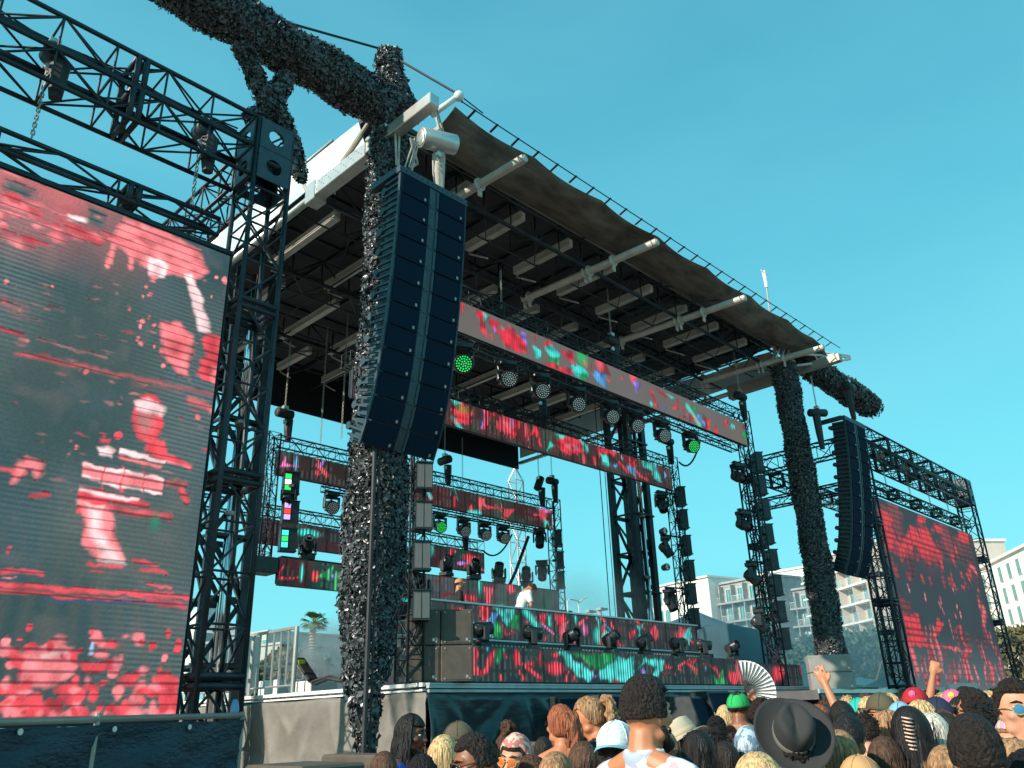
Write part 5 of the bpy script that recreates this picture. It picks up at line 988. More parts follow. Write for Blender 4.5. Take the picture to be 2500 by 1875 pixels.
bld2('apartment_building', 'bright white building at the right edge with small dark windows', 2375, 80, 2560, 66, 1408, 16, 4, 5, balc=False, winw=.34, slab='stucco_white')
bld2('apartment_building', 'white upper storey set back on the building at the right edge', 2405, 84, 2470, 80, 1392, 8, 4, 1, balc=False, winw=.02, skip=[(f, 0) for f in range(9)])
pc = V((*plan(656, 1543, 150), 0)); d1 = V((*plan(560, 1550, 160), 0)) - pc
building('office_building', 'grey office building with teal window bands behind the silver railing', pc + d1, math.atan2(-d1.y, -d1.x), d1.length, 50, onD(656, 1543, 150).z, 4, 7, wall='concrete', balc=False, winw=.85)
bld2('office_building', 'lower office wing with a flat pale roof edge behind the palm', 690, 80, 810, 84, 1573, 12, 2, 5, wall='concrete', balc=False, winw=.85)
bld2('office_building', 'small terracotta block behind the palm tree', 765, 95, 835, 97, 1557, 8, 3, 1, wall='terracotta', balc=False, winw=.02, skip=[(f, 0) for f in range(9)])
# trees
mat('foliage', (.055, .085, .045), .7, 0, .6, .8); mat('foliage_dry', (.15, .13, .06), .8, 0, .5, 1.2); mat('bark', (.22, .17, .12), .9, 0, .4, 3, bump=.4, bscale=20); mat('palm_green', (.10, .16, .05), .6, 0, .4, 3); mat('palm_trunk', (.40, .29, .22), .9, 0, .3, 6, bump=.6, bscale=12)
def tree(u, vtop, D, rx, label, seed, mtl='foliage', group='trees in front of the apartments', n=5200, leaf=.22):
    top = onD(u, vtop, D); x, y, zt = top.x, top.y, top.z; rg = np.random.default_rng(seed); t = thing('tree', label, 'tree', (x, y, 0), 0, group)
    m = MB(); m.tube([(x, y, 0), (x + .1, y, zt * .3), (x - .1, y + .1, zt * .55)], [.25, .18, .1], 8); r2 = random.Random(seed)
    for k in range(7): a = r2.random() * 6.28; m.tube([(x, y, zt * .3), (x + .5 * rx * math.cos(a), y + .5 * rx * math.sin(a), zt * .55), (x + .8 * rx * math.cos(a), y + .8 * rx * math.sin(a), zt * .75)], [.12, .07, .02], 6)
    m.build('trunk', 'bark', t)
    K = 34; cc = np.stack([rg.normal(0, .45, K) * rx, rg.normal(0, .45, K) * rx, zt * .30 + (zt * .62) * rg.random(K) ** .8], 1); cr = rg.uniform(.28, .5, K) * rx * .62
    cc[:, 2] = np.minimum(cc[:, 2], zt - cr * .8); k = rg.integers(0, K, n); dd = rg.normal(0, 1, (n, 3)); dd /= np.linalg.norm(dd, axis=1)[:, None]; c = cc[k] + dd * (cr[k] * rg.uniform(.6, 1.05, n))[:, None]
    a = rg.normal(0, 1, (n, 3)); a /= np.linalg.norm(a, axis=1)[:, None]; b = np.cross(a, rg.normal(0, 1, (n, 3))); b /= np.linalg.norm(b, axis=1)[:, None]; s = rg.uniform(.5, 1.2, n)[:, None] * leaf
    P_ = np.stack([c - a * s, c + b * s * .6, c + a * s, c - b * s * .6], 1).reshape(-1, 3); me = bpy.data.meshes.new('crown'); me.from_pydata(P_.tolist(), [], np.arange(4 * n).reshape(-1, 4).tolist()); me.materials.append(MATS[mtl])
    o = bpy.data.objects.new('crown', me); COL.objects.link(o); o.parent = t; return t
tl = [(1845, 1560, 60, 3.4), (1900, 1552, 62, 3.0), (1950, 1562, 56, 3.2), (2000, 1556, 60, 3.2), (2080, 1545, 55, 3.4), (2130, 1540, 58, 3.0), (2170, 1545, 56, 3.0), (2210, 1560, 60, 3), (1800, 1575, 60, 3)]
dl = ['broad green tree behind the floor lamps on the right', 'green tree just right of the canopy tent', 'green tree behind the peak of the white tent', 'green tree left of the slim leafy pillar', 'green tree right of the slim leafy pillar', 'green tree behind the far line array foot', 'green tree at the lattice tower left of the distant video wall', 'green tree partly hidden by the distant video wall', 'low green tree behind the canopy tent']
for i, (u, v, D, r_) in enumerate(tl): tree(u, v, D, r_, dl[i], i + 3)
tree(2520, 1530, 50, 2.4, 'brownish tree at the right edge beside the white building', 40, 'foliage_dry', None); tree(700, 1580, 50, 2.4, 'dry yellowish tree behind the silver railing', 41, 'foliage_dry', None); tree(655, 1622, 46, 1.8, 'low dry bush beside the yellowish tree behind the railing', 42, 'foliage_dry', None, 3000)
c = onD(766, 1520, 62); t = thing('palm_tree', 'fan palm with a shaggy head standing above the office roof', 'palm', (c.x, c.y, 0)); m = MB(); m.tube([(c.x + .1, c.y, 0), (c.x, c.y, c.z * .6), (c.x, c.y, c.z - .2)], [.3, .22, .2], 10)
for k in range(40): z = k / 40 * c.z * .97; m.lathe([(.22, z), (.30, z + .08), (.22, z + .16)], (c.x, c.y, 0), None, 10)
m.build('trunk', 'palm_trunk', t); m = MB(); rg = random.Random(5)
for k in range(30):
    a = rg.random() * 6.28; e = rg.uniform(-.5, 1.2); Ls = rg.uniform(.75, 1.05); dirv = V((math.cos(a) * math.cos(e), math.sin(a) * math.cos(e), math.sin(e))); st = c + dirv * Ls * .5; sd = dirv.cross(V((0, 0, 1))).normalized(); up2 = sd.cross(dirv)
    m.cyl(c, st, .02, 4)
    for q in range(-6, 7):
        an = q * .16; dd = dirv * math.cos(an) + sd * math.sin(an); tip = st + dd * Ls * .75 - V((0, 0, .18 * (1 + abs(q) * .1))); w2 = (sd * math.cos(an) - dirv * math.sin(an)) * .045; mid = st + dd * Ls * .4; m.add([st, mid - w2, tip, mid + w2], [(0, 1, 2, 3)])
m.build('crown', 'palm_green', t)
# street lamp
a = onD(1465, 1560, 45); b = onD(1465, 1488, 45); t = thing('street_lamp', 'thin street lamp pole with two arms seen above the riser strip', 'street lamp', (a.x, a.y, 0)); m = MB(); m.cyl((a.x, a.y, 0), b, .09, 8); m.build('pole', 'concrete', t)
m = MB(); l_, r_ = onD(1442, 1493, 45), onD(1470, 1487, 45); m.cyl(b, l_, .04, 6); m.box(l_, (.6, .3, .12)); m.box(r_, (.6, .3, .12)); m.build('lamp_head', 'concrete', t)
# tents
mat('tent_white', (.72, .66, .60), .8, 0, .05, 1); mat('tent_dark', (.035, .075, .095), .8, 0, .25, 1)
def tent(u, vpk, D, w_, zeave, label, mtl='tent_white', rz=.3, skirt=.35):
    pk = onD(u, vpk, D); t = thing('tent', label, 'tent', (pk.x, pk.y, 0), rz); h = w_ / 2; n = 10; vs = []; H_ = pk.z - zeave
    for j in range(n + 1):
        s = j / n; z = zeave + H_ * (1 - s) ** 1.7; r_ = h * s + .02
        for a in ((-1, -1), (0, -1), (1, -1), (1, 0), (1, 1), (0, 1), (-1, 1), (-1, 0)): k = 1 if abs(a[0]) + abs(a[1]) == 2 else .98; vs.append((a[0] * r_ * k, a[1] * r_ * k, z + (0 if k == 1 else -.03 * s)))
    fs = [(j * 8 + i, j * 8 + (i + 1) % 8, (j + 1) * 8 + (i + 1) % 8, (j + 1) * 8 + i) for j in range(n) for i in range(8)]; m = MB(); m.add(vs, fs); o = m.build('canopy', mtl, t, local=True); o.modifiers.new('t', 'SOLIDIFY').thickness = .02
    m = MB(); m.box2((-h, -h - .015, zeave - skirt), (h, -h - .002, zeave)); m.box2((-h - .015, -h, zeave - skirt), (-h - .002, h, zeave)); m.build('valance', mtl, t, local=True)
    for sx in (-1, 1):
        for sy in (-1, 1): m = MB(); m.cyl((sx * (h - .05), sy * (h - .05), 0), (sx * (h - .05), sy * (h - .05), zeave), .04, 6); m.build('leg', 'alu_dull', t, local=True)
    m = MB(); m.cyl((0, 0, pk.z - .02), (0, 0, pk.z + .15), .015, 6); m.build('finial', 'alu', t, local=True)
tent(1967, 1618, 30, 3.6, 2.35, 'white peaked tent beside the right speaker box'); tent(2100, 1655, 34, 3.4, 2.45, 'white tent right of the slim pillar foot', rz=.1); tent(2160, 1652, 28, 2.6, 2.2, 'small white tent beside the lattice tower of the distant video wall', rz=.5); tent(2250, 1668, 30, 3, 2.3, 'white tent behind the bottom of the distant video wall')
tent(1697, 1492, 42, 5.6, 5.3, 'big dark blue canopy tent behind the right side of the stage', 'tent_dark', .15, 4.2)
tent(505, 1462, 34, 3, 4.9, 'white box shaped tent top seen through the near lattice tower', 'tent_white', .2, 2.0)
# black structure behind stage
# ------------------------------------------------------------ smoke
def smoke(name, label, c, r, dens, seed, col=(.86, .92, .95), scale=1.1, thr=.42, ani=.3):
    m = MB(); m.ell((0, 0, 0), r, None, 24, 14); me = m.build(name, 'net_core', None, True); me.location = c; me.data.materials.clear(); s = bpy.data.materials.new(name); s.use_nodes = True; n = s.node_tree; n.nodes.clear(); L = n.links.new
    out = n.nodes.new('ShaderNodeOutputMaterial'); pv = n.nodes.new('ShaderNodeVolumePrincipled'); L(pv.outputs[0], out.inputs['Volume']); pv.inputs['Color'].default_value = (*col, 1); pv.inputs['Anisotropy'].default_value = ani
    tc = n.nodes.new('ShaderNodeTexCoord'); nz = n.nodes.new('ShaderNodeTexNoise'); nz.inputs['Scale'].default_value = scale; nz.inputs['Detail'].default_value = 3; nz.inputs['Distortion'].default_value = .6
    mp = n.nodes.new('ShaderNodeMapping'); mp.inputs['Location'].default_value = (seed, seed * 2, 0); L(tc.outputs['Object'], mp.inputs[0]); L(mp.outputs[0], nz.inputs[0])
    dv = n.nodes.new('ShaderNodeVectorMath'); dv.operation = 'DIVIDE'; dv.inputs[1].default_value = r; L(tc.outputs['Object'], dv.inputs[0]); ln = n.nodes.new('ShaderNodeVectorMath'); ln.operation = 'LENGTH'; L(dv.outputs[0], ln.inputs[0])
    fo = n.nodes.new('ShaderNodeMapRange'); fo.inputs[1].default_value = 1; fo.inputs[2].default_value = .2; L(ln.outputs['Value'], fo.inputs[0]); nr = n.nodes.new('ShaderNodeMapRange'); nr.inputs[1].default_value = thr; nr.inputs[2].default_value = .72; L(nz.outputs[0], nr.inputs[0])
    mu = n.nodes.new('ShaderNodeMath'); mu.operation = 'MULTIPLY'; L(fo.outputs[0], mu.inputs[0]); L(nr.outputs[0], mu.inputs[1]); m2 = n.nodes.new('ShaderNodeMath'); m2.operation = 'MULTIPLY'; m2.inputs[1].default_value = dens; L(mu.outputs[0], m2.inputs[0]); L(m2.outputs[0], pv.inputs['Density'])
    me.data.materials.append(s); tag(me, label, 'smoke', kind='stuff'); return me
c = onY(812, 1618, 18.0); smoke('smoke', 'pale blue smoke drifting between the smoke machine and the leafy pillar', c, (1.9, 1.3, 1.15), 4.5, 3, scale=1.5, thr=.44)
c = onY(1400, 1470, 13.6); smoke('smoke', 'thin smoke hanging over the riser right of the disc jockey', c, (3.6, 1.2, 1.2), .32, 9, scale=.7, thr=.36)
c = onD(1950, 1610, 42); smoke('smoke', 'thin bluish smoke bank in front of the trees on the right', c, (16, 9, 4.2), .085, 17, (.70, .92, .97), .16, .25)

# ============================================================ people
mat('skin_light', srgb(214, 152, 122), .5, 0, .08, 6); mat('skin_tan', srgb(196, 128, 92), .5, 0, .08, 6); mat('skin_brown', srgb(140, 88, 60), .45, 0, .08, 6); mat('skin_dark', srgb(108, 72, 54), .42, 0, .1, 6)
for nm_, c in (('black', (22, 19, 20)), ('dark', (38, 29, 25)), ('brown', (84, 58, 42)), ('auburn', (150, 82, 52)), ('lightbrown', (160, 120, 84)), ('blonde', (208, 172, 122)), ('platinum', (205, 196, 180)), ('grey', (110, 104, 98))): mat('hair_' + nm_, srgb(c), .55, 0, .55, 1.0, spec=.4, bump=.45, bscale=1.6, stretch=(80, 80, 5)); [setattr(e_, 'position', q_) for e_, q_ in zip([x for x in MATS['hair_' + nm_].node_tree.nodes if x.type == 'VALTORGB'][0].color_ramp.elements, (.36, .64))]
for nm_ in ('black', 'dark', 'brown', 'auburn', 'lightbrown', 'blonde', 'platinum', 'grey'):
    c_ = MATS['hair_' + nm_]; e_ = [x for x in c_.node_tree.nodes if x.type == 'VALTORGB'][0].color_ramp.elements; mat('hairc_' + nm_, tuple(e_[0].color)[:3], .6, 0, 0, 60, col2=tuple(e_[1].color)[:3], spec=.35, bump=.7, bscale=70)
def cmat(n, c, **k):
    if n not in MATS: mat(n, srgb(c), k.pop('rough', .85), 0, k.pop('var', .12), k.pop('scale', 10), **k)
    return n
cmat('cl_blue', (40, 92, 176), bump=.3, bscale=8); cmat('cl_white', (228, 228, 226), bump=.3, bscale=8); cmat('cl_black', (34, 34, 38), bump=.2); cmat('cl_navy', (30, 42, 66)); cmat('cl_rust', (150, 56, 40)); cmat('cl_olive', (86, 80, 62)); cmat('cl_khaki', (186, 172, 148)); cmat('cl_charcoal', (50, 50, 50)); cmat('cl_band', (112, 110, 104)); cmat('cl_red', (178, 34, 48)); cmat('cl_teal', (40, 176, 164)); cmat('cl_green', (40, 172, 92)); cmat('cl_pink', (214, 110, 150)); cmat('cl_lblue', (132, 180, 200)); cmat('cl_tan', (196, 150, 102)); cmat('cl_brown', (84, 62, 50)); cmat('cl_grey', (140, 142, 144)); cmat('cl_cream', (226, 210, 186)); cmat('yellow', (240, 210, 60)); cmat('cl_denim', (70, 90, 120)); cmat('lips', (176, 84, 78), rough=.4); cmat('eye_white', (225, 222, 218), rough=.3, var=.02); cmat('eye_dark', (30, 22, 18), rough=.2); cmat('gold', (200, 170, 110), rough=.3); cmat('lens_black', (16, 16, 20), rough=.08, spec=.9); cmat('lens_orange', (205, 110, 60), rough=.1); cmat('lens_blue', (70, 130, 165), rough=.1); cmat('lens_yellow', (200, 200, 90), rough=.15); cmat('brow', (60, 44, 36)); cmat('clip', (226, 190, 170), rough=.4)
def pattern(name, cols, scale, kind='VORONOI', base=None):
    m = bpy.data.materials.new(name); m.use_nodes = True; n = m.node_tree; p = n.nodes['Principled BSDF']; L = n.links.new; p.inputs['Roughness'].default_value = .85
    tc = n.nodes.new('ShaderNodeTexCoord'); r = n.nodes.new('ShaderNodeValToRGB'); r.color_ramp.interpolation = 'CONSTANT'
    if kind == 'VORONOI': x = n.nodes.new('ShaderNodeTexVoronoi'); x.inputs['Scale'].default_value = scale; L(tc.outputs['Object'], x.inputs[0]); sp = n.nodes.new('ShaderNodeSeparateColor'); L(x.outputs['Color'], sp.inputs[0]); L(sp.outputs[0], r.inputs[0])
    else:
        x = n.nodes.new('ShaderNodeTexNoise' if kind == 'NOISE' else 'ShaderNodeTexWave'); x.inputs['Scale'].default_value = scale; L(tc.outputs['Object'], x.inputs[0]); L(x.outputs[0], r.inputs[0])
    k = len(cols); el = r.color_ramp.elements; el[0].color = (*srgb(cols[0]), 1); el[1].position = 1 / k if kind == 'VORONOI' else .5; el[1].color = (*srgb(cols[1]), 1)
    for i in range(2, k): e = el.new(i / k if kind == 'VORONOI' else .5 + .12 * (i - 1)); e.color = (*srgb(cols[i]), 1)
    L(r.outputs[0], p.inputs['Base Color']); MATS[name] = m; return name
pattern('cl_floral', [(210, 60, 60), (60, 60, 66), (230, 220, 210), (60, 150, 140), (150, 110, 150), (220, 130, 90), (90, 100, 110), (200, 190, 190)], 26)
pattern('cl_plaid', [(235, 235, 238), (214, 170, 178), (196, 210, 226), (238, 226, 220), (170, 180, 200)], 24); pattern('cl_redprint', [(170, 40, 56), (232, 214, 210)], 30, 'NOISE'); pattern('cl_scarf', [(236, 190, 160), (150, 100, 170), (240, 160, 110), (200, 150, 200)], 9, 'WAVE'); pattern('cl_pinkscarf', [(196, 118, 112), (226, 190, 170)], 34, 'NOISE'); pattern('cl_mesh', [(226, 238, 238), (200, 220, 220)], 90, 'NOISE'); pattern('cl_bandana', [(110, 140, 160), (180, 196, 204)], 14, 'NOISE')

def T(p): return Matrix.Translation(V(p))
class Person:
    def __init__(s, label, u, v, D, rel, skin='skin_tan', sex='m', head=(0, 0, 0), lean=0, arms=(None, None), H=None, vox=.011, ground=0., crown_extra=0.0, slim=1., hat=False):
        s.hat = hat
        c = onD(u, v, D); away = math.atan2(c.y, c.x); s.rz = away - PI / 2 - R(rel)
        s.H = H or (c.z - ground + crown_extra); s.k = s.H / 1.75; s.t = thing('person', label, 'person', (c.x, c.y, ground), s.rz);
        s.skin = skin; s.vox = vox; s.lean = R(lean); s.arms = arms; s.slim = slim * (.9 if sex == 'f' else 1); s.sex = sex
        yaw, pitch, roll = head                                    # yaw + = turns to its own right, pitch + = looks down, roll + = tilts to its right
        s.Mh = T((0, -.015, 1.52)) @ Matrix.Rotation(R(-yaw), 4, 'Z') @ Matrix.Rotation(R(-pitch), 4, 'X') @ Matrix.Rotation(R(roll), 4, 'Y') @ T((0, .035, .112))
        s.body()
    def fin(s, m, name, mt_, smooth=True, vox=None, parent=None, sm=2, fac=.5):
        if name in ('eyes', 'pupils', 'eyebrows', 'eyelets'):
            iv = s.Mh.inverted(); ax = 0 if name != 'eyelets' else 1; out = None
            for sg in (-1, 1):
                keep = {i: None for i, p in enumerate(m.v) if ((iv @ V(p))[ax] + (.03 if ax else 0)) * sg > 0}; mp = {i: q for q, i in enumerate(keep)}
                h = MB(); h.v = [m.v[i] for i in keep]; h.f = [tuple(mp[i] for i in f) for f in m.f if all(i in mp for i in f)]; out = s.fin(h, name.rstrip('s'), mt_, smooth)
            return out
        k = s.k; L_ = Matrix.Rotation(-s.lean, 4, 'X')
        out = []
        for p in m.v:
            p = V(p)
            if s.lean and p.z > .95: q = V((p.x, p.y, p.z - .95)); q = L_ @ q; p = V((q.x, q.y, q.z + .95))
            out.append(tuple(p * k))
        m.v = out; o = m.build(name, mt_, s.t, smooth, local=True)
        if vox:
            r = o.modifiers.new('join', 'REMESH'); r.mode = 'VOXEL'; r.voxel_size = vox; r.use_smooth_shade = True
            if sm: q = o.modifiers.new('smooth', 'SMOOTH'); q.iterations = sm; q.factor = fac
        if parent is not None: o.parent = parent
        return o
    def headmesh(s, m, grow=0., face=True):
        i0 = len(m.v); nu, nv = 28, 20
        def f(p):
            x, y, z = p.x, p.y, p.z                                # unit sphere
            wx, dy = .077, .098
            if z < 0: wx *= 1 - .26 * (-z) ** 1.6; 
            X = x * wx; Y = y * dy; Z = z * (.118 if z > 0 else .122)
            if z < -.1 and y < 0: Y *= 1 - .55 * min(1, (-z - .1) / .7)
            if z < -.1 and y > 0: Y = Y * (1 + .10 * (-z)) + .012 * (-z)
            if y > .55 and abs(x) < .75: Y -= .006
            n = V((X, Y, Z)); return n + n.normalized() * grow
        m.ell((0, 0, 0), 1, None, nu, nv, fn=f)
        if face:
            m.tube([(0, .088, .022), (0, .103, -.006), (0, .116, -.026), (0, .100, -.040)], [.008, .010, .0145, .010], 8)
            for q in (-1, 1):
                m.ell((q * .013, .098, -.031), (.010, .011, .009)); m.cap((q * .012, .090, .033), (q * .052, .072, .030), .011, .008); m.ell((q * .044, .062, -.022), (.026, .026, .022)); m.ell((q * .077, -.004, -.012), (.010, .017, .031), Matrix.Rotation(q * .35, 3, 'Z')); m.ell((q * .048, .02, -.072), (.026, .035, .028))
            m.ell((0, .076, -.100), (.026, .022, .018)); m.ell((0, .088, -.064), (.022, .015, .007)); m.ell((0, .087, -.074), (.020, .014, .008))
        return m.xf(s.Mh, i0)
    def body(s):
        m = MB(); w_ = s.slim; s.headmesh(m)
        nb = s.Mh @ V((0, -.022, -.07)); m.cap(nb, (0, -.02, 1.44), .056 * (w_ + .05), .062 * w_); m.cap(s.Mh @ V((0, .02, -.09)), (0, .0, 1.45), .045, .05)
        for q in (-1, 1):
            m.cap((q * .02, -.025, 1.475), (q * .15 * w_, -.01, 1.425), .052, .05); m.cap((0, 0, 1.36), (q * .15 * w_, 0, 1.40), .085, .07)
            m.cap((q * .09, 0, .90), (q * .10, .01, .50), .088 * w_, .058); m.cap((q * .10, .01, .50), (q * .10, -.02, .10), .056, .038); m.cap((q * .10, -.05, .035), (q * .11, .13, .028), .036, .03)
            if s.sex == 'f': m.ell((q * .075, .085, 1.27), (.062, .055, .06))
        m.ell((0, 0, 1.27), (.165 * w_, .112, .20)); m.ell((0, .005, 1.08), (.135 * w_, .10, .18)); m.ell((0, 0, .93), (.168 * (1 if s.sex == 'f' else w_), .115, .13))
        s.armpts = []
        for q, a in zip((-1, 1), s.arms):
            sh = V((q * .185 * w_, 0, 1.40)); kind = 'rest'
            if a is None: el, wr = V((q * .25, -.02, 1.12)), V((q * .24, .10, .88))
            else: el, wr, kind = V(a[0]), V(a[1]), a[2]
            s.armpts.append((sh, el, wr)); m.cap(sh, el, .050 * w_, .040 * w_); m.cap(el, wr, .040 * w_, .026)
            s.hand(m, el, wr, q, kind)
        s.bodyo = s.fin(m, 'body', s.skin, True, s.vox)
    def hand(s, m, el, wr, q, kind):
        d = (wr - el).normalized(); sd = d.cross(V((0, 1, 0))); sd = sd.normalized() if sd.length > .2 else V((1, 0, 0)); 
        if kind in ('open', 'fist', 'grip'): sd = V((1, 0, 0)) - d * d.x; sd.normalize()
        nn = sd.cross(d).normalized(); c = wr + d * .05; F = Matrix((sd, nn, d)).transposed(); m.ell(c, (.042, .018, .052), F); m.cap(wr, c, .026, .028)
        for i, (o, l) in enumerate(((-.031, .058), (-.011, .070), (.010, .074), (.030, .066))):
            b = wr + d * .092 + sd * o
            if kind == 'open': m.tube([b - d * .01, b + d * l * .5 + sd * o * .25, b + d * l + sd * o * .4 + nn * .006], [.0095, .009, .007], 6)
            elif kind in ('fist', 'grip'): m.tube([b - d * .01, b + d * .022 + nn * .012, b + d * .014 + nn * .036, b - d * .018 + nn * .034], [.011, .011, .010, .009], 6)
            else: m.tube([b - d * .01, b + d * l * .45 + nn * .008, b + d * l * .8 + nn * .026], [.0095, .009, .007], 6)
        th = wr + d * .03 + sd * (-q * .036); m.tube([th, th + d * .03 - sd * q * .022 + nn * .01, th + d * .055 - sd * q * (.026 if kind == 'open' else .0) + nn * (.01 if kind == 'open' else .034)], [.014, .011, .009], 6)
    def shirt(s, mt_, sleeve=.55, name='shirt', straps=False, col=None):
        m = MB(); w_ = s.slim; g = .014
        m.ell((0, 0, 1.26), (.165 * w_ + g, .112 + g, .19 + g)); m.ell((0, .005, 1.08), (.140 * w_ + g, .10 + g, .18)); m.ell((0, 0, .94), (.172 * w_ + g, .118 + g, .12))
        if not straps:
            for q, (sh, el, wr) in zip((-1, 1), s.armpts):
                m.cap((q * .05, -.012, 1.445), (q * .155 * w_, -.005, 1.42), .054, .060); m.cap((0, 0, 1.36), (q * .15 * w_, 0, 1.40), .098, .078)
                if sleeve: m.cyl(sh - (el - sh) * .05, sh.lerp(el, min(1, sleeve * 1.3)), .062 * w_, 12, .060 * w_); m.ell(sh, .066 * w_)
            if col: m.lathe([(.072, 1.43), (.082, 1.50), (.070, 1.515), (.066, 1.49)], (0, -.01, 0), None, 14)
        else: m.v = [(x, y, min(z, 1.37 + .02 * abs(x) * 10)) for x, y, z in m.v]
        o = s.fin(m, name, mt_, True, .016); o.modifiers.new('d', 'DISPLACE'); t = bpy.data.textures.get('folds') or bpy.data.textures.new('folds', 'CLOUDS'); t.noise_scale = .16; o.modifiers['d'].texture = t; o.modifiers['d'].strength = .022; o.modifiers['d'].mid_level = .45
        if straps == 'x':
            f = MB(); r = .0045
            for q in (-1, 1): f.tube([(q * .085, .03, 1.455), (q * .09, -.055, 1.44), (q * .0, -.128, 1.28), (-q * .08, -.125, 1.15)], r, 5); f.tube([(q * .06, .03, 1.465), (q * .075, -.06, 1.44), (q * .075, -.13, 1.25), (q * .07, -.125, 1.15)], r, 5)
            s.fin(f, 'strap', mt_, True)
        elif straps:
            f = MB()
            for q in (-1, 1): f.tube([(q * .10, .1, 1.34), (q * .105, .04, 1.47), (q * .105, -.065, 1.44), (q * .09, -.122, 1.30)], .013, 6)
            s.fin(f, 'strap', mt_, True)
        return s
    def pants(s, mt_='cl_denim'):
        m = MB()
        for q in (-1, 1): m.cap((q * .09, 0, .92), (q * .10, .01, .50), .10, .072); m.cap((q * .10, .01, .50), (q * .10, -.02, .12), .07, .055)
        m.ell((0, 0, .93), (.182, .13, .13)); s.fin(m, 'trousers', mt_, True, .022); m = MB()
        for q in (-1, 1): m.ell((q * .105, .035, .035), (.05, .135, .05))
        s.fin(m, 'shoes', 'cl_white' if random.random() < .5 else 'cl_black', True); return s
    def face(s, brow='brow', glasses=None, frame='lens_black', smile=False, beard=None, shape='round'):
        m = MB()
        for q in (-1, 1): m.ell((q * .031, .083, .006), (.0135, .010, .0075))
        s.fin(m.xf(s.Mh), 'eyes', 'eye_white'); m = MB()
        for q in (-1, 1): m.ell((q * .031, .0905, .006), (.0055, .004, .0060)); m.tube([(q * .046, .081, .012), (q * .031, .0935, .0145), (q * .017, .088, .010)], .0018, 5)
        s.fin(m.xf(s.Mh), 'pupils', 'eye_dark'); m = MB()
        for q in (-1, 1): m.tube([(q * .013, .099, .030), (q * .032, .097, .037), (q * .054, .078, .030)], [.0035, .0045, .002], 6)
        s.fin(m.xf(s.Mh), 'eyebrows', brow); m = MB(); m.tube([(-.024, .092, -.066 + .005 * smile), (-.01, .103, -.0635), (0, .1035, -.065), (.01, .103, -.0635), (.024, .092, -.066 + .005 * smile)], [.002, .005, .0045, .005, .002], 6); m.tube([(-.021, .092, -.069), (0, .1025, -.0745), (.021, .092, -.069)], [.002, .0062, .002], 6); s.fin(m.xf(s.Mh), 'lips', 'lips')
        if beard:
            m = MB()
            m.tube([(-.068, .012, -.045), (-.060, .035, -.085), (-.035, .072, -.112), (0, .088, -.120), (.035, .072, -.112), (.060, .035, -.085), (.068, .012, -.045)], [.014, .018, .024, .026, .024, .018, .014], 8); m.tube([(-.03, .088, -.075), (-.018, .100, -.053), (0, .103, -.050), (.018, .100, -.053), (.03, .088, -.075)], [.008, .006, .006, .006, .008], 6); s.fin(m.xf(s.Mh), 'beard', beard, True, .008)
        if glasses: s.glasses(glasses, frame, shape)
        return s
    def glasses(s, lens, frame='lens_black', shape='round', up=0.):
        A = s.Mh @ T((0, .003 + (-.02 if up else 0), up)) ; m = MB(); w_, h = (.026, .022) if shape == 'round' else (.029, .021)
        for q in (-1, 1): m.ell((q * .034, .106, .004), (w_, .004, h), Matrix.Rotation(-q * .22, 3, 'Z'))
        g = s.fin(m.xf(A), 'sunglasses', lens); m = MB()
        for q in (-1, 1):
            c = V((q * .034, .108, .004)); m.tube([c + Matrix.Rotation(-q * .22, 3, 'Z') @ V((w_ * math.cos(a * PI / 6), 0, h * math.sin(a * PI / 6))) for a in range(13)], .0022 if lens != 'lens_black' else .004, 5); m.tube([(q * .060, .102, .01), (q * .074, .06, .01), (q * .083, .0, .004), (q * .082, -.02, -.012)], .0028, 5)
        m.cyl((-.009, .112, .009), (.009, .112, .009), .002, 5); s.fin(m.xf(A), 'frame', frame, parent=g); return s
    # hair: a cap fitted to the skull plus separate locks
    def cap_hair(s, m, g=.010, hairline=.058, low=-.055):
        i0 = len(m.v); nu, nv = 32, 18; vs = []; fs = []; idx = {}
        for j in range(nv + 1):
            for i in range(nu):
                ph = PI * j / nv; t = 2 * PI * i / nu; x, y, z = math.sin(ph) * math.cos(t), math.sin(ph) * math.sin(t), math.cos(ph)
                front = max(0, y); lim = low + (hairline - low) * min(1, max(0, (y + .25) / .75)) ; 
                ed = max(lim / .118, z); zc = ed
                rr = math.sqrt(max(0, 1 - min(1, zc * zc))) * max(0, 1 - (ed - z) / (1 + ed)) ** .5 if ed > z else math.sin(ph)
                X = .077 * math.cos(t) * rr; Y = .098 * math.sin(t) * rr; Z = .118 * zc; n = V((X, Y, Z)); n = n + n.normalized() * (g + (.006 * MN.noise(V((x * 5, y * 5, z * 5)))) - (.004 if ed > z else 0)); vs.append(n)
        for j in range(nv):
            for i in range(nu): fs.append((j * nu + i, (j + 1) * nu + i, (j + 1) * nu + (i + 1) % nu, j * nu + (i + 1) % nu))
        m.add(vs, fs); return m.xf(s.Mh, i0)
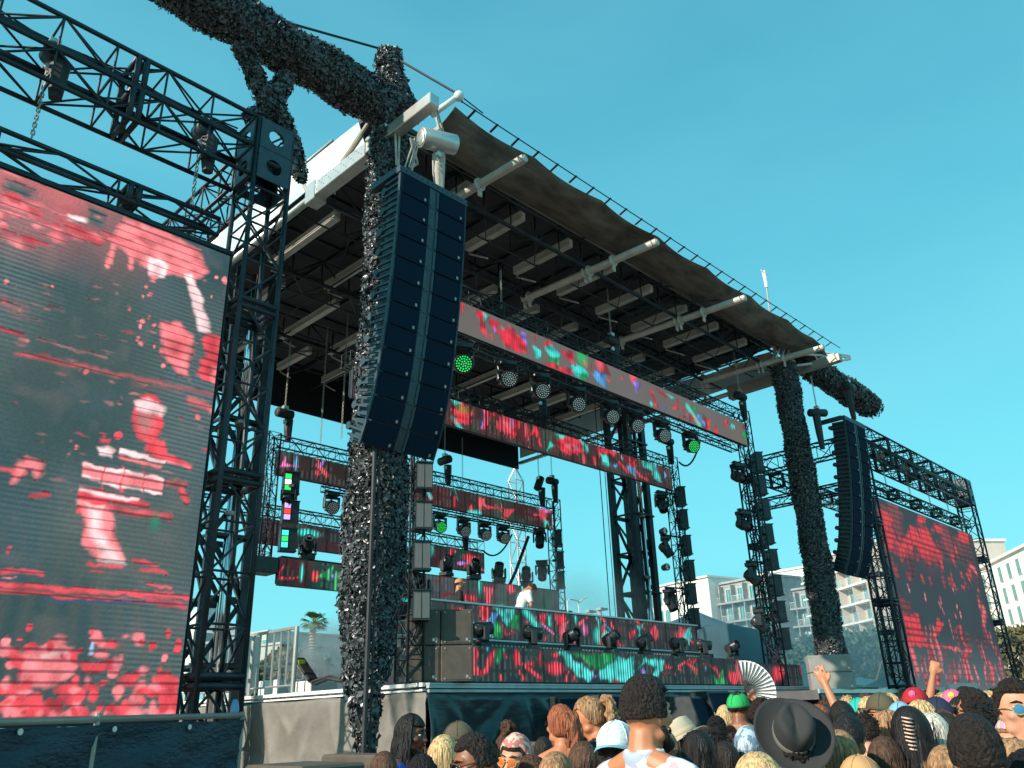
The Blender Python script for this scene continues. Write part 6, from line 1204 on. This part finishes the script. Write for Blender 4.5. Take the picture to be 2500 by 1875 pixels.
    def locks(s, mt_, L=.25, n=110, seed=1, r=.005, wav=.006, gap=52, part=0., spread=.012, lift=.014, name='hair', sweep=True, curl=0.):
        r = min(r, .0068) if r < .01 else r; n = int(n * 1.9) if s.vox < .015 else n; gap += 8; lift = lift * .4; rg = random.Random(seed); m = MB(); s.cap_hair(m, .008, .050)
        for k in range(n):
            a = PI / 2 + R(gap) + rg.random() * (2 * PI - 2 * R(gap)); j = rg.uniform(.8, 1.2); pts = []
            if sweep and rg.random() < .35: a = PI / 2 + (1 if rg.random() < .5 else -1) * R(gap + rg.uniform(0, 30))
            base = rg.uniform(60, 80) if s.hat else rg.uniform(4, 60); ph = rg.random() * 6; ex = rg.uniform(0, lift)
            for q in range(7):
                t = R(base + (97 - base) * q / 6); e = math.sin(t); X, Y, Z = (.081 + ex) * e * math.cos(a), (.102 + ex) * e * math.sin(a), (.122 + ex * .6) * math.cos(t); pts.append(V((X, Y, Z)))
            last = pts[-1]; out = V((last.x, last.y, 0)).normalized(); Lk = L * rg.uniform(.75, 1.08); st = max(3, int(Lk / .035))
            wp = [s.Mh @ p for p in pts]; b0 = wp[-1]; outw = (s.Mh.to_3x3() @ out); outw.z = 0
            for q in range(1, st + 1):
                f = q / st; p = b0 + V((0, 0, -Lk * f)) + outw * (spread * math.sin(f * 2.2) ) + V((math.sin(ph + q * (.9 + curl)) * wav, math.cos(ph + q * (.8 + curl)) * wav, 0))
                rad_ = .125 if p.z < 1.46 else 0
                if rad_ and p.y > -.115 - .02 and abs(p.x) < .2 and p.y < 0: p.y = min(p.y, -.115 - (.02 * rg.random()))
                wp.append(p)
            rr = [r * j * (.6 + .4 * min(1, i_ / 3)) * (1 - .75 * (i_ / (len(wp) - 1)) ** 3) for i_ in range(len(wp))]; m.tube(wp, rr, 5)
        s.fin(m, name, mt_, True, .008 if r < .01 else None, sm=7, fac=.6)
        if s.vox < .015 and r < .01:
            f = MB()
            for k in range(46):
                a = PI / 2 + R(gap) + rg.random() * (2 * PI - 2 * R(gap)); e = .096 + .01 * rg.random(); b0 = s.Mh @ V((e * math.cos(a), e * 1.2 * math.sin(a), rg.uniform(-.03, .06))); q = b0 + V((rg.gauss(0, .012), rg.gauss(0, .012), -L * rg.uniform(.5, 1.1))); f.tube([b0, b0.lerp(q, .5) + V((rg.gauss(0, .008), rg.gauss(0, .008), 0)), q], [.0014, .0012, .0006], 3)
            s.fin(f, 'loose_strands', mt_)
        return s
    def short(s, mt_, seed=1, curly=0., n=420, g=.008, top=.010, low=-.035, ln=.018):
        n = int(n * 1.7) if s.vox < .015 else n
        rg = random.Random(seed); m = MB(); s.cap_hair(m, g if not s.hat else .004, .066, low); i0 = len(m.v)
        for k in range(n):
            a = rg.random() * 2 * PI; z = rg.uniform(low / .118 + .05, 1); rr = math.sqrt(max(0, 1 - z * z)); y = math.sin(a) * rr
            if y > .25 and z < .60: continue
            if s.hat and z > .1: continue
            nr = V((math.cos(a) * rr, y, z)); hgt = g * (.6 + .4 * max(0, z + .4)) + top * max(0, z) ; p = V((.077 * nr.x, .098 * nr.y, .118 * nr.z)); p += nr * (hgt * .6)
            if curly:
                c = p + nr * rg.uniform(.0, .006); t1 = nr.orthogonal().normalized(); t2 = nr.cross(t1); ra = rg.uniform(.004, .0075) * curly; m.tube([c + (t1 * math.cos(w) + t2 * math.sin(w)) * ra + nr * (w * .0022) for w in (0, 1.3, 2.6, 3.9)], .0029 * curly, 4)
            else:
                d = (V((rg.gauss(0, .4), .5 * z + rg.gauss(0, .4), -.2)) + nr * .9).normalized(); m.tube([p, p + d * ln * .6, p + (d + V((0, .1, -.3))) * ln], [.0042, .004, .001], 4)
        m.xf(s.Mh, i0); s.fin(m, 'hair', mt_.replace('hair_', 'hairc_'), True, .0062 if s.vox < .015 else None, sm=1); return s
    def pony(s, mt_, seed=1, L=.22, high=.05, n=46, wav=.012, r=.009, curl=.2, out=.05):
        rg = random.Random(seed); m = MB(); s.cap_hair(m, .011, .055, -.06); i0 = len(m.v)
        for k in range(90):                                           # combed back to the tie
            a = rg.random() * 2 * PI; z = rg.uniform(-.35, .9); rr = math.sqrt(1 - z * z)
            if math.sin(a) * rr > .35 and z < .45: continue
            p = V((.088 * math.cos(a) * rr, .109 * math.sin(a) * rr, .129 * z)); tie = V((0, -.108, high)); mid = (p + tie) / 2; mid = V((mid.x / .088, mid.y / .109, mid.z / .129)).normalized(); mid = V((mid.x * .090, mid.y * .112, mid.z * .132)); m.tube([p, p.lerp(mid, .5) * 1.01, mid, tie], [.003, .005, .005, .004], 4)
        m.xf(s.Mh, i0); s.fin(m, 'hair', mt_, True, .007, sm=2); m = MB(); tie = s.Mh @ V((0, -.112, high)); bk = s.Mh.to_3x3() @ V((0, -1, .45)); bk.normalize()
        for k in range(n):
            o_ = V((rg.gauss(0, 1), rg.gauss(0, .6), rg.gauss(0, .8))) * .012; pts = []; Lk = L * rg.uniform(.7, 1.1); ph = rg.random() * 6
            for q in range(9): f = q / 8; pts.append(tie + o_ * (1 + f * 1.6) + bk * out * math.sin(min(1, f * 2.5) * PI / 2) + V((0, -.02 * f, -Lk * max(0, f - .08) ** 1.25)) + V((math.sin(ph + q * (1 + curl * 5)) * wav, math.cos(ph + q * (1 + curl * 4)) * wav, 0)) * f)
            m.tube(pts, [r * .6, r, r, r, r, r * .9, r * .8, r * .6, r * .2], 5)
        s.fin(m, 'ponytail', mt_, True, .0085, sm=2); m = MB(); m.ell(tie, (.02, .02, .02)); s.fin(m, 'hair_tie', 'cl_black'); return s
    def bun(s, mt_, seed=1, pos=(0, -.09, .09), r=.045, n=60):
        rg = random.Random(seed); m = MB(); s.cap_hair(m, .010, .05, -.06); i0 = len(m.v)
        for k in range(n): a, b = rg.random() * 6.28, rg.random() * 6.28; c = V(pos) + V((math.cos(a) * math.cos(b), math.sin(a) * math.cos(b), math.sin(b))) * r * .7; t1 = V((rg.gauss(0, 1), rg.gauss(0, 1), rg.gauss(0, 1))).normalized(); t2 = t1.orthogonal().normalized(); m.tube([c + (t1 * math.cos(w) + t2 * math.sin(w)) * r * .45 for w in (0, 1, 2, 3, 4)], .007, 4)
        m.xf(s.Mh, i0); s.fin(m, 'hair', mt_.replace('hair_', 'hairc_'), True, .007, sm=1); return s
    # hats
    def ballcap(s, mt_, back=False, band=None, badge=None, strap='cl_white', up=0.):
        A = s.Mh @ T((0, -.004, .022 + up)) @ Matrix.Rotation(PI if back else 0, 4, 'Z') @ Matrix.Rotation(R(6), 4, 'X'); m = MB()
        def f(p): return V((p.x * .092, p.y * .112, max(0, p.z) * .112 * (1 - .10 * max(0, -p.y)) + (.0 if p.z > 0 else p.z * .004)))
        m.ell((0, 0, 0), 1, None, 28, 18, fn=f)
        for k in range(6): a = k * PI / 3 + .26; m.tube([(.0935 * math.cos(a) * math.sin(t), .1135 * math.sin(a) * math.sin(t), .1135 * math.cos(t)) for t in [R(x) for x in range(6, 90, 12)]], .0022, 4)
        m.ell((0, 0, .113), (.008, .008, .005)); o = s.fin(m.xf(A), 'cap', mt_)
        m = MB(); vs = []
        for lay in (0, 1):
            for j in range(7):
                for i in range(13): a = R(25 + 130 * i / 12); rr = j / 6; ex = .075 * rr * math.sin(a) ** .7; vs.append(((.092 + .004 * rr) * math.cos(a), (.108) * math.sin(a) + ex, .004 - .020 * (math.cos(a) ** 2) * rr - .010 * rr - lay * .004))
        F = []
        for lay in (0, 1):
            for j in range(6):
                for i in range(12): a = lay * 91 + j * 13 + i; F.append((a, a + 1, a + 14, a + 13))
        for i in range(12): a = 78 + i; F.append((a, a + 1, a + 92, a + 91))
        m.add(vs, F); b = s.fin(m.xf(A), 'brim', band or mt_); b.parent = s.t
        if back:
            m = MB(); m.ell((0, -.107, .026), (.042, .012, .030)); s.fin(m.xf(A), 'cap_opening', 'hair_dark'); m = MB(); m.tube([(-.05, -.102, .004), (-.02, -.118, .002), (.02, -.118, .002), (.05, -.102, .004)], .008, 5); s.fin(m.xf(A), 'cap_strap', strap)
        if badge:
            m = MB(); m.ell((0, .100, .055), (.024, .008, .024)); s.fin(m.xf(A), 'badge', badge); m = MB()
            for q in (-1, 1): m.ell((q * .008, .109, .062), (.0022, .002, .004))
            m.tube([(-.012, .107, .050), (-.006, .109, .043), (.006, .109, .043), (.012, .107, .050)], .0016, 4); s.fin(m.xf(A), 'badge_face', 'cl_red' if badge != 'yellow' else 'cl_brown')
        return s
    def brimhat(s, mt_, band, brim=.19, crown=.115, tilt=0., side=0., pinch=True, curl=.02, flop=0., holes=False):
        A = s.Mh @ T((0, -.01, .045)) @ Matrix.Rotation(R(tilt), 4, 'X') @ Matrix.Rotation(R(side), 4, 'Y'); m = MB(); vs = []; nu = 48
        prof = [(.088, -.01), (.089, .01), (.088, .05), (.084, crown * .8), (.074, crown), (.05, crown + .006), (.0, crown + .004)]
        for r_, z in prof:
            for i in range(nu):
                a = 2 * PI * i / nu; x, y = r_ * math.cos(a), r_ * 1.18 * math.sin(a); zz_ = z
                if pinch and z > .05: fr = max(0, y / .1); x *= 1 - .42 * fr * min(1, z / crown); zz_ = z - .030 * math.exp(-(x / .028) ** 2) * (1 if z > crown * .75 else 0) * (.5 + .5 * (y < .06)) 
                vs.append((x, y, zz_))
        F = [(j * nu + i, j * nu + (i + 1) % nu, (j + 1) * nu + (i + 1) % nu, (j + 1) * nu + i) for j in range(len(prof) - 1) for i in range(nu)]; m.add(vs, F); vs = []
        rs = [.086, .10, .13, .16, brim, brim, .16, .13, .10, .086]
        for j, r_ in enumerate(rs):
            for i in range(nu): a = 2 * PI * i / nu; f = max(0, (r_ - .09) / (brim - .09)); z = curl * f * f * abs(math.cos(a)) * 1.6 - flop * f + .006 * math.sin(3 * a + 1) * f - (.005 if j >= 5 else 0); vs.append((r_ * math.cos(a), r_ * 1.10 * math.sin(a) , z - .004))
        F = [(j * nu + i, j * nu + (i + 1) % nu, (j + 1) * nu + (i + 1) % nu, (j + 1) * nu + i) for j in range(len(rs) - 1) for i in range(nu)]; m.add(vs, F); s.fin(m.xf(A), 'hat', mt_)
        m = MB(); m.lathe([(.0905, .004), (.0915, .006), (.0905, .030), (.0895, .032)], (0, 0, 0), None, 40); m.v = [(x, y * 1.18, z) for x, y, z in m.v]; s.fin(m.xf(A), 'hat_band', band)
        if holes:
            m = MB()
            for q in (-1, 1): m.ell((-.088, q * .018 - .03, .055), (.004, .006, .006))
            s.fin(m.xf(A), 'eyelets', 'cl_brown')
        return s
    def scarf(s, mt_):
        m = MB(); s.cap_hair(m, .020, .062, -.07); i0 = len(m.v); m.tube([(0, -.10, -.04), (.0, -.13, -.08), (.01, -.13, -.14)], [.03, .035, .012], 8); m.xf(s.Mh, i0); s.fin(m, 'headscarf', mt_, True, .01); return s
    def rest(s, shirt='cl_black', **k): s.shirt(shirt, **k); return s.pants(random.choice(['cl_denim', 'cl_black', 'cl_navy', 'cl_khaki']))

# ============================================================ the crowd (nearest first), then the performers
P = Person
# dreadlocked man in blue
p = P('person with long black dreadlocks and beard in a blue polo shirt', 993, 1744, 5.9, 112, 'skin_dark', head=(5, 6, 0), vox=.010); p.shirt('cl_blue', .6, col=True).pants().face('hair_black', beard='hair_black'); p.locks('hair_black', .22, 80, 3, .0115, .006, 58, spread=.02)
m = MB(); m.tube([(-.07, -.03, 1.45), (-.05, .10, 1.38), (0, .135, 1.12), (.05, .10, 1.38), (.07, -.03, 1.45)], .006, 5); p.fin(m, 'lanyard', 'cl_black'); m = MB(); m.box((0, .14, 1.08), (.06, .01, .09)); p.fin(m, 'pass_card', 'cl_white')
# olive cap
p = P('person in an olive cap and dark sunglasses with blonde hair looking right', 1112, 1767, 5.7, 112, 'skin_light', 'f', head=(0, 2, 0), hat=True); p.rest('cl_olive').face(glasses='lens_black'); p.short('hair_blonde', 4, n=200).ballcap('cl_olive')
# blonde seen from behind
p = P('person with straight shoulder length blonde hair seen from behind between the cap and the sunglasses', 1081, 1797, 4.9, 8, 'skin_light', 'f'); p.rest('cl_cream').locks('hair_blonde', .26, 170, 5, .008, .005, 50, lift=.02)
# sunglasses man at lower centre left
p = P('person with short cropped dark hair and black sunglasses looking down to the left', 1185, 1785, 4.1, -105, 'skin_brown', head=(0, 16, 0), vox=.009); p.rest('cl_white').face('hair_black', glasses='lens_black', shape='square'); p.short('hair_dark', 6, curly=.6, n=900, top=.003, g=.003)
# headscarf woman
p = P('person with pink headscarf and orange lensed sunglasses smiling at the camera', 1262, 1793, 4.75, -150, 'skin_light', 'f', head=(0, 8, -6), vox=.009); p.rest('cl_cream').face('hair_brown', glasses='lens_orange', frame='gold', smile=True); p.locks('hair_dark', .12, 70, 7, .007, .006, 50).scarf('cl_pinkscarf')
p = P('person with a curly brown bun behind the pink headscarf', 1238, 1792, 5.8, -20, 'skin_tan', 'f'); p.rest('cl_black').bun('hair_brown', 8, (0, -.03, .15), .055)
p = P('person with dark brown curls at the bottom edge below the pink headscarf', 1298, 1852, 4.3, 0, 'skin_tan', 'f'); p.rest('cl_black').short('hair_brown', 9, curly=1.2, n=500)
p = P('person with smooth light brown hair at the bottom edge left of the white mesh cap', 1352, 1838, 4.2, 15, 'skin_light', 'f'); p.rest('cl_lblue').locks('hair_lightbrown', .22, 160, 10, .008, .004, 48)
p = P('person with short black curls at the bottom edge below the blonde hair', 1030, 1851, 4.4, 0, 'skin_brown'); p.rest('cl_rust').short('hair_black', 11, curly=1.1, n=600)
# auburn ponytail, strappy back
p = P('person with auburn ponytail and bare tanned back crossed by thin straps', 1372, 1722, 5.9, -8, 'skin_tan', 'f', head=(-20, 0, 0), vox=.010); p.shirt('cl_rust', 0, straps='x').pants('cl_denim').face(glasses='lens_black'); p.pony('hair_auburn', 12, .26, .06, curl=.15, wav=.012)
# curly ponytail profile
p = P('person with curly light brown ponytail seen in profile looking down to the left', 1452, 1698, 6.4, -80, 'skin_tan', 'f', head=(0, 14, 0)); p.rest('cl_black').face(); p.pony('hair_lightbrown', 13, .24, .07, n=80, wav=.028, r=.008, curl=.6, out=.06)
# white mesh cap backwards
p = P('person wearing a pale mesh trucker cap backwards, dark hair below it', 1500, 1757, 3.95, 12, 'skin_brown', head=(0, 0, 0), vox=.009, crown_extra=-.02, hat=True); p.rest('cl_navy').short('hair_dark', 14, curly=.8, n=800, low=-.07, g=.008).ballcap('cl_mesh', back=True, band='cl_lblue')
# tall curly man
p = P('person with tall thick curly dark hair and stubble in a pale plaid shirt', 1562, 1664, 3.7, 40, 'skin_tan', head=(8, 0, 0), vox=.009); p.shirt('cl_plaid', .6, col=True).pants().face('hair_dark', beard='hair_dark'); p.short('hair_dark', 15, curly=1.1, n=1300, g=.006, top=.022, low=-.02)
# khaki hat
p = P('person in a khaki brimmed hat with two eyelets and a red printed shirt', 1662, 1762, 5.9, 50, 'skin_tan', head=(0, 0, 0), crown_extra=-.01, hat=True); p.shirt('cl_redprint', .6).pants().short('hair_brown', 16, n=150, low=-.06).face(); p.brimhat('cl_khaki', 'cl_khaki', .165, .105, 14, -18, pinch=True, curl=.015, flop=.03, holes=True)
p = P('person with long light brown hair hanging behind the tall curly haired man', 1616, 1782, 5.2, 0, 'skin_light', 'f'); p.rest('cl_white').locks('hair_lightbrown', .30, 130, 17, .008, .005)
p = P('person with long straight black hair and sunglasses pushed up on top of the head', 1703, 1785, 4.9, -5, 'skin_tan', 'f'); p.rest('cl_redprint').locks('hair_black', .36, 190, 18, .009, .003, 50, lift=.02); p.glasses('lens_black', up=.085)
p = P('person with plain dark brown hair at the bottom edge below the flowered shirt', 1768, 1812, 5.4, 0, 'skin_tan', 'f'); p.rest('cl_black').locks('hair_dark', .28, 150, 19, .008, .004)
# flowered shirt man holding fan
p = P('person in a flowered shirt with a green cap worn backwards holding up an open fan', 1797, 1688, 8.2, 18, 'skin_brown', arms=(None, ((.26, .10, 1.46), (.135, .14, 1.66), 'grip')), vox=.011, hat=True); p.shirt('cl_floral', .6).pants().short('hair_black', 20, curly=.8, n=600, g=.010); p.ballcap('cl_green', back=False, up=-.02)
fan_p = onD(1821, 1689, 7.95)
def hand_fan(c, Rr, a0, a1, n=14):
    t = thing('hand_fan', 'open white folding fan with dark ribs held up above the flowered shirt', 'fan', c, math.atan2(c.y, c.x) - PI / 2 - .25); m = MB(); r0 = .30
    vs = []; 
    for i in range(2 * n + 1):
        a = R(a0 + (a1 - a0) * i / (2 * n)); y = .006 if i % 2 else -.006
        for r_ in (Rr * r0, Rr): vs.append((r_ * math.cos(a), y, r_ * math.sin(a)))
    m.add(vs, [(2 * i, 2 * i + 2, 2 * i + 3, 2 * i + 1) for i in range(2 * n)]); o = m.build('leaf', 'cl_white', t, local=True); o.modifiers.new('t', 'SOLIDIFY').thickness = .002
    for i in range(n + 1): a = R(a0 + (a1 - a0) * i / n); m = MB(); m.bar((.0, -.012, 0), (Rr * (1.0 if i in (0, n) else .97) * math.cos(a), -.012, Rr * math.sin(a) * (1.0 if i in (0, n) else .97)), .010, .004); m.build('rib', 'cl_charcoal', t, local=True)
hand_fan(fan_p, .262, 98, -24)
p = P('person with short dark hair and sunglasses right of the flowered shirt', 1852, 1708, 7.6, 60, 'skin_tan'); p.rest('cl_grey').short('hair_dark', 21, n=400).face(glasses='lens_black')
p = P('person with loose blonde hair partly hidden left of the flowered shirt', 1768, 1722, 9.2, 0, 'skin_light', 'f'); p.rest('cl_white').locks('hair_blonde', .2, 90, 22, .009, .01)
p = P('person with a patterned blue bandana behind the big black hat', 1822, 1778, 5.6, 10, 'skin_tan', 'f'); p.rest('cl_lblue').locks('hair_brown', .2, 90, 23).scarf('cl_bandana')
# big black hat
p = P('person under a huge charcoal felt hat with a grey band, seen from behind', 1930, 1752, 4.1, -4, 'skin_tan', head=(0, -10, 0), crown_extra=.0, hat=True); p.rest('cl_navy').short('hair_dark', 24, n=200, low=-.07); p.brimhat('cl_charcoal', 'cl_band', .172, .125, 46, 6, curl=.025)
p = P('person with blonde wavy hair at the bottom edge left of the big charcoal hat', 1850, 1842, 3.3, -20, 'skin_light', 'f'); p.rest('cl_cream').locks('hair_blonde', .2, 180, 25, .009, .010, 48, lift=.03)
p = P('person with very long straight honey hair below the charcoal hat brim', 2045, 1785, 4.5, -5, 'skin_light', 'f'); p.rest('cl_white').locks('hair_lightbrown', .45, 200, 26, .008, .004, 48, lift=.02)
p = P('person in a two tone tan and brown cap at the bottom edge', 2092, 1840, 3.7, 10, 'skin_tan', crown_extra=-.02, hat=True); p.rest('cl_teal').short('hair_brown', 27, n=250); p.ballcap('cl_tan', back=True, band='cl_brown', strap='cl_brown')
p = P('person with wavy black hair tied back in a low bun wearing a pale blue top', 2060, 1742, 5.3, 25, 'skin_brown', 'f'); p.rest('cl_lblue'); p.pony('hair_black', 28, .26, -.01, n=70, wav=.03, r=.011, curl=.5, out=.03)
p = P('person with dark hair wearing a claw clip and a top with navy shoulder straps', 2213, 1727, 4.7, 5, 'skin_brown', 'f', vox=.010); p.shirt('cl_navy', 0, straps=True).pants(); p.locks('hair_black', .24, 130, 29, .009, .006, 50, lift=.02)
m = MB()
for k in range(9): m.tube([(-.022, -.112 + .006 * math.sin(k), .075 - k * .017), (0, -.128, .070 - k * .017), (.022, -.112, .066 - k * .017)], .0045, 5)
p.fin(m.xf(p.Mh), 'hair_clip', 'clip')
p = P('person with long platinum hair right of the claw clip', 2268, 1742, 5.1, 0, 'skin_light', 'f'); p.rest('cl_white').locks('hair_platinum', .42, 200, 30, .008, .008, 48, lift=.02)
p = P('person with long dark hair and glasses in profile right of the platinum hair', 2292, 1742, 5.7, 100, 'skin_tan', 'f'); p.rest('cl_teal').face(glasses='lens_black'); p.locks('hair_dark', .3, 140, 31)
# bottom right curly man
p = P('person with short wavy brown hair seen from behind, large at the lower right', 2368, 1756, 3.5, -6, 'skin_tan', vox=.009); p.rest('cl_grey').short('hair_dark', 32, curly=.9, n=1100, g=.006, top=.012, low=-.04)
p = P('person with yellow green sunglasses squeezed between the brown haired head and the patterned headscarf', 2440, 1800, 4.2, 100, 'skin_tan', 'f', head=(0, 10, 0)); p.rest('cl_white').face(glasses='lens_yellow', frame='lens_yellow'); p.locks('hair_lightbrown', .2, 120, 33)
p = P('person with a purple and orange patterned headscarf facing the camera at the right edge', 2472, 1754, 4.8, -160, 'skin_light', 'f', vox=.010); p.rest('cl_cream').face('hair_brown', smile=True); p.locks('hair_lightbrown', .3, 110, 34).scarf('cl_scarf')
p = P('person with slicked dark hair and round blue sunglasses smiling at the right edge', 2462, 1662, 4.75, 160, 'skin_light', head=(0, 2, 0), vox=.010); p.rest('cl_white').face('hair_dark', glasses='lens_blue', frame='gold', smile=True); p.short('hair_dark', 35, n=420, top=.006, g=.004)
p = P('person with dark crew cut and black sunglasses turned left near the right edge', 2378, 1684, 6.1, -50, 'skin_tan'); p.rest('cl_black').face('hair_dark', glasses='lens_black', beard='hair_dark'); p.short('hair_dark', 36, n=400, top=.008, g=.004)
# mid distance
p = P('person in a white T-shirt and olive cap with glasses turned to the left', 2150, 1690, 7.2, -60, 'skin_tan', crown_extra=-.02, hat=True); p.shirt('cl_white', .6).pants().face(glasses='lens_black'); p.short('hair_grey', 37, n=120).ballcap('cl_olive')
p = P('person with wavy blonde hair beside the olive cap', 2122, 1702, 7.9, -20, 'skin_light', 'f'); p.rest('cl_cream').locks('hair_blonde', .25, 120, 38, .010, .02)
p = P('person in a bright teal cap', 2090, 1703, 8.8, 60, 'skin_tan', crown_extra=-.02, hat=True); p.rest('cl_black').short('hair_dark', 39, n=120).ballcap('cl_teal')
p = P('person with black hair left of the teal cap raising a flat open hand', 2050, 1712, 6.6, 10, 'skin_tan', arms=(((-.05, .24, 1.62), (-.13, .30, 1.86), 'open'), None)); p.rest('cl_black').locks('hair_black', .12, 120, 40)
p = P('person with sunglasses and head thrown back facing the camera left of the raised hand', 2000, 1722, 7.4, -140, 'skin_light', 'f', head=(0, -14, 10)); p.rest('cl_white').face(glasses='lens_black'); p.locks('hair_auburn', .1, 80, 41)
p = P('person in a black and white cap beside the thrown back head', 2022, 1716, 8.0, 30, 'skin_tan', crown_extra=-.02, hat=True); p.rest('cl_grey').short('hair_dark', 42, n=100).ballcap('cl_black', back=True, band='cl_white')
p = P('person in a red cap with a smiling face badge facing away from the stage', 2230, 1677, 7.6, -170, 'skin_tan', crown_extra=-.02, hat=True); p.rest('cl_black').face(); p.short('hair_dark', 43, n=100).ballcap('cl_red', badge='cl_pink')
p = P('person in a navy cap right of the red cap', 2287, 1700, 6.6, -70, 'skin_tan', crown_extra=-.02, hat=True); p.rest('cl_lblue').face(); p.short('hair_dark', 44, n=200).ballcap('cl_navy')
p = P('person in a pale blue cap below the red cap', 2193, 1712, 6.9, 0, 'skin_tan', crown_extra=-.02, hat=True); p.rest('cl_grey').short('hair_dark', 45, n=150).ballcap('cl_lblue')
p = P('person in a pink cap with a yellow smiling badge punching a fist into the air', 2322, 1682, 8.6, -175, 'skin_tan', arms=(None, ((.20, .02, 1.63), (.11, .03, 1.88), 'fist')), crown_extra=-.02, hat=True); p.rest('cl_black').face(); p.short('hair_dark', 46, n=100).ballcap('cl_pink', badge='yellow')
p = P('person with dark hair and sunglasses on the head behind the pink cap', 2352, 1678, 9.5, 0, 'skin_tan', 'f'); p.rest('cl_white').locks('hair_dark', .2, 80, 47, .01); p.glasses('lens_black', up=.085)
p = P('person behind the big charcoal hat lifting fingers beside the fan', 1890, 1722, 7.5, 0, 'skin_light', 'f', arms=(None, ((.28, .06, 1.30), (.16, .16, 1.56), 'open'))); p.rest('cl_white').locks('hair_brown', .2, 80, 48)
# far rows of heads
rg = random.Random(12); hc = ['hair_black', 'hair_dark', 'hair_brown', 'hair_lightbrown', 'hair_blonde', 'hair_dark']; cn = dict(hair_black='black', hair_dark='very dark', hair_brown='brown', hair_lightbrown='light brown', hair_blonde='blonde')
far = [(1940, 1722, 9.5), (1968, 1726, 8.6), (2010, 1708, 10.5), (2066, 1700, 11), (2110, 1693, 12), (2172, 1694, 10.5), (2205, 1690, 11.5), (2258, 1688, 10), (2275, 1686, 12.5), (2305, 1694, 9), (2338, 1702, 7.8), (2405, 1688, 9), (2430, 1684, 10.5), (2420, 1704, 7.2), (2210, 1704, 8.3), (2130, 1712, 9.4), (2240, 1712, 6.2), (2330, 1728, 6.6), (2350, 1715, 7.2), (2160, 1736, 6.3), (2105, 1742, 6.0), (2300, 1735, 6.2), (1905, 1728, 8.8), (2490, 1700, 7.5), (1745, 1770, 7.0), (2440, 1722, 6.4), (2390, 1722, 5.8)]
nb = ['left of the raised open hand', 'behind the head thrown back', 'under the raised open hand', 'behind the teal cap', 'far behind the blonde waves', 'behind the olive cap and white T-shirt', 'far behind the red cap', 'between the red and the pink cap', 'farthest right of the red cap', 'under the raised fist', 'in front of the pink cap', 'behind the dark crew cut', 'far behind the blue sunglasses', 'between the crew cut and the blue sunglasses', 'beside the pale blue cap', 'in front of the blonde waves', 'just above the claw clip', 'right of the navy cap', 'below the pink cap', 'in front of the white T-shirt', 'behind the low black bun', 'above the platinum hair', 'right of the fan', 'right of the blue sunglasses', 'above the long black hair', 'above the patterned headscarf', 'above the large brown haired head']
for i, (u, v, D) in enumerate(far):
    hcol = rg.choice(hc); sh = rg.choice(['cl_white', 'cl_black', 'cl_navy', 'cl_grey', 'cl_rust', 'cl_teal', 'cl_olive', 'cl_pink']); f = rg.random() < .5
    p = P('person with %s hair in a %s top %s' % (cn[hcol], sh[3:], nb[i]), u, v, D, rg.choice([-25, 0, 15, 30, 60, -60]), rg.choice(['skin_light', 'skin_tan', 'skin_brown']), 'f' if f else 'm', vox=.016); p.rest(sh)
    if f: p.locks(hcol, .25, 70, 60 + i, .010, .01)
    else: p.short(hcol, 60 + i, n=160)
extra = [(940, 1836, 5.2, 'skin_tan', 'f', 'hair_brown', 'cl_white', 'beside the dreadlocks'), (1150, 1815, 7.2, 'skin_light', 'm', 'hair_lightbrown', 'cl_rust', 'left of the curly bun'), (1325, 1800, 7.4, 'skin_tan', 'f', 'hair_dark', 'cl_black', 'left of the auburn ponytail'), (1425, 1812, 4.6, 'skin_light', 'f', 'hair_brown', 'cl_lblue', 'below the auburn ponytail'), (1650, 1842, 4.0, 'skin_tan', 'm', 'hair_dark', 'cl_navy', 'below the khaki hat'), (1745, 1752, 8.0, 'skin_brown', 'm', 'hair_black', 'cl_grey', 'left of the flowered shirt'), (2150, 1800, 4.6, 'skin_light', 'f', 'hair_brown', 'cl_teal', 'left of the claw clip'), (2300, 1822, 4.2, 'skin_tan', 'f', 'hair_lightbrown', 'cl_white', 'below the platinum hair'), (1985, 1748, 6.2, 'skin_tan', 'm', 'hair_dark', 'cl_red', 'right behind the charcoal hat'), (2495, 1840, 3.9, 'skin_tan', 'm', 'hair_black', 'cl_grey', 'in the lower right corner')]
for i, (u, v, D, sk, sx, hcol, sh, where) in enumerate(extra):
    p = P('person with %s hair in a %s top %s' % (cn[hcol], sh[3:], where), u, v, D, rg.choice([-15, 0, 10, 25]), sk, sx, vox=.012); p.rest(sh)
    if sx == 'f': p.locks(hcol, .26, 110, 160 + i)
    else: p.short(hcol, 160 + i, n=400, curly=.8)
# performers
gz = 3.02
p = P('disc jockey in a pale T-shirt with headphones bending over the mixing table', 1263, 1433, 19.6, 62, 'skin_tan', head=(0, 38, 0), lean=26, arms=(((-.24, .12, 1.16), (-.16, .36, 1.06), 'rest'), ((.24, .12, 1.16), (.16, .36, 1.06), 'rest')), H=1.86, ground=gz); p.shirt('cl_white', .6).pants('cl_black').face(); p.short('hair_brown', 90, n=260, top=.02)
m = MB(); m.tube([(-.088, 0, 0), (-.07, 0, .10), (0, 0, .14), (.07, 0, .10), (.088, 0, 0)], .010, 6)
for q in (-1, 1): m.ell((q * .092, 0, -.01), (.018, .036, .036))
p.fin(m.xf(p.Mh), 'headphones', 'cl_black')
p = P('person in a tan cap half hidden behind the riser left of the disc jockey', 1120, 1449, 18.3, 80, 'skin_tan', H=1.62, ground=gz, hat=True); p.rest('cl_black').face(); p.short('hair_dark', 91, n=120); p.ballcap('cl_tan')
